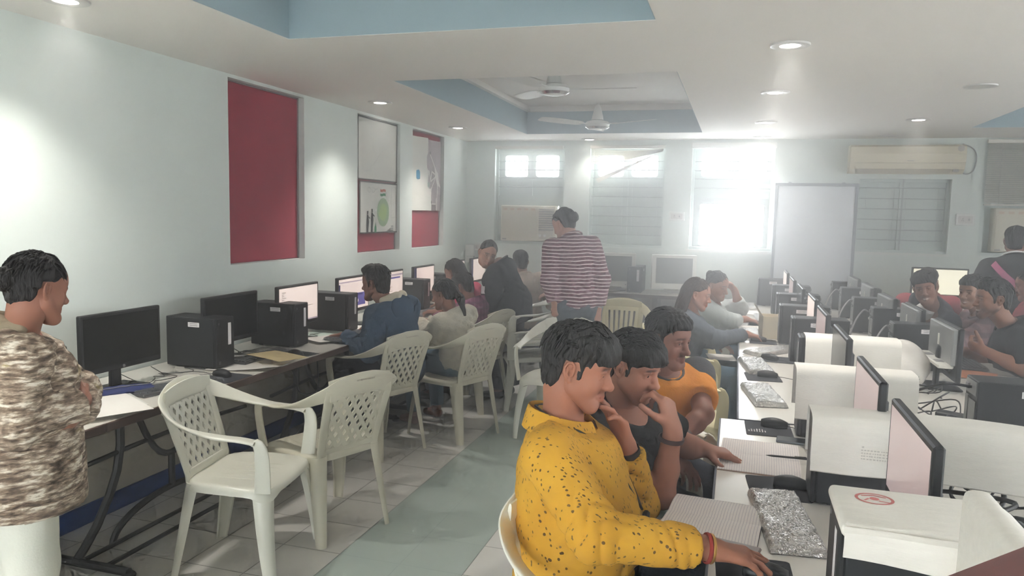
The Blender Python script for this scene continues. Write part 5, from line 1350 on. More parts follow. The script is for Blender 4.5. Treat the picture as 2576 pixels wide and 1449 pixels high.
# ---- head in its own frame: x right, y forward, z up, origin between the ears
def head_prims(g=1.0, jaw=1.0, beard=False):
    p = [ell((0, -.012, .038), (.073, .094, .083), k=.02), ell((0, .022, -.02), (.061, .068, .082), k=.03)]
    for s in (-1, 1):
        p += [cap((s * .054, .008, -.05), (s * .022 * jaw, .066, -.097), .022, .02, .03), ell((s * .037, .056, -.030), (.025, .022, .026), k=.022)]
        p += [cap((s * .006, .082, .028), (s * .042, .066, .026), .011, .010, .018)]
    p += [cap((-.012, .068, -.098), (.012, .068, -.098), .019, None, .025), ell((0, .066, .05), (.046, .022, .034), k=.03)]
    for s in (-1, 1): p.append(ell((s * .032, .089, .006), (.0195, .017, .0135), k=.012, op=-1))
    for s in (-1, 1): p.append(ell((s * .0315, .0715, .0055), (.0165, .0140, .0138), k=.005))
    for s in (-1, 1): p += [cap((s * .017, .0835, .0135), (s * .032, .0865, .0165), .0042, .0045, .006), cap((s * .032, .0865, .0165), (s * .047, .0765, .0115), .0045, .004, .006), cap((s * .019, .0835, -.0045), (s * .044, .078, -.003), .0032, .003, .006)]
    p += [cap((0, .083, .018), (0, .096, -.010), .0085, .0095, .012), cap((0, .096, -.010), (0, .1085, -.030), .0095, .0125, .010), ell((0, .108, -.031), (.0125, .0115, .0105), k=.008)]
    for s in (-1, 1): p += [ell((s * .0125, .096, -.0345), (.0085, .0105, .0075), k=.007), ell((s * .007, .101, -.0425), (.0035, .006, .004), k=.003, op=-1)]
    p += [cap((0, .090, -.046), (0, .091, -.056), .008, .008, .012)]
    for s in (-1, 1): p += [cap((0, .0935, -.0615), (s * .023, .0805, -.0645), .0066, .003, .006), cap((0, .0925, -.0725), (s * .020, .0805, -.069), .0075, .003, .006)]
    p += [cap((-.022, .090, -.0672), (.022, .090, -.0672), .0016, None, .003, -1)]
    for s in (-1, 1):
        E = lambda u, v, w=0.0: V3(s * (.0735 + .011 * max(0, -(u)) / .02 + w), -.006 + u, -.004 + v)      # ear plane flares outward to the back
        R = np.array([[math.cos(.5), -s * math.sin(.5), 0], [s * math.sin(.5), math.cos(.5), 0], [0, 0, 1]])
        p += [ell(E(-.004, 0, -.002), (.0055, .0165, .0265), R, k=.005)]
        rim = [(.008, .012), (.006, .024), (-.003, .0305), (-.014, .027), (-.0195, .015), (-.0185, .001), (-.013, -.012), (-.006, -.021)]
        for (u0, v0), (u1, v1) in zip(rim[:-1], rim[1:]): p.append(cap(E(u0, v0, .0035), E(u1, v1, .0035), .0034, .0034, .003))
        p += [ell(E(-.001, -.024, .0), (.0052, .0075, .0085), k=.004), cap(E(.008, .006, .001), E(.0065, -.006, .002), .0042, .0040, .003)]
        for (u0, v0), (u1, v1) in zip([(-.012, .014), (-.011, .0, ), (-.004, -.011)][:-1], [(-.012, .014), (-.011, .0), (-.004, -.011)][1:]): p.append(cap(E(u0, v0, .002), E(u1, v1, .002), .0027, .0027, .003))
        p += [ell(E(-.0015, -.001, .003), (.006, .0055, .0085), k=.003, op=-1)]
    return p
def head_tone(L, base, o):
    """per-vertex skin colour from head coordinates"""
    x, y, z = np.abs(L[:, 0]), L[:, 1], L[:, 2]; c = np.tile(base, (len(L), 1))
    def blend(m, col): 
        nonlocal c; c = c * (1 - m[:, None]) + np.asarray(col) * m[:, None]
    sm = lambda v, a, b: np.clip((v - a) / (b - a), 0, 1)
    blend(.35 * sm(.030, 0, 1) * np.exp(-((x - .038) ** 2 + (z + .03) ** 2) / .0006) * (y > .04) * 12, base * np.array([1.08, .86, .82]))
    lip = np.exp(-(((x) / .020) ** 4 + ((z + .0665) / .0095) ** 4)) * (y > .072); blend(.8 * lip, base * np.array([.86, .55, .55]) if o.get('male', True) else base * np.array([1.0, .5, .5]))
    br = np.exp(-(((x - .030) / .019) ** 4 + ((z - .0265 + (x - .03) * .12) / .0052) ** 4)) * (y > .05); blend(np.clip(br * 1.2, 0, .92), linv((34, 26, 24)))
    eyed = np.exp(-(((x - .0318) / .0135) ** 4 + ((z - .0045) / .0062) ** 4)) * (y > .076)
    if not o.get('eyes'): blend(.85 * eyed, linv((40, 28, 26)))
    else: blend(.7 * np.exp(-(((x - .0318) / .0165) ** 4 + ((z - .0125) / .0022) ** 2)) * (y > .076), linv((36, 26, 24)))
    if o.get('stubble'):
        st = o['stubble']; ml = np.exp(-((x / .026) ** 4 + ((z + .052) / .0075) ** 2)) * (y > .078); blend(st * np.clip(ml * 1.1, 0, 1), linv((50, 38, 34)))
        jw = sm(-z, .055, .085) * (y > -.005) * (z > -.125) ; blend(st * .35 * jw, linv((58, 46, 42)))
    if o.get('beard'):
        jw = np.clip(sm(-z + .35 * np.maximum(0, .05 - y), .050, .072), 0, 1) * (y > -.012) * (z > -.128) * (1 - lip); blend(o['beard'] * jw, linv((44, 34, 30)))
    if o.get('smile'): blend(.9 * np.exp(-((x / .019) ** 4 + ((z + .066) / .0045) ** 4)) * (y > .078), linv((232, 226, 218)))
    return c
HL_M = ([-.13, -.10, -.075, -.050, -.036, -.030, .006, .010, .014, .026, .031, .05, .075, .12], [-.092, -.088, -.080, -.068, -.045, .029, .029, .010, -.020, -.022, .022, .045, .062, .066])
def hair_prims(st, v=1.0):
    c = [ell((0, -.014, .040), (.079, .1005, .092), k=.02)]
    if st not in ('pony', 'ponylow', 'bun', 'bunhigh', 'long'): c += [ell((0, -.050, -.030), (.0625, .051, .062), k=.02), ell((0, .000, -.004), (.0745, .060, .062), k=.015)]
    else: c += [ell((0, -.050, -.022), (.060, .050, .050), k=.02)]
    if st == 'quiff': c += [ell((0, .052, .100), (.060, .050, .030), k=.03), ell((0, .0, .108), (.066, .07, .028), k=.03)]
    if st == 'mop': c += [ell((0, .02, .088), (.078, .088, .046), k=.03), ell((0, .070, .062), (.066, .040, .036), k=.02), ell((.0, .088, .046), (.056, .024, .024), k=.02)]
    if st == 'fringe': c += [ell((0, .028, .074), (.080, .084, .050), k=.03), ell((.0, .078, .046), (.066, .032, .036), k=.02), ell((-.03, .082, .034), (.040, .022, .024), k=.02)]
    if st == 'curl': c += [ell((0, .01, .085), (.083, .09, .055), k=.03), ell((0, .066, .066), (.062, .036, .03), k=.02)]
    if st == 'short': c += [ell((0, .01, .075), (.076, .094, .060), k=.02)]
    if st == 'pony': c += [ell((0, -.098, .030), (.03, .03, .03), k=.02), cap((0, -.115, .02), (.0, -.150, -.06), .026, .030, .03), cap((0, -.150, -.06), (.01, -.155, -.20), .030, .012, .03)]
    if st == 'ponylow': c += [cap((0, -.09, -.03), (0, -.12, -.10), .028, .024, .03), cap((0, -.12, -.10), (.02, -.13, -.22), .024, .008, .03)]
    if st == 'bunhigh': c += [ell((0, -.088, .078), (.040, .038, .038), k=.008)]
    if st == 'bun': c += [ell((0, -.118, .022), (.046, .036, .044), k=.010)]
    if st == 'long': c += [ell((0, -.085, -.04), (.078, .045, .12), k=.04), ell((0, -.11, -.17), (.085, .035, .14), k=.04), cap((.055, -.03, -.02), (.06, -.07, -.22), .028, .02, .03), cap((-.055, -.03, -.02), (-.06, -.07, -.22), .028, .02, .03)]
    return c
HLINES = {'mop': .026, 'fringe': .020, 'quiff': 0, 'short': 0, 'curl': .01}
def build_head(o, M, base_col, h, w2, base, root):
    """returns world verts, faces, colours for the head; adds hair and eyes as children of root"""
    R, c, sc = M
    pr = head_prims(jaw=o.get('jaw', 1.0)); G = Grid(pr, h, .012); D = G.field(pr)
    P, F = surfnet(D, G.o, h); col = head_tone(P, base_col, o)
    W = (P * sc) @ R.T + c
    return W, F, col
def strands(rnd, st, n, h_extra=0.0):
    """tapered locks following the scalp; local head coordinates; returns list of (path, radii)"""
    out = []
    for i in range(n):
        th = rnd.uniform(0, 2 * PI); ph = rnd.uniform(0.02, 1.25)
        d = V3(math.sin(ph) * math.cos(th), math.sin(ph) * math.sin(th), math.cos(ph))
        c = V3(0, -.014, .040); rr = V3(.079, .1005, .092) * (1.0 if st not in ('mop', 'fringe') else 1.03)
        p = c + d * rr
        if st in ('mop', 'fringe', 'quiff', 'curl') and p[1] > .0: p = p + V3(0, .012, .012)
        nrm = unit(d / rr)
        flow = {'mop': V3(.25 * rnd.uniform(-1, 1), 1.0, -.1), 'fringe': V3(-.5, 1.0, -.1), 'quiff': V3(.2 * rnd.uniform(-1, 1), .9, .5), 'curl': V3(rnd.uniform(-1, 1), rnd.uniform(-.2, 1), .2)}.get(st, V3(.3 * rnd.uniform(-1, 1), -.3 if p[1] < 0 else .6, -.6))
        if d[1] < -.25 and st in ('mop', 'fringe', 'quiff', 'short', 'curl'): flow = V3(.1 * rnd.uniform(-1, 1), -.2, -1)
        tg = unit(flow - nrm * (flow @ nrm)); L = rnd.uniform(.025, .05); lift = rnd.uniform(.001, .006)
        q1 = p + tg * L * .5 + nrm * lift; q2 = p + tg * L + nrm * (lift * .5 - .006)
        if st in ('mop', 'fringe') and d[1] > .35: q2 = q2 + V3(0, .002, -.012)
        w_ = rnd.uniform(.5, 1.0); out.append(([p - nrm * .003, (p + q1) / 2 + nrm * .001, q1, q2], [.0034 * w_, .0042 * w_, .0034 * w_, .0005]))
    return out
def add_hair(o, M, h, base, root, seed):
    R, c, sc = M; st = o['hair']; pr = hair_prims(st); G = Grid(pr, h, .02); D = G.field(pr); X, Y, Z_ = G.xyz()
    ys, zs = HL_M
    zs = [z - (HLINES.get(st, 0) if y > .035 else 0) for y, z in zip(ys, zs)]
    if o.get('part_face'): zs = [z + (.0 if y < .03 else .012) for y, z in zip(ys, zs)]
    zl = np.interp(Y, ys, zs)
    if st in ('pony', 'ponylow', 'bun', 'bunhigh', 'long'):
        ys = [-.13, -.10, -.075, -.05, -.034, -.028, .008, .013, .03, .05, .075, .12]; zs = [-.3, -.3, -.075 if st != 'long' else -.4, -.06 if st != 'long' else -.3, -.03, .028, .032, .028, .042, .058, .070, .074]
        zl = np.interp(Y, ys, zs)
    if o.get('cover_ears'): zl = zl - .03 * np.exp(-((Y - .01) / .03) ** 2)
    stripes = .0016 * np.sin(X * 330 + 3 * np.sin(Y * 60) + 2 * np.sin(Z_ * 45)) + .0014 * np.sin(Y * 210 + X * 150 + 2 * np.sin(Z_ * 70)) + .0035 * np.sin(X * 75 + 1.7) * np.sin(Y * 68 + .6) * np.sin(Z_ * 52 + 1)
    D = np.maximum(D + stripes * o.get('rough', 1.0), zl - Z_)
    fc = [ell((0, .024, -.02), (.063, .066, .084), k=.01)]
    P, F = surfnet(D, G.o, h)
    mb = MB(); mb.add(P.tolist(), F.tolist())
    rnd = random.Random(seed)
    for path, rad in strands(rnd, st, o.get('locks', 0)):
        if path[0][2] < np.interp(path[0][1], ys, zs) + .01: continue
        mb.tube(path, rad, 5)
    for path, rad in o.get('extra_locks', []): mb.tube(path, rad, 5)
    Rm = R * sc
    mb.v = [tuple(Rm @ np.array(v) + c - np.asarray(base)) for v in mb.v]
    return obj('hair', mb, o.get('hair_mat', m_hair), root, smooth=True, angle=180)
def hand_prims(W, d, n, right, s, curls, thumb=.5, spread=.12, k=.009):
    d = unit(d); n = unit(np.asarray(n, float) - d * (np.asarray(n, float) @ d)); t_ = np.cross(d, n); t_ = t_ if right else -t_
    p = []; W = np.asarray(W, float)
    offs = (.030, .010, -.010, -.029); kn = (.090, .094, .088, .078); seg = ((.043, .026, .021), (.047, .030, .022), (.043, .028, .021), (.034, .021, .019)); rad = (.0094, .0097, .0092, .0082)
    p.append(cap(W - d * .02, W + d * .02, .025 * s, .023 * s, .02))
    for i in range(4):
        K = W + (d * kn[i] + t_ * offs[i] * .98) * s
        p.append(cap(W + (d * .012 + t_ * offs[i] * .55) * s, K, .0155 * s, .0128 * s, .016))
        c_ = curls[i]; a = 0; P_ = K; dirv = unit(d + t_ * spread * (1.5 - i) * .55)
        for j, (L, f) in enumerate(zip(seg[i], (1.0, 1.15, .75))):
            a += c_ * f; q = dirv * math.cos(a) + n * math.sin(a); E = P_ + q * L * s
            r0 = rad[i] * s * (1 - .09 * j); p.append(cap(P_, E, r0 * 1.02, r0 * .92, .005 if j else k)); P_ = E
    B = W + (d * .022 + t_ * .022 + n * .006) * s; dv = unit(t_ * .8 + d * .62 + n * .28); E = B + dv * .046 * s
    p.append(cap(W + (d * .02 + t_ * .008) * s, E, .017 * s, .0125 * s, .015)); P_ = E
    for L, f in ((.032, .55), (.027, .9)):
        q = unit(dv + (d * .5 + n * .5) * thumb * f - t_ * thumb * .35 * f); E = P_ + q * L * s; p.append(cap(P_, E, .0112 * s, .0096 * s, .005)); P_ = E
    return p
def ik(a, c, l1, l2, pole):
    a, c = np.asarray(a, float), np.asarray(c, float); v = c - a; L = min(np.linalg.norm(v), (l1 + l2) * .995); u = unit(v)
    x = (l1 * l1 - l2 * l2 + L * L) / (2 * L); hgt = math.sqrt(max(l1 * l1 - x * x, 0)); pl = np.asarray(pole, float); pl = unit(pl - u * (pl @ u))
    return a + u * x + pl * hgt
def rot_head(yaw, pitch, roll):
    """columns: right, forward, up"""
    y, p, r = (math.radians(q) for q in (yaw, pitch, roll))
    f = V3(math.cos(y) * math.cos(p), math.sin(y) * math.cos(p), math.sin(p)); rt = unit(np.cross(f, V3(0, 0, 1))); up = np.cross(rt, f)
    rt2 = rt * math.cos(r) + up * math.sin(r); up2 = np.cross(rt2, f); return np.stack([rt2, f, up2], 1)
def wrinkle(X, Y, Z_, seed, amp, f=1.0):
    r = random.Random(seed); w = 0
    for i in range(5):
        a, b, c = (r.uniform(-1, 1) for _ in range(3)); c *= .8; q = 62 * f * (.55 + .32 * i) / math.sqrt(a * a + b * b + c * c)
        sn = np.sin(q * (a * X + b * Y + c * Z_) + 1.9 * np.sin(17 * f * (b * X - a * Y) + 19 * f * c * Z_ + i) + r.uniform(0, 6))
        g = .5 + .5 * np.sin(11 * f * (c * X + a * Y + b * Z_) + 2.1 * i + seed)
        w = w + (1 - 2 * np.abs(sn) ** .75) * g * g / (1 + .55 * i)
    return amp * .8 * w
SEED = [100]
def person(label, P0, yaw, s=1.0, lean=8, side=0, head=(0, -10, 0), headpos=None, neckpos=None, arms=None, legs='sit', thick=1.0, belly=0.0, skin=(160, 112, 88), hair=None, shirt=None, trousers=None, shoes=None, fine=.010, hfine=.005, knees=None, feet=None, twist=0, group=None, hs=1.0, female=False):
    SEED[0] += 1; seed = SEED[0]
    a = math.radians(yaw); f0 = V3(math.cos(a), math.sin(a), 0); r0 = V3(math.sin(a), -math.cos(a), 0); z0 = V3(0, 0, 1)
    P0 = np.asarray(P0, float); le, sd = math.radians(lean), math.radians(side)
    up = unit(z0 * math.cos(le) * math.cos(sd) + f0 * math.sin(le) + r0 * math.sin(sd))
    nk = P0 + up * .52 * s if neckpos is None else np.asarray(neckpos, float)
    up = unit(nk - P0); tl = np.linalg.norm(nk - P0)
    ta = math.radians(yaw + twist); f1 = V3(math.cos(ta), math.sin(ta), 0)
    rt = unit(np.cross(f1, up)); fw = np.cross(up, rt); rp = r0; R = np.stack([rt, fw, up], 1)
    Rh = rot_head(*head); hc = nk + up * .055 * s + Rh[:, 2] * .085 * s + Rh[:, 1] * .025 * s if headpos is None else np.asarray(headpos, float)
    hsz = s * .97 * hs; sw = (.185 if not female else .165) * s * (1 + .35 * (thick - 1))
    sh = {'R': nk + rt * sw - up * .065 * s, 'L': nk - rt * sw - up * .065 * s}
    base = V3(P0[0], P0[1], 0); bc = linv(skin)
    # joints
    hipw = .095 * s; hip = {'R': P0 + rp * hipw - z0 * .0, 'L': P0 - rp * hipw}
    kn, an = {}, {}
    for q, sg in (('R', 1), ('L', -1)):
        if legs == 'sit':
            kn[q] = hip[q] + f0 * .42 * s + rp * sg * .05 * s - z0 * .015; an[q] = np.array([kn[q][0] - f0[0] * .04, kn[q][1] - f0[1] * .04, .075])
        else:
            kn[q] = (hip[q] * .5 + V3(hip[q][0], hip[q][1], .08) * .5) + f0 * .02; an[q] = V3(hip[q][0], hip[q][1], .075) - f0 * .02
        if knees and q in knees: kn[q] = np.asarray(knees[q], float)
        if feet and q in feet: an[q] = np.asarray(feet[q], float)
    A = {}
    for q, sg in (('R', 1), ('L', -1)):
        d = (arms or {}).get(q, {})
        wr = np.asarray(d.get('w', sh[q] + f0 * .12 - z0 * .45), float)
        el = np.asarray(d['e'], float) if 'e' in d else ik(sh[q], wr, .29 * s, .255 * s, d.get('pole', -z0 + rp * sg * .4 - f0 * .3))
        A[q] = dict(el=el, wr=wr, d=np.asarray(d.get('d', unit(wr - el)), float), n=np.asarray(d.get('n', -z0), float), c=d.get('c', (.35, .4, .45, .5)), th=d.get('th', .4), hide=d.get('hide', False), sp=d.get('sp', .12))
    T = thick
    def torso(i, b=1.0):   # i = inflation
        bl = belly
        return [ell(P0 + up * .02 * s, V3(.168 * T + i, .120 * T + i, .115 + i) * s, R, .05), ell(P0 + up * tl * .36 + fw * bl * .45, V3((.148 if not female else .128) * T + i, (.108 + bl * .5) * T + i, .17 + i) * s, R, .07),
                ell(P0 + up * tl * .66 + fw * (.012 + bl * .15), V3((.165 if not female else .145) * T + i, .118 * T + i, .17 + i) * s, R, .06), cap(sh['R'] - rt * .03 * s, sh['L'] + rt * .03 * s, (.056 + i) * s, None, .05),
                cap(nk - up * .05 * s, nk + up * .0 * s, (.075 + i) * s, (.060 + i * .8) * s, .05)] + ([ell(P0 + up * tl * .66 + fw * .095 * s + rt * q * .075 * s, V3(.07, .06, .07) * s + i, R, .03) for q in (-1, 1)] if female else [])
    def arm(q, i, f0_=0.0): 
        e = A[q]; return [cap(sh[q], e['el'], (.053 * (T * .5 + .5) + i) * s, (.043 + i) * s, .03), cap(e['el'], e['wr'], (.044 + i) * s, (.029 + i) * s, .03)]
    def leg(q, i): return [cap(hip[q], kn[q], (.088 * T + i) * s, (.060 + i) * s, .04), cap(kn[q], an[q], (.058 + i) * s, (.038 + i) * s, .03)]
    # ---- body: core + arms with hands + head, one mesh
    Vs, Fs, Cs = [], [], []; off = 0
    def put(P, F, C):
        nonlocal off
        if len(P) == 0: return
        Vs.append(P); Fs.append(F + off); Cs.append(C); off += len(P)
    pr = torso(-.012) + leg('R', -.010) + leg('L', -.010) + [q for z in 'RL' for q in (cap(sh[z], A[z]['el'], .042 * s, .034 * s, .03),)] + [cap(an[z], an[z] + f0 * .10 * s - z0 * .03, .030 * s, .022 * s, .03) for z in 'RL']
    G = Grid(pr, .018); D = G.field(pr); P, F = surfnet(D, G.o, G.h); put(P, F, np.tile(bc, (len(P), 1)))
    for q in 'RL':
        e = A[q]
        if e['hide']: continue
        mid = sh[q] * .35 + e['el'] * .65 if (shirt or {}).get('sleeve') == 'short' else e['el']
        st_ = sh[q] * .5 + e['el'] * .5 if (shirt or {}).get('sleeve') == 'short' else e['el'] * .75 + e['wr'] * .25
        pr = [cap(st_, e['el'], .046 * s, .041 * s, .02)] if (shirt or {}).get('sleeve') == 'short' else []
        m1 = e['el'] * .6 + e['wr'] * .4
        pr += [cap(e['el'] if pr else st_, m1, .042 * s, .040 * s, .02), cap(m1, e['wr'], .040 * s, .027 * s, .02)] + hand_prims(e['wr'], e['d'], e['n'], q == 'R', s * (.92 if female else 1.0), e['c'], e['th'], e['sp'])
        G = Grid(pr, min(hfine, .0045)); D = G.field(pr); P, F = surfnet(D, G.o, G.h); put(P, F, np.tile(bc, (len(P), 1)))
    ho = dict(hair or {}); ho['male'] = not female
    W, F, C = build_head(ho, (Rh, hc, hsz), bc, hfine * .82, None, base, None); put(W, F, C)
    hb = hc - Rh[:, 2] * .07 * s - Rh[:, 1] * .02 * s
    pr = [cap(nk - up * .06 * s, hb, .060 * s * (T * .4 + .6), .052 * s * (T * .4 + .6), .02), cap(hb, hc + Rh[:, 2] * .0 - Rh[:, 1] * .03 * s, .052 * s, .055 * s, .03)]
    G = Grid(pr, min(fine, .008)); D = G.field(pr); P, F = surfnet(D, G.o, G.h); put(P, F, np.tile(bc, (len(P), 1)))
    root = np_mesh('person', np.concatenate(Vs), np.concatenate(Fs), m_skin, base, None, np.concatenate(Cs)); tag(root, label, 'person', group)
    if ho.get('hair'): add_hair(ho, (Rh, hc, hsz), hfine * .9, base, root, seed)
    if ho.get('eyes'):
        gz = ho['eyes'] if isinstance(ho['eyes'], tuple) else (0, 0)
        for sg in (-1, 1):
            mb = MB(); ec = V3(sg * .0315, .0732, .0046); gd = unit(V3(gz[0], 1, gz[1])); 
            mb.ell(ec, (.0125, .0125, .0118), n=16, m=12); nv = len(mb.f)
            Mx = Vector(gd).to_track_quat('Z', 'Y').to_matrix().to_4x4(); mb.cur = 1
            mb.lathe([(.0001, .0131), (.003, .0129), (.0056, .0118), (.0057, .0112)], tuple(ec), 14, Mx)
            mb.v = [tuple(Rh @ (np.array(v) * hsz) + hc - base) for v in mb.v]
            obj('eye', mb, [m_eye, m_iris], root, smooth=True)
    # ---- clothes
    if shirt:
        i = shirt.get('i', .014); slv = shirt.get('sleeve', 'long'); m = shirt['m']
        fr = shirt.get('cuff', .90 if slv == 'long' else .55)
        tp = torso(i) ; G = Grid(tp + arm('R', i + .01) + arm('L', i + .01), shirt.get('h', fine), .03)
        if shirt.get('hem', .07) > .1: tp = tp + [cap(P0 + up * .02, P0 - z0 * (shirt['hem'] + .06) * s, (.165 * T + i + .010) * s, (.172 * T + i + .014) * s, .05)]; G = Grid(tp + arm('R', i + .01) + arm('L', i + .01), shirt.get('h', fine), .03)
        D = G.field(tp + [cut(nk + up * shirt.get('neck', .012) * s, up + fw * shirt.get('vneck', .45)), cut(P0 - up * shirt.get('hem', .07) * s, -up)])
        for q in 'RL':
            e = A[q]; j = i + shirt.get('slv_i', .004)
            if slv == 'long': ap = [cap(sh[q], e['el'], (.056 * (T * .5 + .5) + j) * s, (.045 + j) * s, .03), cap(e['el'], e['wr'], (.045 + j) * s, (.031 + j) * s, .03), cut(e['el'] + (e['wr'] - e['el']) * fr, e['wr'] - e['el'])]
            else: ap = [cap(sh[q], sh[q] + (e['el'] - sh[q]) * (fr + .25), (.058 * (T * .5 + .5) + j) * s, (.056 + j) * s, .03), cut(sh[q] + (e['el'] - sh[q]) * fr, e['el'] - sh[q])]
            D = smin(D, G.field(ap), shirt.get('k', .020))
        X, Y, Z_ = G.xyz()
        D = D + wrinkle(X, Y, Z_, seed, shirt.get('wr', .0022), shirt.get('wf', 1.0))
        fo = list(shirt.get('folds', []))
        for q in 'RL':
            if slv == 'long': e = A[q]; ax = unit(unit(e['wr'] - e['el']) + unit(e['el'] - sh[q])); fo.append((e['el'] - ax * .02, ax + .35 * unit(np.cross(ax, up)), 120, .0085 * s, .10)); fo.append((e['el'] * .35 + e['wr'] * .65, unit(e['wr'] - e['el']) + .3 * fw, 110, .0055 * s, .08))
            fo.append((sh[q] * .75 + P0 * .25 + fw * .05, unit(e['el'] - sh[q]) * .6 + rt * (.8 if q == 'R' else -.8), 90, .0085 * s, .11))
        fo.append((P0 + up * .14 + fw * (.09 + belly), up + .25 * rt, 80, .0095 * s, .15)); fo.append((P0 + up * .13 - fw * .10, up - .2 * rt, 75, .008 * s, .15))
        for p_, d_, fq, am, rd in fo:
            d_ = unit(d_); dx, dy, dz = X - p_[0], Y - p_[1], Z_ - p_[2]; u_ = d_[0] * dx + d_[1] * dy + d_[2] * dz; r2 = dx * dx + dy * dy + dz * dz
            D = D + am * np.exp(-r2 / rd ** 2) * (1 - 2 * np.abs(np.sin(.5 * fq * u_ + 1.3 * np.sin(31 * dx + 27 * dy + 23 * dz))) ** .7)
        P, F = surfnet(D, G.o, G.h); so = np_mesh(shirt.get('name', 'shirt'), P, F, m, base, root)
        if shirt.get('collar'):
            mb = MB(); c0 = nk + up * .020 * s - fw * .006 * s
            for sg in (-1, 1):
                rows = []
                for k in range(13):
                    th = PI * k / 12 * .93; bk = -math.cos(th); rx = math.sin(th)
                    rad = (.076 + .004 * (1 - bk)) * s * (T * .5 + .5); pt = c0 + rt * sg * rx * rad + fw * (bk * rad * 1.02 + .012 * s) - up * (.035 * (bk + 1)) * s * .8
                    ov = unit(rt * sg * rx + fw * bk); fl = .046 + .030 * max(0, bk) 
                    rows.append([pt - up * .012 * s, pt + up * .020 * s, pt + up * .026 * s + ov * .003 * s, pt + up * .018 * s + ov * .008 * s, pt - up * (fl * .30) * s + ov * .020 * s, pt - up * fl * s * .75 + ov * .027 * s])
                mb.grid([[p - base for p in r_] for r_ in rows]); mb.grid([[p - base - (unit(p - c0)) * .0025 for p in r_] for r_ in rows])
            obj('collar', mb, shirt.get('cm', m), root, smooth=True, angle=80)
        elif shirt.get('rib', True):
            mb = MB(); c0 = nk + up * shirt.get('neck', .012) * s; nn = unit(up + fw * shirt.get('vneck', .45)); e1 = unit(np.cross(nn, fw)); e2 = np.cross(nn, e1)
            rr_ = (.074 * (T * .4 + .6) + i * .6) * s
            mb.tube([tuple(c0 - base + (e1 * math.cos(2 * PI * k / 28) + e2 * math.sin(2 * PI * k / 28)) * rr_ - nn * .002) for k in range(28)], .0075 * s, 8, loop=True); obj('neckband', mb, shirt.get('cm', m), root, smooth=True)
        if shirt.get('hood'):
            pr = [cap(nk - fw * .06 * s + rt * sg * .02 * s + up * .0, nk + rt * sg * .085 * s + fw * .03 * s - up * .012 * s, .036 * s, .022 * s, .03) for sg in (-1, 1)] + [ell(nk - fw * .085 * s - up * .055 * s, V3(.115, .040, .095) * s, R, .04), ell(nk + up * .06 * s + fw * .02 * s, V3(.066, .066, .075) * s, R, .02, -1)]
            G = Grid(pr, fine, .02); D = G.field(pr); X, Y, Z_ = G.xyz(); D = D + wrinkle(X, Y, Z_, seed + 5, .003)
            P, F = surfnet(D, G.o, G.h); np_mesh('hood', P, F, m, base, root)
            pr = [cap(nk - fw * .075 * s + up * .035 * s + rt * sg * .03 * s, nk + rt * sg * .088 * s - fw * .0 * s + up * .022 * s, .036 * s, .026 * s, .02) for sg in (-1, 1)] + [ell(nk + up * .085 * s + fw * .012 * s, V3(.064, .066, .075) * s, R, .01, -1)]
            G = Grid(pr, fine * .8, .02); P, F = surfnet(G.field(pr), G.o, G.h); np_mesh('hood_lining', P, F, shirt.get('hm', m), base, root)
    if trousers:
        i = trousers.get('i', .012); fl = trousers.get('flare', 0); fr = trousers.get('len', .93); pr = [ell(P0 + up * .0, V3(.170 * T + i, .122 * T + i, .125 + i) * s, R, .05)]
        G = Grid(pr + leg('R', i + fl) + leg('L', i + fl), trousers.get('h', max(fine, .010)), .03); D = G.field(pr + [cut(P0 + up * .09 * s, up)])
        for q in 'RL': D = smin(D, G.field([cap(hip[q], kn[q], (.090 * T + i) * s, (.064 + i) * s, .04), cap(kn[q], an[q], (.062 + i) * s, (.044 + i + fl) * s, .03), cut(kn[q] + (an[q] - kn[q]) * fr, an[q] - kn[q])]), .03)
        X, Y, Z_ = G.xyz(); D = D + wrinkle(X, Y, Z_, seed + 9, trousers.get('wr', .0025))
        P, F = surfnet(D, G.o, G.h); np_mesh('trousers', P, F, trousers['m'], base, root)
    if shoes:
        for q in 'RL':
            pr = [cap(an[q] - z0 * .03, an[q] + f0 * .13 * s - z0 * .045, .038 * s, .030 * s, .03), ell(an[q] - f0 * .01 - z0 * .04, V3(.036, .045, .035) * s, None, .02), cut(V3(an[q][0], an[q][1], .004), -z0)]
            if shoes.get('low'): pr.append(cut(an[q] + z0 * (-.01), z0))
            G = Grid(pr, .008); D = G.field(pr); P, F = surfnet(D, G.o, G.h); np_mesh('shoe', P, F, shoes['m'], base, root)
    info = dict(root=root, base=base, A=A, sh=sh, nk=nk, up=up, fw=fw, rt=rt, Rh=Rh, hc=hc, P0=P0, s=s, hsz=hsz)
    return info
def band(info, q, f, r, w, m, name, flat=False, along='fore'):
    """bracelet or watch strap around the forearm at fraction f"""
    e = info['A'][q]; ax = unit(e['wr'] - e['el']); c = e['el'] + (e['wr'] - e['el']) * f - info['base']
    t1 = unit(np.cross(ax, V3(0, 0, 1) if abs(ax[2]) < .9 else V3(1, 0, 0))); t2 = np.cross(ax, t1); mb = MB(); n = 28
    rings = [[c + (t1 * math.cos(2 * PI * k / n) + t2 * math.sin(2 * PI * k / n)) * (r + dr) + ax * dz for k in range(n)] for dr, dz in ((0, -w), (.004, -w), (.0055, 0), (.004, w), (0, w))]
    mb.loft(rings, True, False); return obj(name, mb, m, info['root'], smooth=True, angle=50)
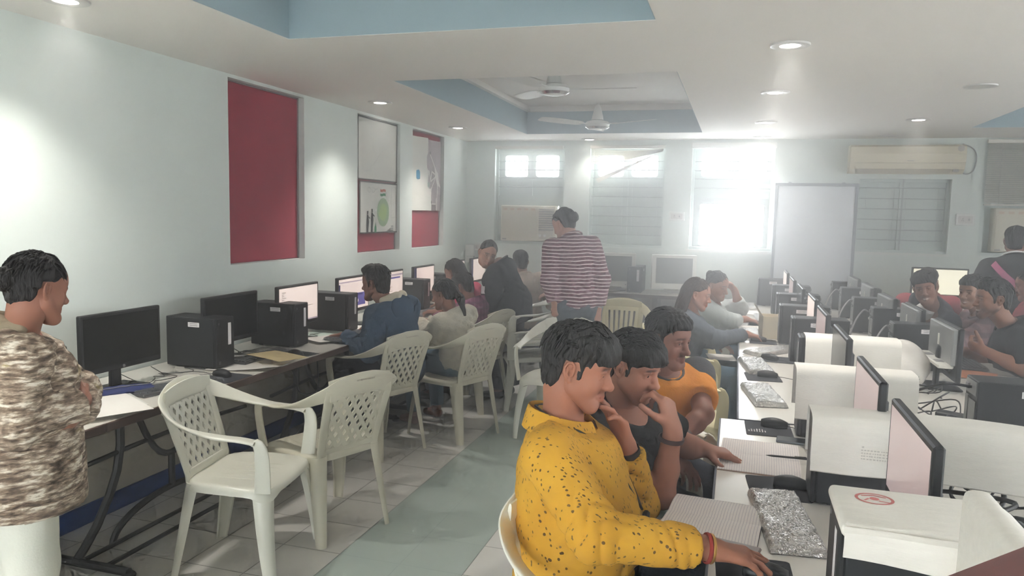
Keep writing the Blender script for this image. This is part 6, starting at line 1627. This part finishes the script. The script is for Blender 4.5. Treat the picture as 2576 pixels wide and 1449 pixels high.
# ================================================================ THE PEOPLE IN THE ROOM
m_yel = bpy.data.materials.new('yellow_print_cloth'); t = NT(m_yel); co = t.coord()
def dashes(ang, sc, thr, seed):
    mp = t.n('ShaderNodeMapping'); mp.inputs['Rotation'].default_value = (.5 * seed, ang, ang * 1.7); mp.inputs['Scale'].default_value = (1, 2.6, 1); mp.inputs['Location'].default_value = (seed * 3.1, seed, seed * 7.7); t.link(co, mp.inputs[0])
    v = t.n('ShaderNodeTexVoronoi'); v.inputs['Scale'].default_value = sc; v.inputs['Randomness'].default_value = 1.0; t.link(mp.outputs[0], v.inputs['Vector']); return t.math('LESS_THAN', v.outputs['Distance'], thr)
dm = t.math('MAXIMUM', t.math('MAXIMUM', dashes(.3, 34, .16, 1), dashes(1.4, 34, .16, 2)), dashes(2.5, 36, .15, 3))
f = t.noise(6, 4); t.link(t.mix(dm, t.ramp(f, (.3, (196, 142, 34)), (.7, (216, 164, 48))), lin((96, 66, 30))), t.b.inputs['Base Color']); t.b.inputs['Roughness'].default_value = .85; t.bump(t.noise(260, 2), .12, .002)
m_tee = fabric('black_cotton', (46, 47, 49)); m_org = fabric('orange_cotton', (224, 142, 44), .06); m_orgd = fabric('charcoal_cotton', (70, 70, 74))
m_blueh = fabric('blue_fleece', (58, 82, 108), .18, .35); m_hood = fabric('cream_fleece', (206, 196, 176), .15); m_jean = fabric('dark_denim', (44, 52, 66), .25); m_jeanb = fabric('blue_denim', (84, 112, 130), .3); m_black = fabric('black_cloth', (38, 40, 44), .15, .3)
m_greyt = fabric('grey_trousers', (126, 140, 136), .15)
m_bei = mat('beige_fleece', (196, 190, 174), .95, var=.22, vscale=26, bump=.5, bscale=90)
def plaid(name, base, l1, l2, sc=24):
    m = bpy.data.materials.new(name); t = NT(m); sp = t.n('ShaderNodeSeparateXYZ'); t.link(t.coord(), sp.inputs[0])
    a = t.math('LESS_THAN', t.math('FRACT', t.math('MULTIPLY', t.math('ADD', sp.outputs[0], t.math('MULTIPLY', sp.outputs[1], .6)), sc)), .35); b = t.math('LESS_THAN', t.math('FRACT', t.math('MULTIPLY', sp.outputs[2], sc * .8)), .4)
    t.link(t.mix(t.math('MULTIPLY', b, .55), t.mix(t.math('MULTIPLY', a, .6), lin(base), lin(l1)), lin(l2)), t.b.inputs['Base Color']); t.b.inputs['Roughness'].default_value = .9; return m
m_pur = plaid('purple_check', (126, 66, 98), (176, 120, 150), (74, 42, 64)); m_plr = plaid('brown_check', (150, 118, 120), (84, 62, 72), (60, 48, 56), 13)
m_pink = fabric('crimson_cloth', (206, 46, 90), .1)
m_str = bpy.data.materials.new('striped_knit'); t = NT(m_str); sp = t.n('ShaderNodeSeparateXYZ'); t.link(t.coord(), sp.inputs[0]); nz = t.noise(5, 2)
fz = t.math('FRACT', t.math('ADD', t.math('MULTIPLY', sp.outputs[2], 36.0), t.math('MULTIPLY', nz, 1.2))); t.link(t.mix(t.math('LESS_THAN', fz, .30), lin((126, 84, 98)), lin((222, 206, 206))), t.b.inputs['Base Color']); t.b.inputs['Roughness'].default_value = .9
m_camo = bpy.data.materials.new('mottled_knit'); t = NT(m_camo); a = t.noise(16, 5, stretch=(1.1, 1.1, 4.2), rough=.65); b = t.noise(5, 3, stretch=(1, 1, 2)); 
cr = t.ramp(a, (.36, (84, 70, 60)), (.47, (136, 116, 98)), (.54, (176, 158, 138)), (.62, (226, 216, 200))); t.link(t.mix(t.math('MULTIPLY', t.math('GREATER_THAN', b, .62), .35), cr, lin((190, 170, 96))), t.b.inputs['Base Color']); t.b.inputs['Roughness'].default_value = .95; t.bump(a, .4, .01)
m_khaki = fabric('khaki_hood', (150, 136, 112), .12); m_whp = fabric('white_trouser', (226, 226, 214), .05, .15); m_lg = fabric('pale_grey_knit', (196, 204, 204), .08); m_greyc = fabric('slate_cloth', (92, 100, 110), .12); m_dkj = fabric('navy_jacket', (40, 46, 58), .15); m_whs = fabric('white_cotton', (232, 232, 230), .04)
m_redc = fabric('maroon_cloth', (150, 62, 70), .12)
SH = {'m': m_shoe}
# ---- yellow shirt
p = person('man in a yellow patterned shirt, left hand on his cheek, right hand on a mouse', (-.425, 2.075, .545), 4, s=1.0, neckpos=(-.472, 2.10, 1.055), head=(3, -13, 0), headpos=(-.425, 2.085, 1.212), thick=1.24, belly=.075,
  arms={'R': dict(e=(-.30, 1.775, .855), w=(-.03, 1.87, .822), d=(.97, .18, -.14), n=(-.1, 0, -1), c=(.22, .24, .26, .32), th=.15, sp=.18),
        'L': dict(e=(-.262, 2.285, .745), w=(-.288, 2.20, .955), d=(-.34, -.12, .93), n=(-.62, -.76, -.2), c=(.14, .20, .36, .48), th=.25, sp=.25)},
  skin=(160, 108, 84), hair=dict(hair='mop', locks=1100, eyes=(.05, -.35), stubble=.5, rough=1.3), shirt=dict(m=m_yel, i=.013, k=.010, collar=True, wr=.0062, wf=.5, h=.0058, cuff=.88, vneck=.45, neck=.004), trousers=dict(m=m_jean), shoes=SH, fine=.007, hfine=.0032)
band(p, 'L', .93, .034, .011, m_blk, 'watch_strap'); 
e = p['A']['L']
band(p, 'R', .985, .0335, .0045, mat('red_thread', (150, 44, 36), .7), 'thread_bracelet'); band(p, 'R', 1.02, .0325, .0035, mat('brass', (206, 160, 90), .3, metal=.8), 'gold_bracelet')
B = p['base']; fw, up, rt, nk = p['fw'], p['up'], p['rt'], p['nk']
mb = MB()
for sg in (-1, 1):
    mb.tube([tuple(v - B) for v in bez([Vector(q) for q in (nk - fw * .075 + up * .035, nk + rt * sg * .082 - fw * .02 + up * .02, nk + rt * sg * .075 + fw * .10 - up * .05, nk + rt * sg * .045 + fw * .175 - up * .16, nk + fw * .225 - up * .27)], 6)] if False else [tuple(Vector(v) - Vector(B)) for v in bez([tuple(q) for q in (nk - fw * .075 + up * .035, nk + rt * sg * .082 - fw * .02 + up * .02, nk + rt * sg * .075 + fw * .10 - up * .05, nk + rt * sg * .045 + fw * .175 - up * .16, nk + fw * .225 - up * .27)], 6)], .004, 6)
mb.box(tuple(nk + fw * .235 - up * .29 - B), (.02, .03, .03), bev=.006)
obj('lanyard', mb, m_blk, p['root'], smooth=True)
mb = MB(); a_, b_ = p['sh']['R'], p['A']['R']['el']; ax = unit(b_ - a_); t1 = unit(np.cross(ax, up)); t2 = np.cross(ax, t1)
def front_pt(u):   # on the shirt front, u = metres down from the collar
    b = p['belly'] if 'belly' in p else .075
    return nk - up * u + fw * (.105 + .10 * math.sin(min(1, u / .40) * PI * .55))
# ---- black T-shirt
p = person('man in a black T-shirt resting his mouth on his fist, beside the yellow shirt', (-.40, 2.54, .545), -12, s=.98, neckpos=(-.352, 2.51, 1.012), head=(-24, -15, 0), headpos=(-.312, 2.47, 1.148), thick=1.05, belly=.03, twist=-8, hs=.97,
  arms={'R': dict(e=(-.192, 2.385, .748), w=(-.166, 2.365, .978), d=(-.28, .22, .93), n=(-.85, .35, -.3), c=(.75, .85, .95, 1.05), th=.5), 'L': dict(e=(-.14, 2.78, .80), w=(-.085, 2.80, .79), d=(1, .05, -.1), c=(.3, .35, .4, .45), n=(0, 0, -1))},
  skin=(168, 118, 96), hair=dict(hair='fringe', locks=1100, eyes=(.12, -.15), stubble=.55, rough=1.3), shirt=dict(m=m_tee, sleeve='short', cuff=.68, vneck=.55, neck=.0, wr=.0045, h=.007, wf=.6, name='t_shirt'), trousers=dict(m=m_greyt), shoes=SH, fine=.008, hfine=.0034)
band(p, 'R', .86, .036, .007, mat('dark_bracelet', (60, 44, 44), .6), 'bracelet')
# ---- orange T-shirt
p = person('man in an orange and charcoal T-shirt, sideways, third in the near row', (-.31, 3.22, .54), -46, s=.98, neckpos=(-.262, 3.13, 1.015), head=(-32, -8, 0), headpos=(-.252, 3.075, 1.152), thick=.95,
  arms={'L': dict(e=(-.095, 3.03, .865), w=(-.165, 2.90, .80), d=(-.3, -.75, -.35), n=(-.6, .2, -.6), c=(.5, .5, .55, .6)), 'R': dict(e=(-.38, 2.93, .80), w=(-.22, 2.80, .76), d=(.7, -.3, -.3), n=(0, 0, -1))},
  skin=(138, 96, 80), hair=dict(hair='short', locks=300, eyes=(-.1, -.05), stubble=.6), shirt=dict(m=m_org, sleeve='short', cuff=.66, wr=.004, h=.008, cm=m_orgd, name='t_shirt'), trousers=dict(m=m_jean), shoes=SH, fine=.009, hfine=.0042)
band(p, 'L', .95, .033, .010, mat('watch_metal', (110, 104, 104), .35, metal=.5), 'wristwatch')
mb = MB(); c = p['sh']['L'] - p['base']; 
pr = [cap(p['sh']['L'] + p['up'] * .01, p['sh']['L'] * .82 + p['A']['L']['el'] * .18, .0815, .078, .02), cut(p['sh']['L'] - p['rt'] * .0 + p['up'] * -.03, -p['up'])]
G = Grid(pr, .009); P, F = surfnet(G.field(pr), G.o, G.h); np_mesh('shoulder_panel', P, F, m_orgd, p['base'], p['root'])
# ---- girl with long hair and neighbour
p = person('girl with long loose hair reaching for a mouse, in hazy light before the window', (-.36, 5.62, .52), 5, s=.95, neckpos=(-.30, 5.62, .955), head=(0, -12, 0), headpos=(-.262, 5.60, 1.088), female=True,
  arms={'R': dict(e=(-.10, 5.52, .775), w=(.10, 5.72, .80), d=(.98, .1, -.18), n=(0, 0, -1), c=(.3, .3, .3, .35)), 'L': dict(e=(-.25, 5.80, .74), w=(-.12, 5.66, .72), d=(1, -.3, 0), n=(0, 0, -1), c=(.4, .4, .4, .4))},
  skin=(170, 124, 104), hair=dict(hair='long', locks=120, hair_mat=m_hairb), shirt=dict(m=m_greyc, wr=.002), trousers=dict(m=m_jeanb), shoes=SH, fine=.011, hfine=.0055)
p = person('student with a hand up to the head and pale sleeves, behind the long-haired girl', (-.24, 6.55, .52), 0, s=.98, neckpos=(-.17, 6.52, .945), head=(-28, -14, 0), headpos=(-.145, 6.48, 1.08), female=True,
  arms={'R': dict(e=(-.02, 6.40, .80), w=(.10, 6.58, .80), d=(.98, .05, -.15), n=(0, 0, -1), c=(.3, .3, .3, .35)), 'L': dict(e=(.055, 6.72, .87), w=(.0, 6.62, 1.04), d=(-.5, -.4, .75), n=(-.8, -.5, -.2), c=(.4, .4, .5, .5))},
  skin=(168, 124, 104), hair=dict(hair='bunhigh', locks=80), shirt=dict(m=m_lg, wr=.002, cuff=.5), trousers=dict(m=m_jeanb), shoes=SH, fine=.012, hfine=.0055)
# ---- left wall: blue hoodie
p = person('man in a blue hoodie with a cream hood, both hands at the keyboard', (-2.22, 4.74, .53), 168, s=1.02, neckpos=(-2.30, 4.72, 1.015), head=(174, -5, 0), headpos=(-2.41, 4.70, 1.14), thick=1.0,
  arms={'L': dict(e=(-2.31, 4.42, .715), w=(-2.545, 4.48, .79), d=(-.95, .05, -.1), n=(0, 0, -1), c=(.25, .25, .28, .3)), 'R': dict(e=(-2.32, 4.98, .74), w=(-2.50, 4.86, .80), d=(-.92, -.25, -.1), n=(0, .2, -1), c=(.4, .4, .4, .4))},
  skin=(134, 94, 76), hair=dict(hair='quiff', locks=220, stubble=.6, beard=.3), shirt=dict(m=m_blueh, i=.022, hood=True, hm=m_hood, wr=.0035, cuff=.94, rib=False, name='hoodie', h=.009), trousers=dict(m=m_jean), shoes=dict(m=m_sole), fine=.009, hfine=.0042)
# ---- beige sweater girl
p = person('girl in a beige fleece sweater with a ponytail, seated at the left desks', (-1.97, 5.22, .50), 160, s=.92, neckpos=(-2.01, 5.18, .91), head=(172, -14, 0), headpos=(-2.085, 5.16, 1.035), female=True,
  arms={'L': dict(e=(-2.14, 5.06, .72), w=(-2.30, 5.22, .80), d=(-.8, .5, -.1), n=(0, 0, -1)), 'R': dict(e=(-2.12, 5.45, .72), w=(-2.33, 5.36, .79), d=(-.9, .1, -.1), n=(0, 0, -1))},
  skin=(146, 104, 84), hair=dict(hair='pony', locks=120), shirt=dict(m=m_bei, i=.026, wr=.004, wf=.8, name='sweater', cuff=.9, h=.009), trousers=dict(m=m_jeanb), shoes=dict(m=mat('brown_sandal', (150, 112, 96), .6)), fine=.010, hfine=.0045)
# ---- purple check, red, woman in black, pale back
p = person('student in a purple checked shirt with short hair, at the left desks', (-2.12, 5.97, .50), 165, s=.93, neckpos=(-2.14, 5.93, .91), head=(170, -18, 0), headpos=(-2.205, 5.90, 1.025), skin=(140, 98, 80),
  arms={'L': dict(w=(-2.42, 5.85, .80), d=(-1, 0, 0)), 'R': dict(w=(-2.42, 6.12, .80), d=(-1, 0, 0))}, hair=dict(hair='short', locks=160), shirt=dict(m=m_pur, i=.016, wr=.0025, collar=True), trousers=dict(m=m_jean), shoes=SH, fine=.011, hfine=.005)
p = person('girl in crimson with long dark hair, bent to a screen by the far left desks', (-2.26, 6.50, .50), 172, s=.95, neckpos=(-2.38, 6.42, .96), head=(165, -20, 0), headpos=(-2.475, 6.38, 1.10), female=True, skin=(150, 108, 88),
  arms={'L': dict(w=(-2.55, 6.30, .80), d=(-1, 0, 0)), 'R': dict(w=(-2.55, 6.62, .80), d=(-1, 0, 0))}, hair=dict(hair='long', locks=120), shirt=dict(m=m_pink, wr=.002), trousers=dict(m=m_black), shoes=SH, fine=.012, hfine=.0055)
p = person('standing woman in black with glasses, leaning over and looking back at us', (-1.90, 6.30, .84), 178, s=.98, lean=20, neckpos=(-2.00, 6.26, 1.215), head=(-58, -14, 14), headpos=(-2.095, 6.20, 1.292), legs='stand', female=True, skin=(186, 146, 126), knees={'R': (-1.90, 6.40, .46), 'L': (-1.93, 6.23, .46)}, feet={'R': (-1.93, 6.42, .075), 'L': (-1.97, 6.22, .075)},
  arms={'L': dict(e=(-1.98, 6.05, .98), w=(-2.05, 6.18, .80), d=(-.3, .2, -.8), n=(-.5, .5, 0)), 'R': dict(e=(-1.98, 6.50, .98), w=(-2.25, 6.48, .86), d=(-1, 0, -.2), n=(0, 0, -1))},
  hair=dict(hair='bun', locks=0, eyes=(0, 0)), shirt=dict(m=m_black, i=.022, wr=.0035, name='jacket', hem=.16, h=.010), trousers=dict(m=m_black, i=.02, flare=.03), shoes=SH, fine=.011, hfine=.0045)
Rh, hc, B = p['Rh'], p['hc'], p['base']; mb = MB()
for sg in (-1, 1): mb.tube([tuple(Rh @ V3(sg * .033 + .021 * math.cos(q), .094 - .12 * abs(sg * .033 + .021 * math.cos(q)) ** 1.0 * .5, .004 + .016 * math.sin(q)) + hc - B) for q in [2 * PI * k / 18 for k in range(18)]], .0012, 5, loop=True); mb.tube([tuple(Rh @ V3(sg * x, y, .007) + hc - B) for x, y in ((.054, .088), (.074, .05), (.079, .0))], .0012, 5)
mb.tube([tuple(Rh @ V3(x, .094, .007) + hc - B) for x in (-.012, .012)], .0012, 5); obj('glasses', mb, m_ink, p['root'], smooth=True)
mb = MB(); c = p['nk'] + p['fw'] * .20 - p['up'] * .05 - B; mb.tube([tuple(p['nk'] + p['rt'] * -.07 + p['fw'] * .02 - B), tuple(p['nk'] + p['rt'] * -.05 + p['fw'] * .14 - V3(0, 0, .1) - B), (-2.07 - B[0], 6.10 - B[1], 1.02)], .004, 6); obj('lanyard', mb, m_ink, p['root'])
mb = MB(); mb.box((-2.06 - B[0], 6.075 - B[1], .985), (.09, .004, .065), bev=.001); obj('id_card', mb, m_lbl, p['root'])
p = person('student in a pale top with cropped hair, seen from behind past the woman in black', (-2.06, 7.42, .52), 118, s=.98, neckpos=(-2.10, 7.38, 1.02), head=(125, -6, 0), headpos=(-2.14, 7.40, 1.15), skin=(150, 108, 90), hair=dict(hair='short', locks=120), shirt=dict(m=mat('pale_taupe_cloth', (204, 188, 172), .9, var=.15, vscale=12), wr=.004, i=.02), trousers=dict(m=m_jean), shoes=SH, fine=.013, hfine=.006,
  arms={'R': dict(w=(-1.80, 7.72, .82), d=(.3, .9, 0)), 'L': dict(w=(-2.35, 7.75, .84), d=(-.5, .8, 0))})
p = person('person mostly hidden by the striped top, with one grey sleeve showing', (-1.40, 7.25, .52), 165, s=.98, neckpos=(-1.42, 7.25, 1.0), head=(165, -15, 0), hair=dict(hair='short', locks=60), shirt=dict(m=m_greyc, wr=.003), trousers=dict(m=m_jean), shoes=SH, fine=.014, hfine=.007, skin=(176, 132, 112),
  arms={'L': dict(e=(-1.52, 7.02, .86), w=(-1.70, 7.06, .86), d=(-1, .05, .05), n=(0, .3, -1), c=(.5, .5, .5, .5)), 'R': dict(w=(-1.62, 7.42, .9), d=(-1, 0, 0))})
# ---- striped shirt, standing
p = person('standing person in a striped top with hair in a bun, gripping a chair back', (-1.19, 5.80, .93), 128, s=1.02, neckpos=(-1.27, 5.84, 1.462), head=(150, -22, 0), headpos=(-1.335, 5.86, 1.572), legs='stand', thick=1.08, female=True, skin=(196, 150, 130), knees={'R': (-1.10, 5.85, .5), 'L': (-1.26, 5.78, .5)}, feet={'R': (-1.09, 5.84, .075), 'L': (-1.25, 5.76, .075)},
  arms={'R': dict(e=(-1.02, 5.86, 1.14), w=(-1.03, 5.80, .91), d=(.0, .05, -1), n=(-.7, .4, 0), c=(.5, .5, .5, .5)), 'L': dict(e=(-1.40, 5.70, 1.12), w=(-1.345, 5.665, .945), d=(.05, .05, -1), n=(.5, .8, 0), c=(1.1, 1.1, 1.1, 1.1), th=.8)},
  hair=dict(hair='bun', locks=100), shirt=dict(m=m_str, i=.018, wr=.003, name='striped_top', hem=.06, cuff=.86, h=.010), trousers=dict(m=m_greyc), shoes=SH, fine=.011, hfine=.0048)
band(p, 'R', .93, .031, .005, mat('silver', (200, 200, 200), .25, metal=.9), 'bangle')
# ---- woman in the mottled jacket, standing at the far left
p = person('standing woman in a mottled brown and cream jacket, arms folded, at the left edge', (-2.30, 1.86, .80), 58, s=.95, neckpos=(-2.275, 1.86, 1.23), head=(80, -12, 0), headpos=(-2.195, 1.875, 1.368), legs='stand', female=True, thick=1.1, skin=(150, 104, 84),
  arms={'R': dict(e=(-2.125, 1.725, .955), w=(-2.10, 1.95, .985), d=(-.6, .7, .1), n=(-.5, -.5, 0), c=(.6, .6, .6, .6)), 'L': dict(e=(-2.27, 2.09, .965), w=(-2.115, 1.95, .945), d=(.4, -.8, .0), n=(-.8, -.2, 0), c=(.5, .5, .5, .5))},
  hair=dict(hair='bun', locks=200), shirt=dict(m=m_camo, i=.020, k=.008, wr=.0055, wf=.7, hem=.17, name='jacket', h=.008, hood=True, hm=m_khaki, rib=False), trousers=dict(m=m_whp, i=.018, flare=.05, wr=.004), shoes=SH, fine=.009, hfine=.0042)
pr = [cap(V3(-2.36, 1.83, .632), V3(-2.20, 1.89, .632), .185, None, .05), cut(V3(0, 0, .665), V3(0, 0, 1)), cut(V3(0, 0, .605), V3(0, 0, -1))]
# ---- right side group
p = person('laughing man in a black shirt in profile, seated at the right of the double row', (1.80, 5.30, .53), 172, s=1.0, neckpos=(1.665, 5.30, 1.03), head=(188, -4, 0), headpos=(1.545, 5.28, 1.185), skin=(150, 108, 86),
  arms={'L': dict(e=(1.665, 5.02, .80), w=(1.47, 5.06, .885), d=(-.8, .5, .3), n=(0, .6, .6), c=(1.1, 1.1, 1.1, 1.1)), 'R': dict(w=(1.45, 5.45, .82), d=(-1, -.2, 0))},
  hair=dict(hair='quiff', locks=200, beard=.75, smile=True), shirt=dict(m=m_black, sleeve='short', cuff=.9, wr=.003, collar=True, h=.010), trousers=dict(m=m_jean), shoes=SH, fine=.011, hfine=.0048)
p = person('boy in a brown checked shirt smiling, just behind the laughing man', (1.86, 6.05, .54), 190, s=.98, neckpos=(1.70, 6.06, 1.02), head=(222, -6, 0), headpos=(1.645, 6.08, 1.16), skin=(176, 134, 110),
  arms={'L': dict(e=(1.60, 5.88, .84), w=(1.45, 5.70, .80), d=(-.8, -.3, 0), n=(0, 0, -1)), 'R': dict(w=(1.46, 6.2, .8), d=(-1, 0, 0))}, hair=dict(hair='short', locks=100, smile=True, eyes=(0, 0)), shirt=dict(m=m_plr, wr=.003, i=.02), trousers=dict(m=m_jean), shoes=SH, fine=.011, hfine=.0048)
p = person('smiling student in a navy jacket and white shirt, leaning in', (1.62, 6.45, .60), 200, s=1.0, neckpos=(1.425, 6.22, 1.035), head=(252, -6, -14), headpos=(1.345, 6.10, 1.170), skin=(156, 114, 96),
  arms={'L': dict(w=(1.30, 6.0, .80), d=(-1, -.2, 0)), 'R': dict(w=(1.30, 6.3, .80), d=(-1, 0, 0))}, hair=dict(hair='curl', locks=240, smile=True, eyes=(0, 0), stubble=.5), shirt=dict(m=m_dkj, wr=.003, i=.026, name='jacket', vneck=.9, neck=-.01, rib=False), trousers=dict(m=m_jean), shoes=SH, fine=.011, hfine=.0045)
pr = [ell(p['nk'] - p['up'] * .03 + p['fw'] * .05, V3(.085, .075, .07), None, .02)]; G = Grid(pr, .01); P, F = surfnet(G.field(pr), G.o, G.h); np_mesh('shirt_front', P, F, m_whs, p['base'], p['root'])
p = person('dark-haired student facing the bright cream screen, behind the smiling one', (1.62, 7.25, .52), 82, s=1.0, neckpos=(1.62, 7.22, 1.02), head=(70, -4, 0), headpos=(1.60, 7.20, 1.135), skin=(130, 94, 78), hair=dict(hair='short', locks=100), shirt=dict(m=m_redc, wr=.003), trousers=dict(m=m_jean), shoes=SH, fine=.013, hfine=.0055,
  arms={'R': dict(w=(1.85, 7.65, .86), d=(0, 1, 0)), 'L': dict(w=(1.45, 7.65, .86), d=(0, 1, 0))})
p = person('standing student in black with a pink shoulder strap, back turned, at the right edge', (2.34, 7.25, .88), 75, s=1.0, lean=14, neckpos=(2.26, 7.30, 1.375), head=(70, -8, 0), headpos=(2.275, 7.33, 1.505), legs='stand', skin=(140, 100, 84), arms={'R': dict(w=(2.5, 7.5, .95), d=(0, .8, -.4)), 'L': dict(w=(2.05, 7.55, .92), d=(0, .8, -.4))},
  hair=dict(hair='curl', locks=220), shirt=dict(m=m_black, wr=.003, i=.022, cm=m_whs), trousers=dict(m=m_black), shoes=SH, fine=.012, hfine=.005)
B = p['base']; m_strap = fabric('pink_strap', (176, 92, 128), .1); mb = MB()
pts = [p['nk'] - p['rt'] * .15 + p['fw'] * .03 - p['up'] * .005, p['nk'] - p['rt'] * .14 - p['fw'] * .10 - p['up'] * .05, p['nk'] - p['rt'] * .05 - p['fw'] * .155 - p['up'] * .19, p['nk'] + p['rt'] * .07 - p['fw'] * .165 - p['up'] * .33, p['nk'] + p['rt'] * .16 - p['fw'] * .13 - p['up'] * .42]
mb.ribbon([(tuple(q - B), tuple(unit(p['rt'] * .8 + p['up'] * .5) * .026), tuple(p['fw'] * .004)) for q in [np.array(v) for v in bez([tuple(x) for x in pts], 5)]], 8, 4); obj('bag_strap', mb, m_strap, p['root'], smooth=True)
p = person('student in maroon with black hair, mostly cut off by the right edge', (2.30, 6.72, .53), 170, s=1.0, neckpos=(2.25, 6.74, 1.04), head=(160, -10, 0), headpos=(2.225, 6.76, 1.175), skin=(140, 100, 84), hair=dict(hair='bun', locks=100), shirt=dict(m=m_redc, wr=.003, i=.02), trousers=dict(m=m_jean), shoes=SH, fine=.013, hfine=.006,
  arms={'L': dict(w=(2.0, 6.65, .75), d=(-1, 0, 0)), 'R': dict(w=(2.0, 6.95, .75), d=(-1, 0, 0))})
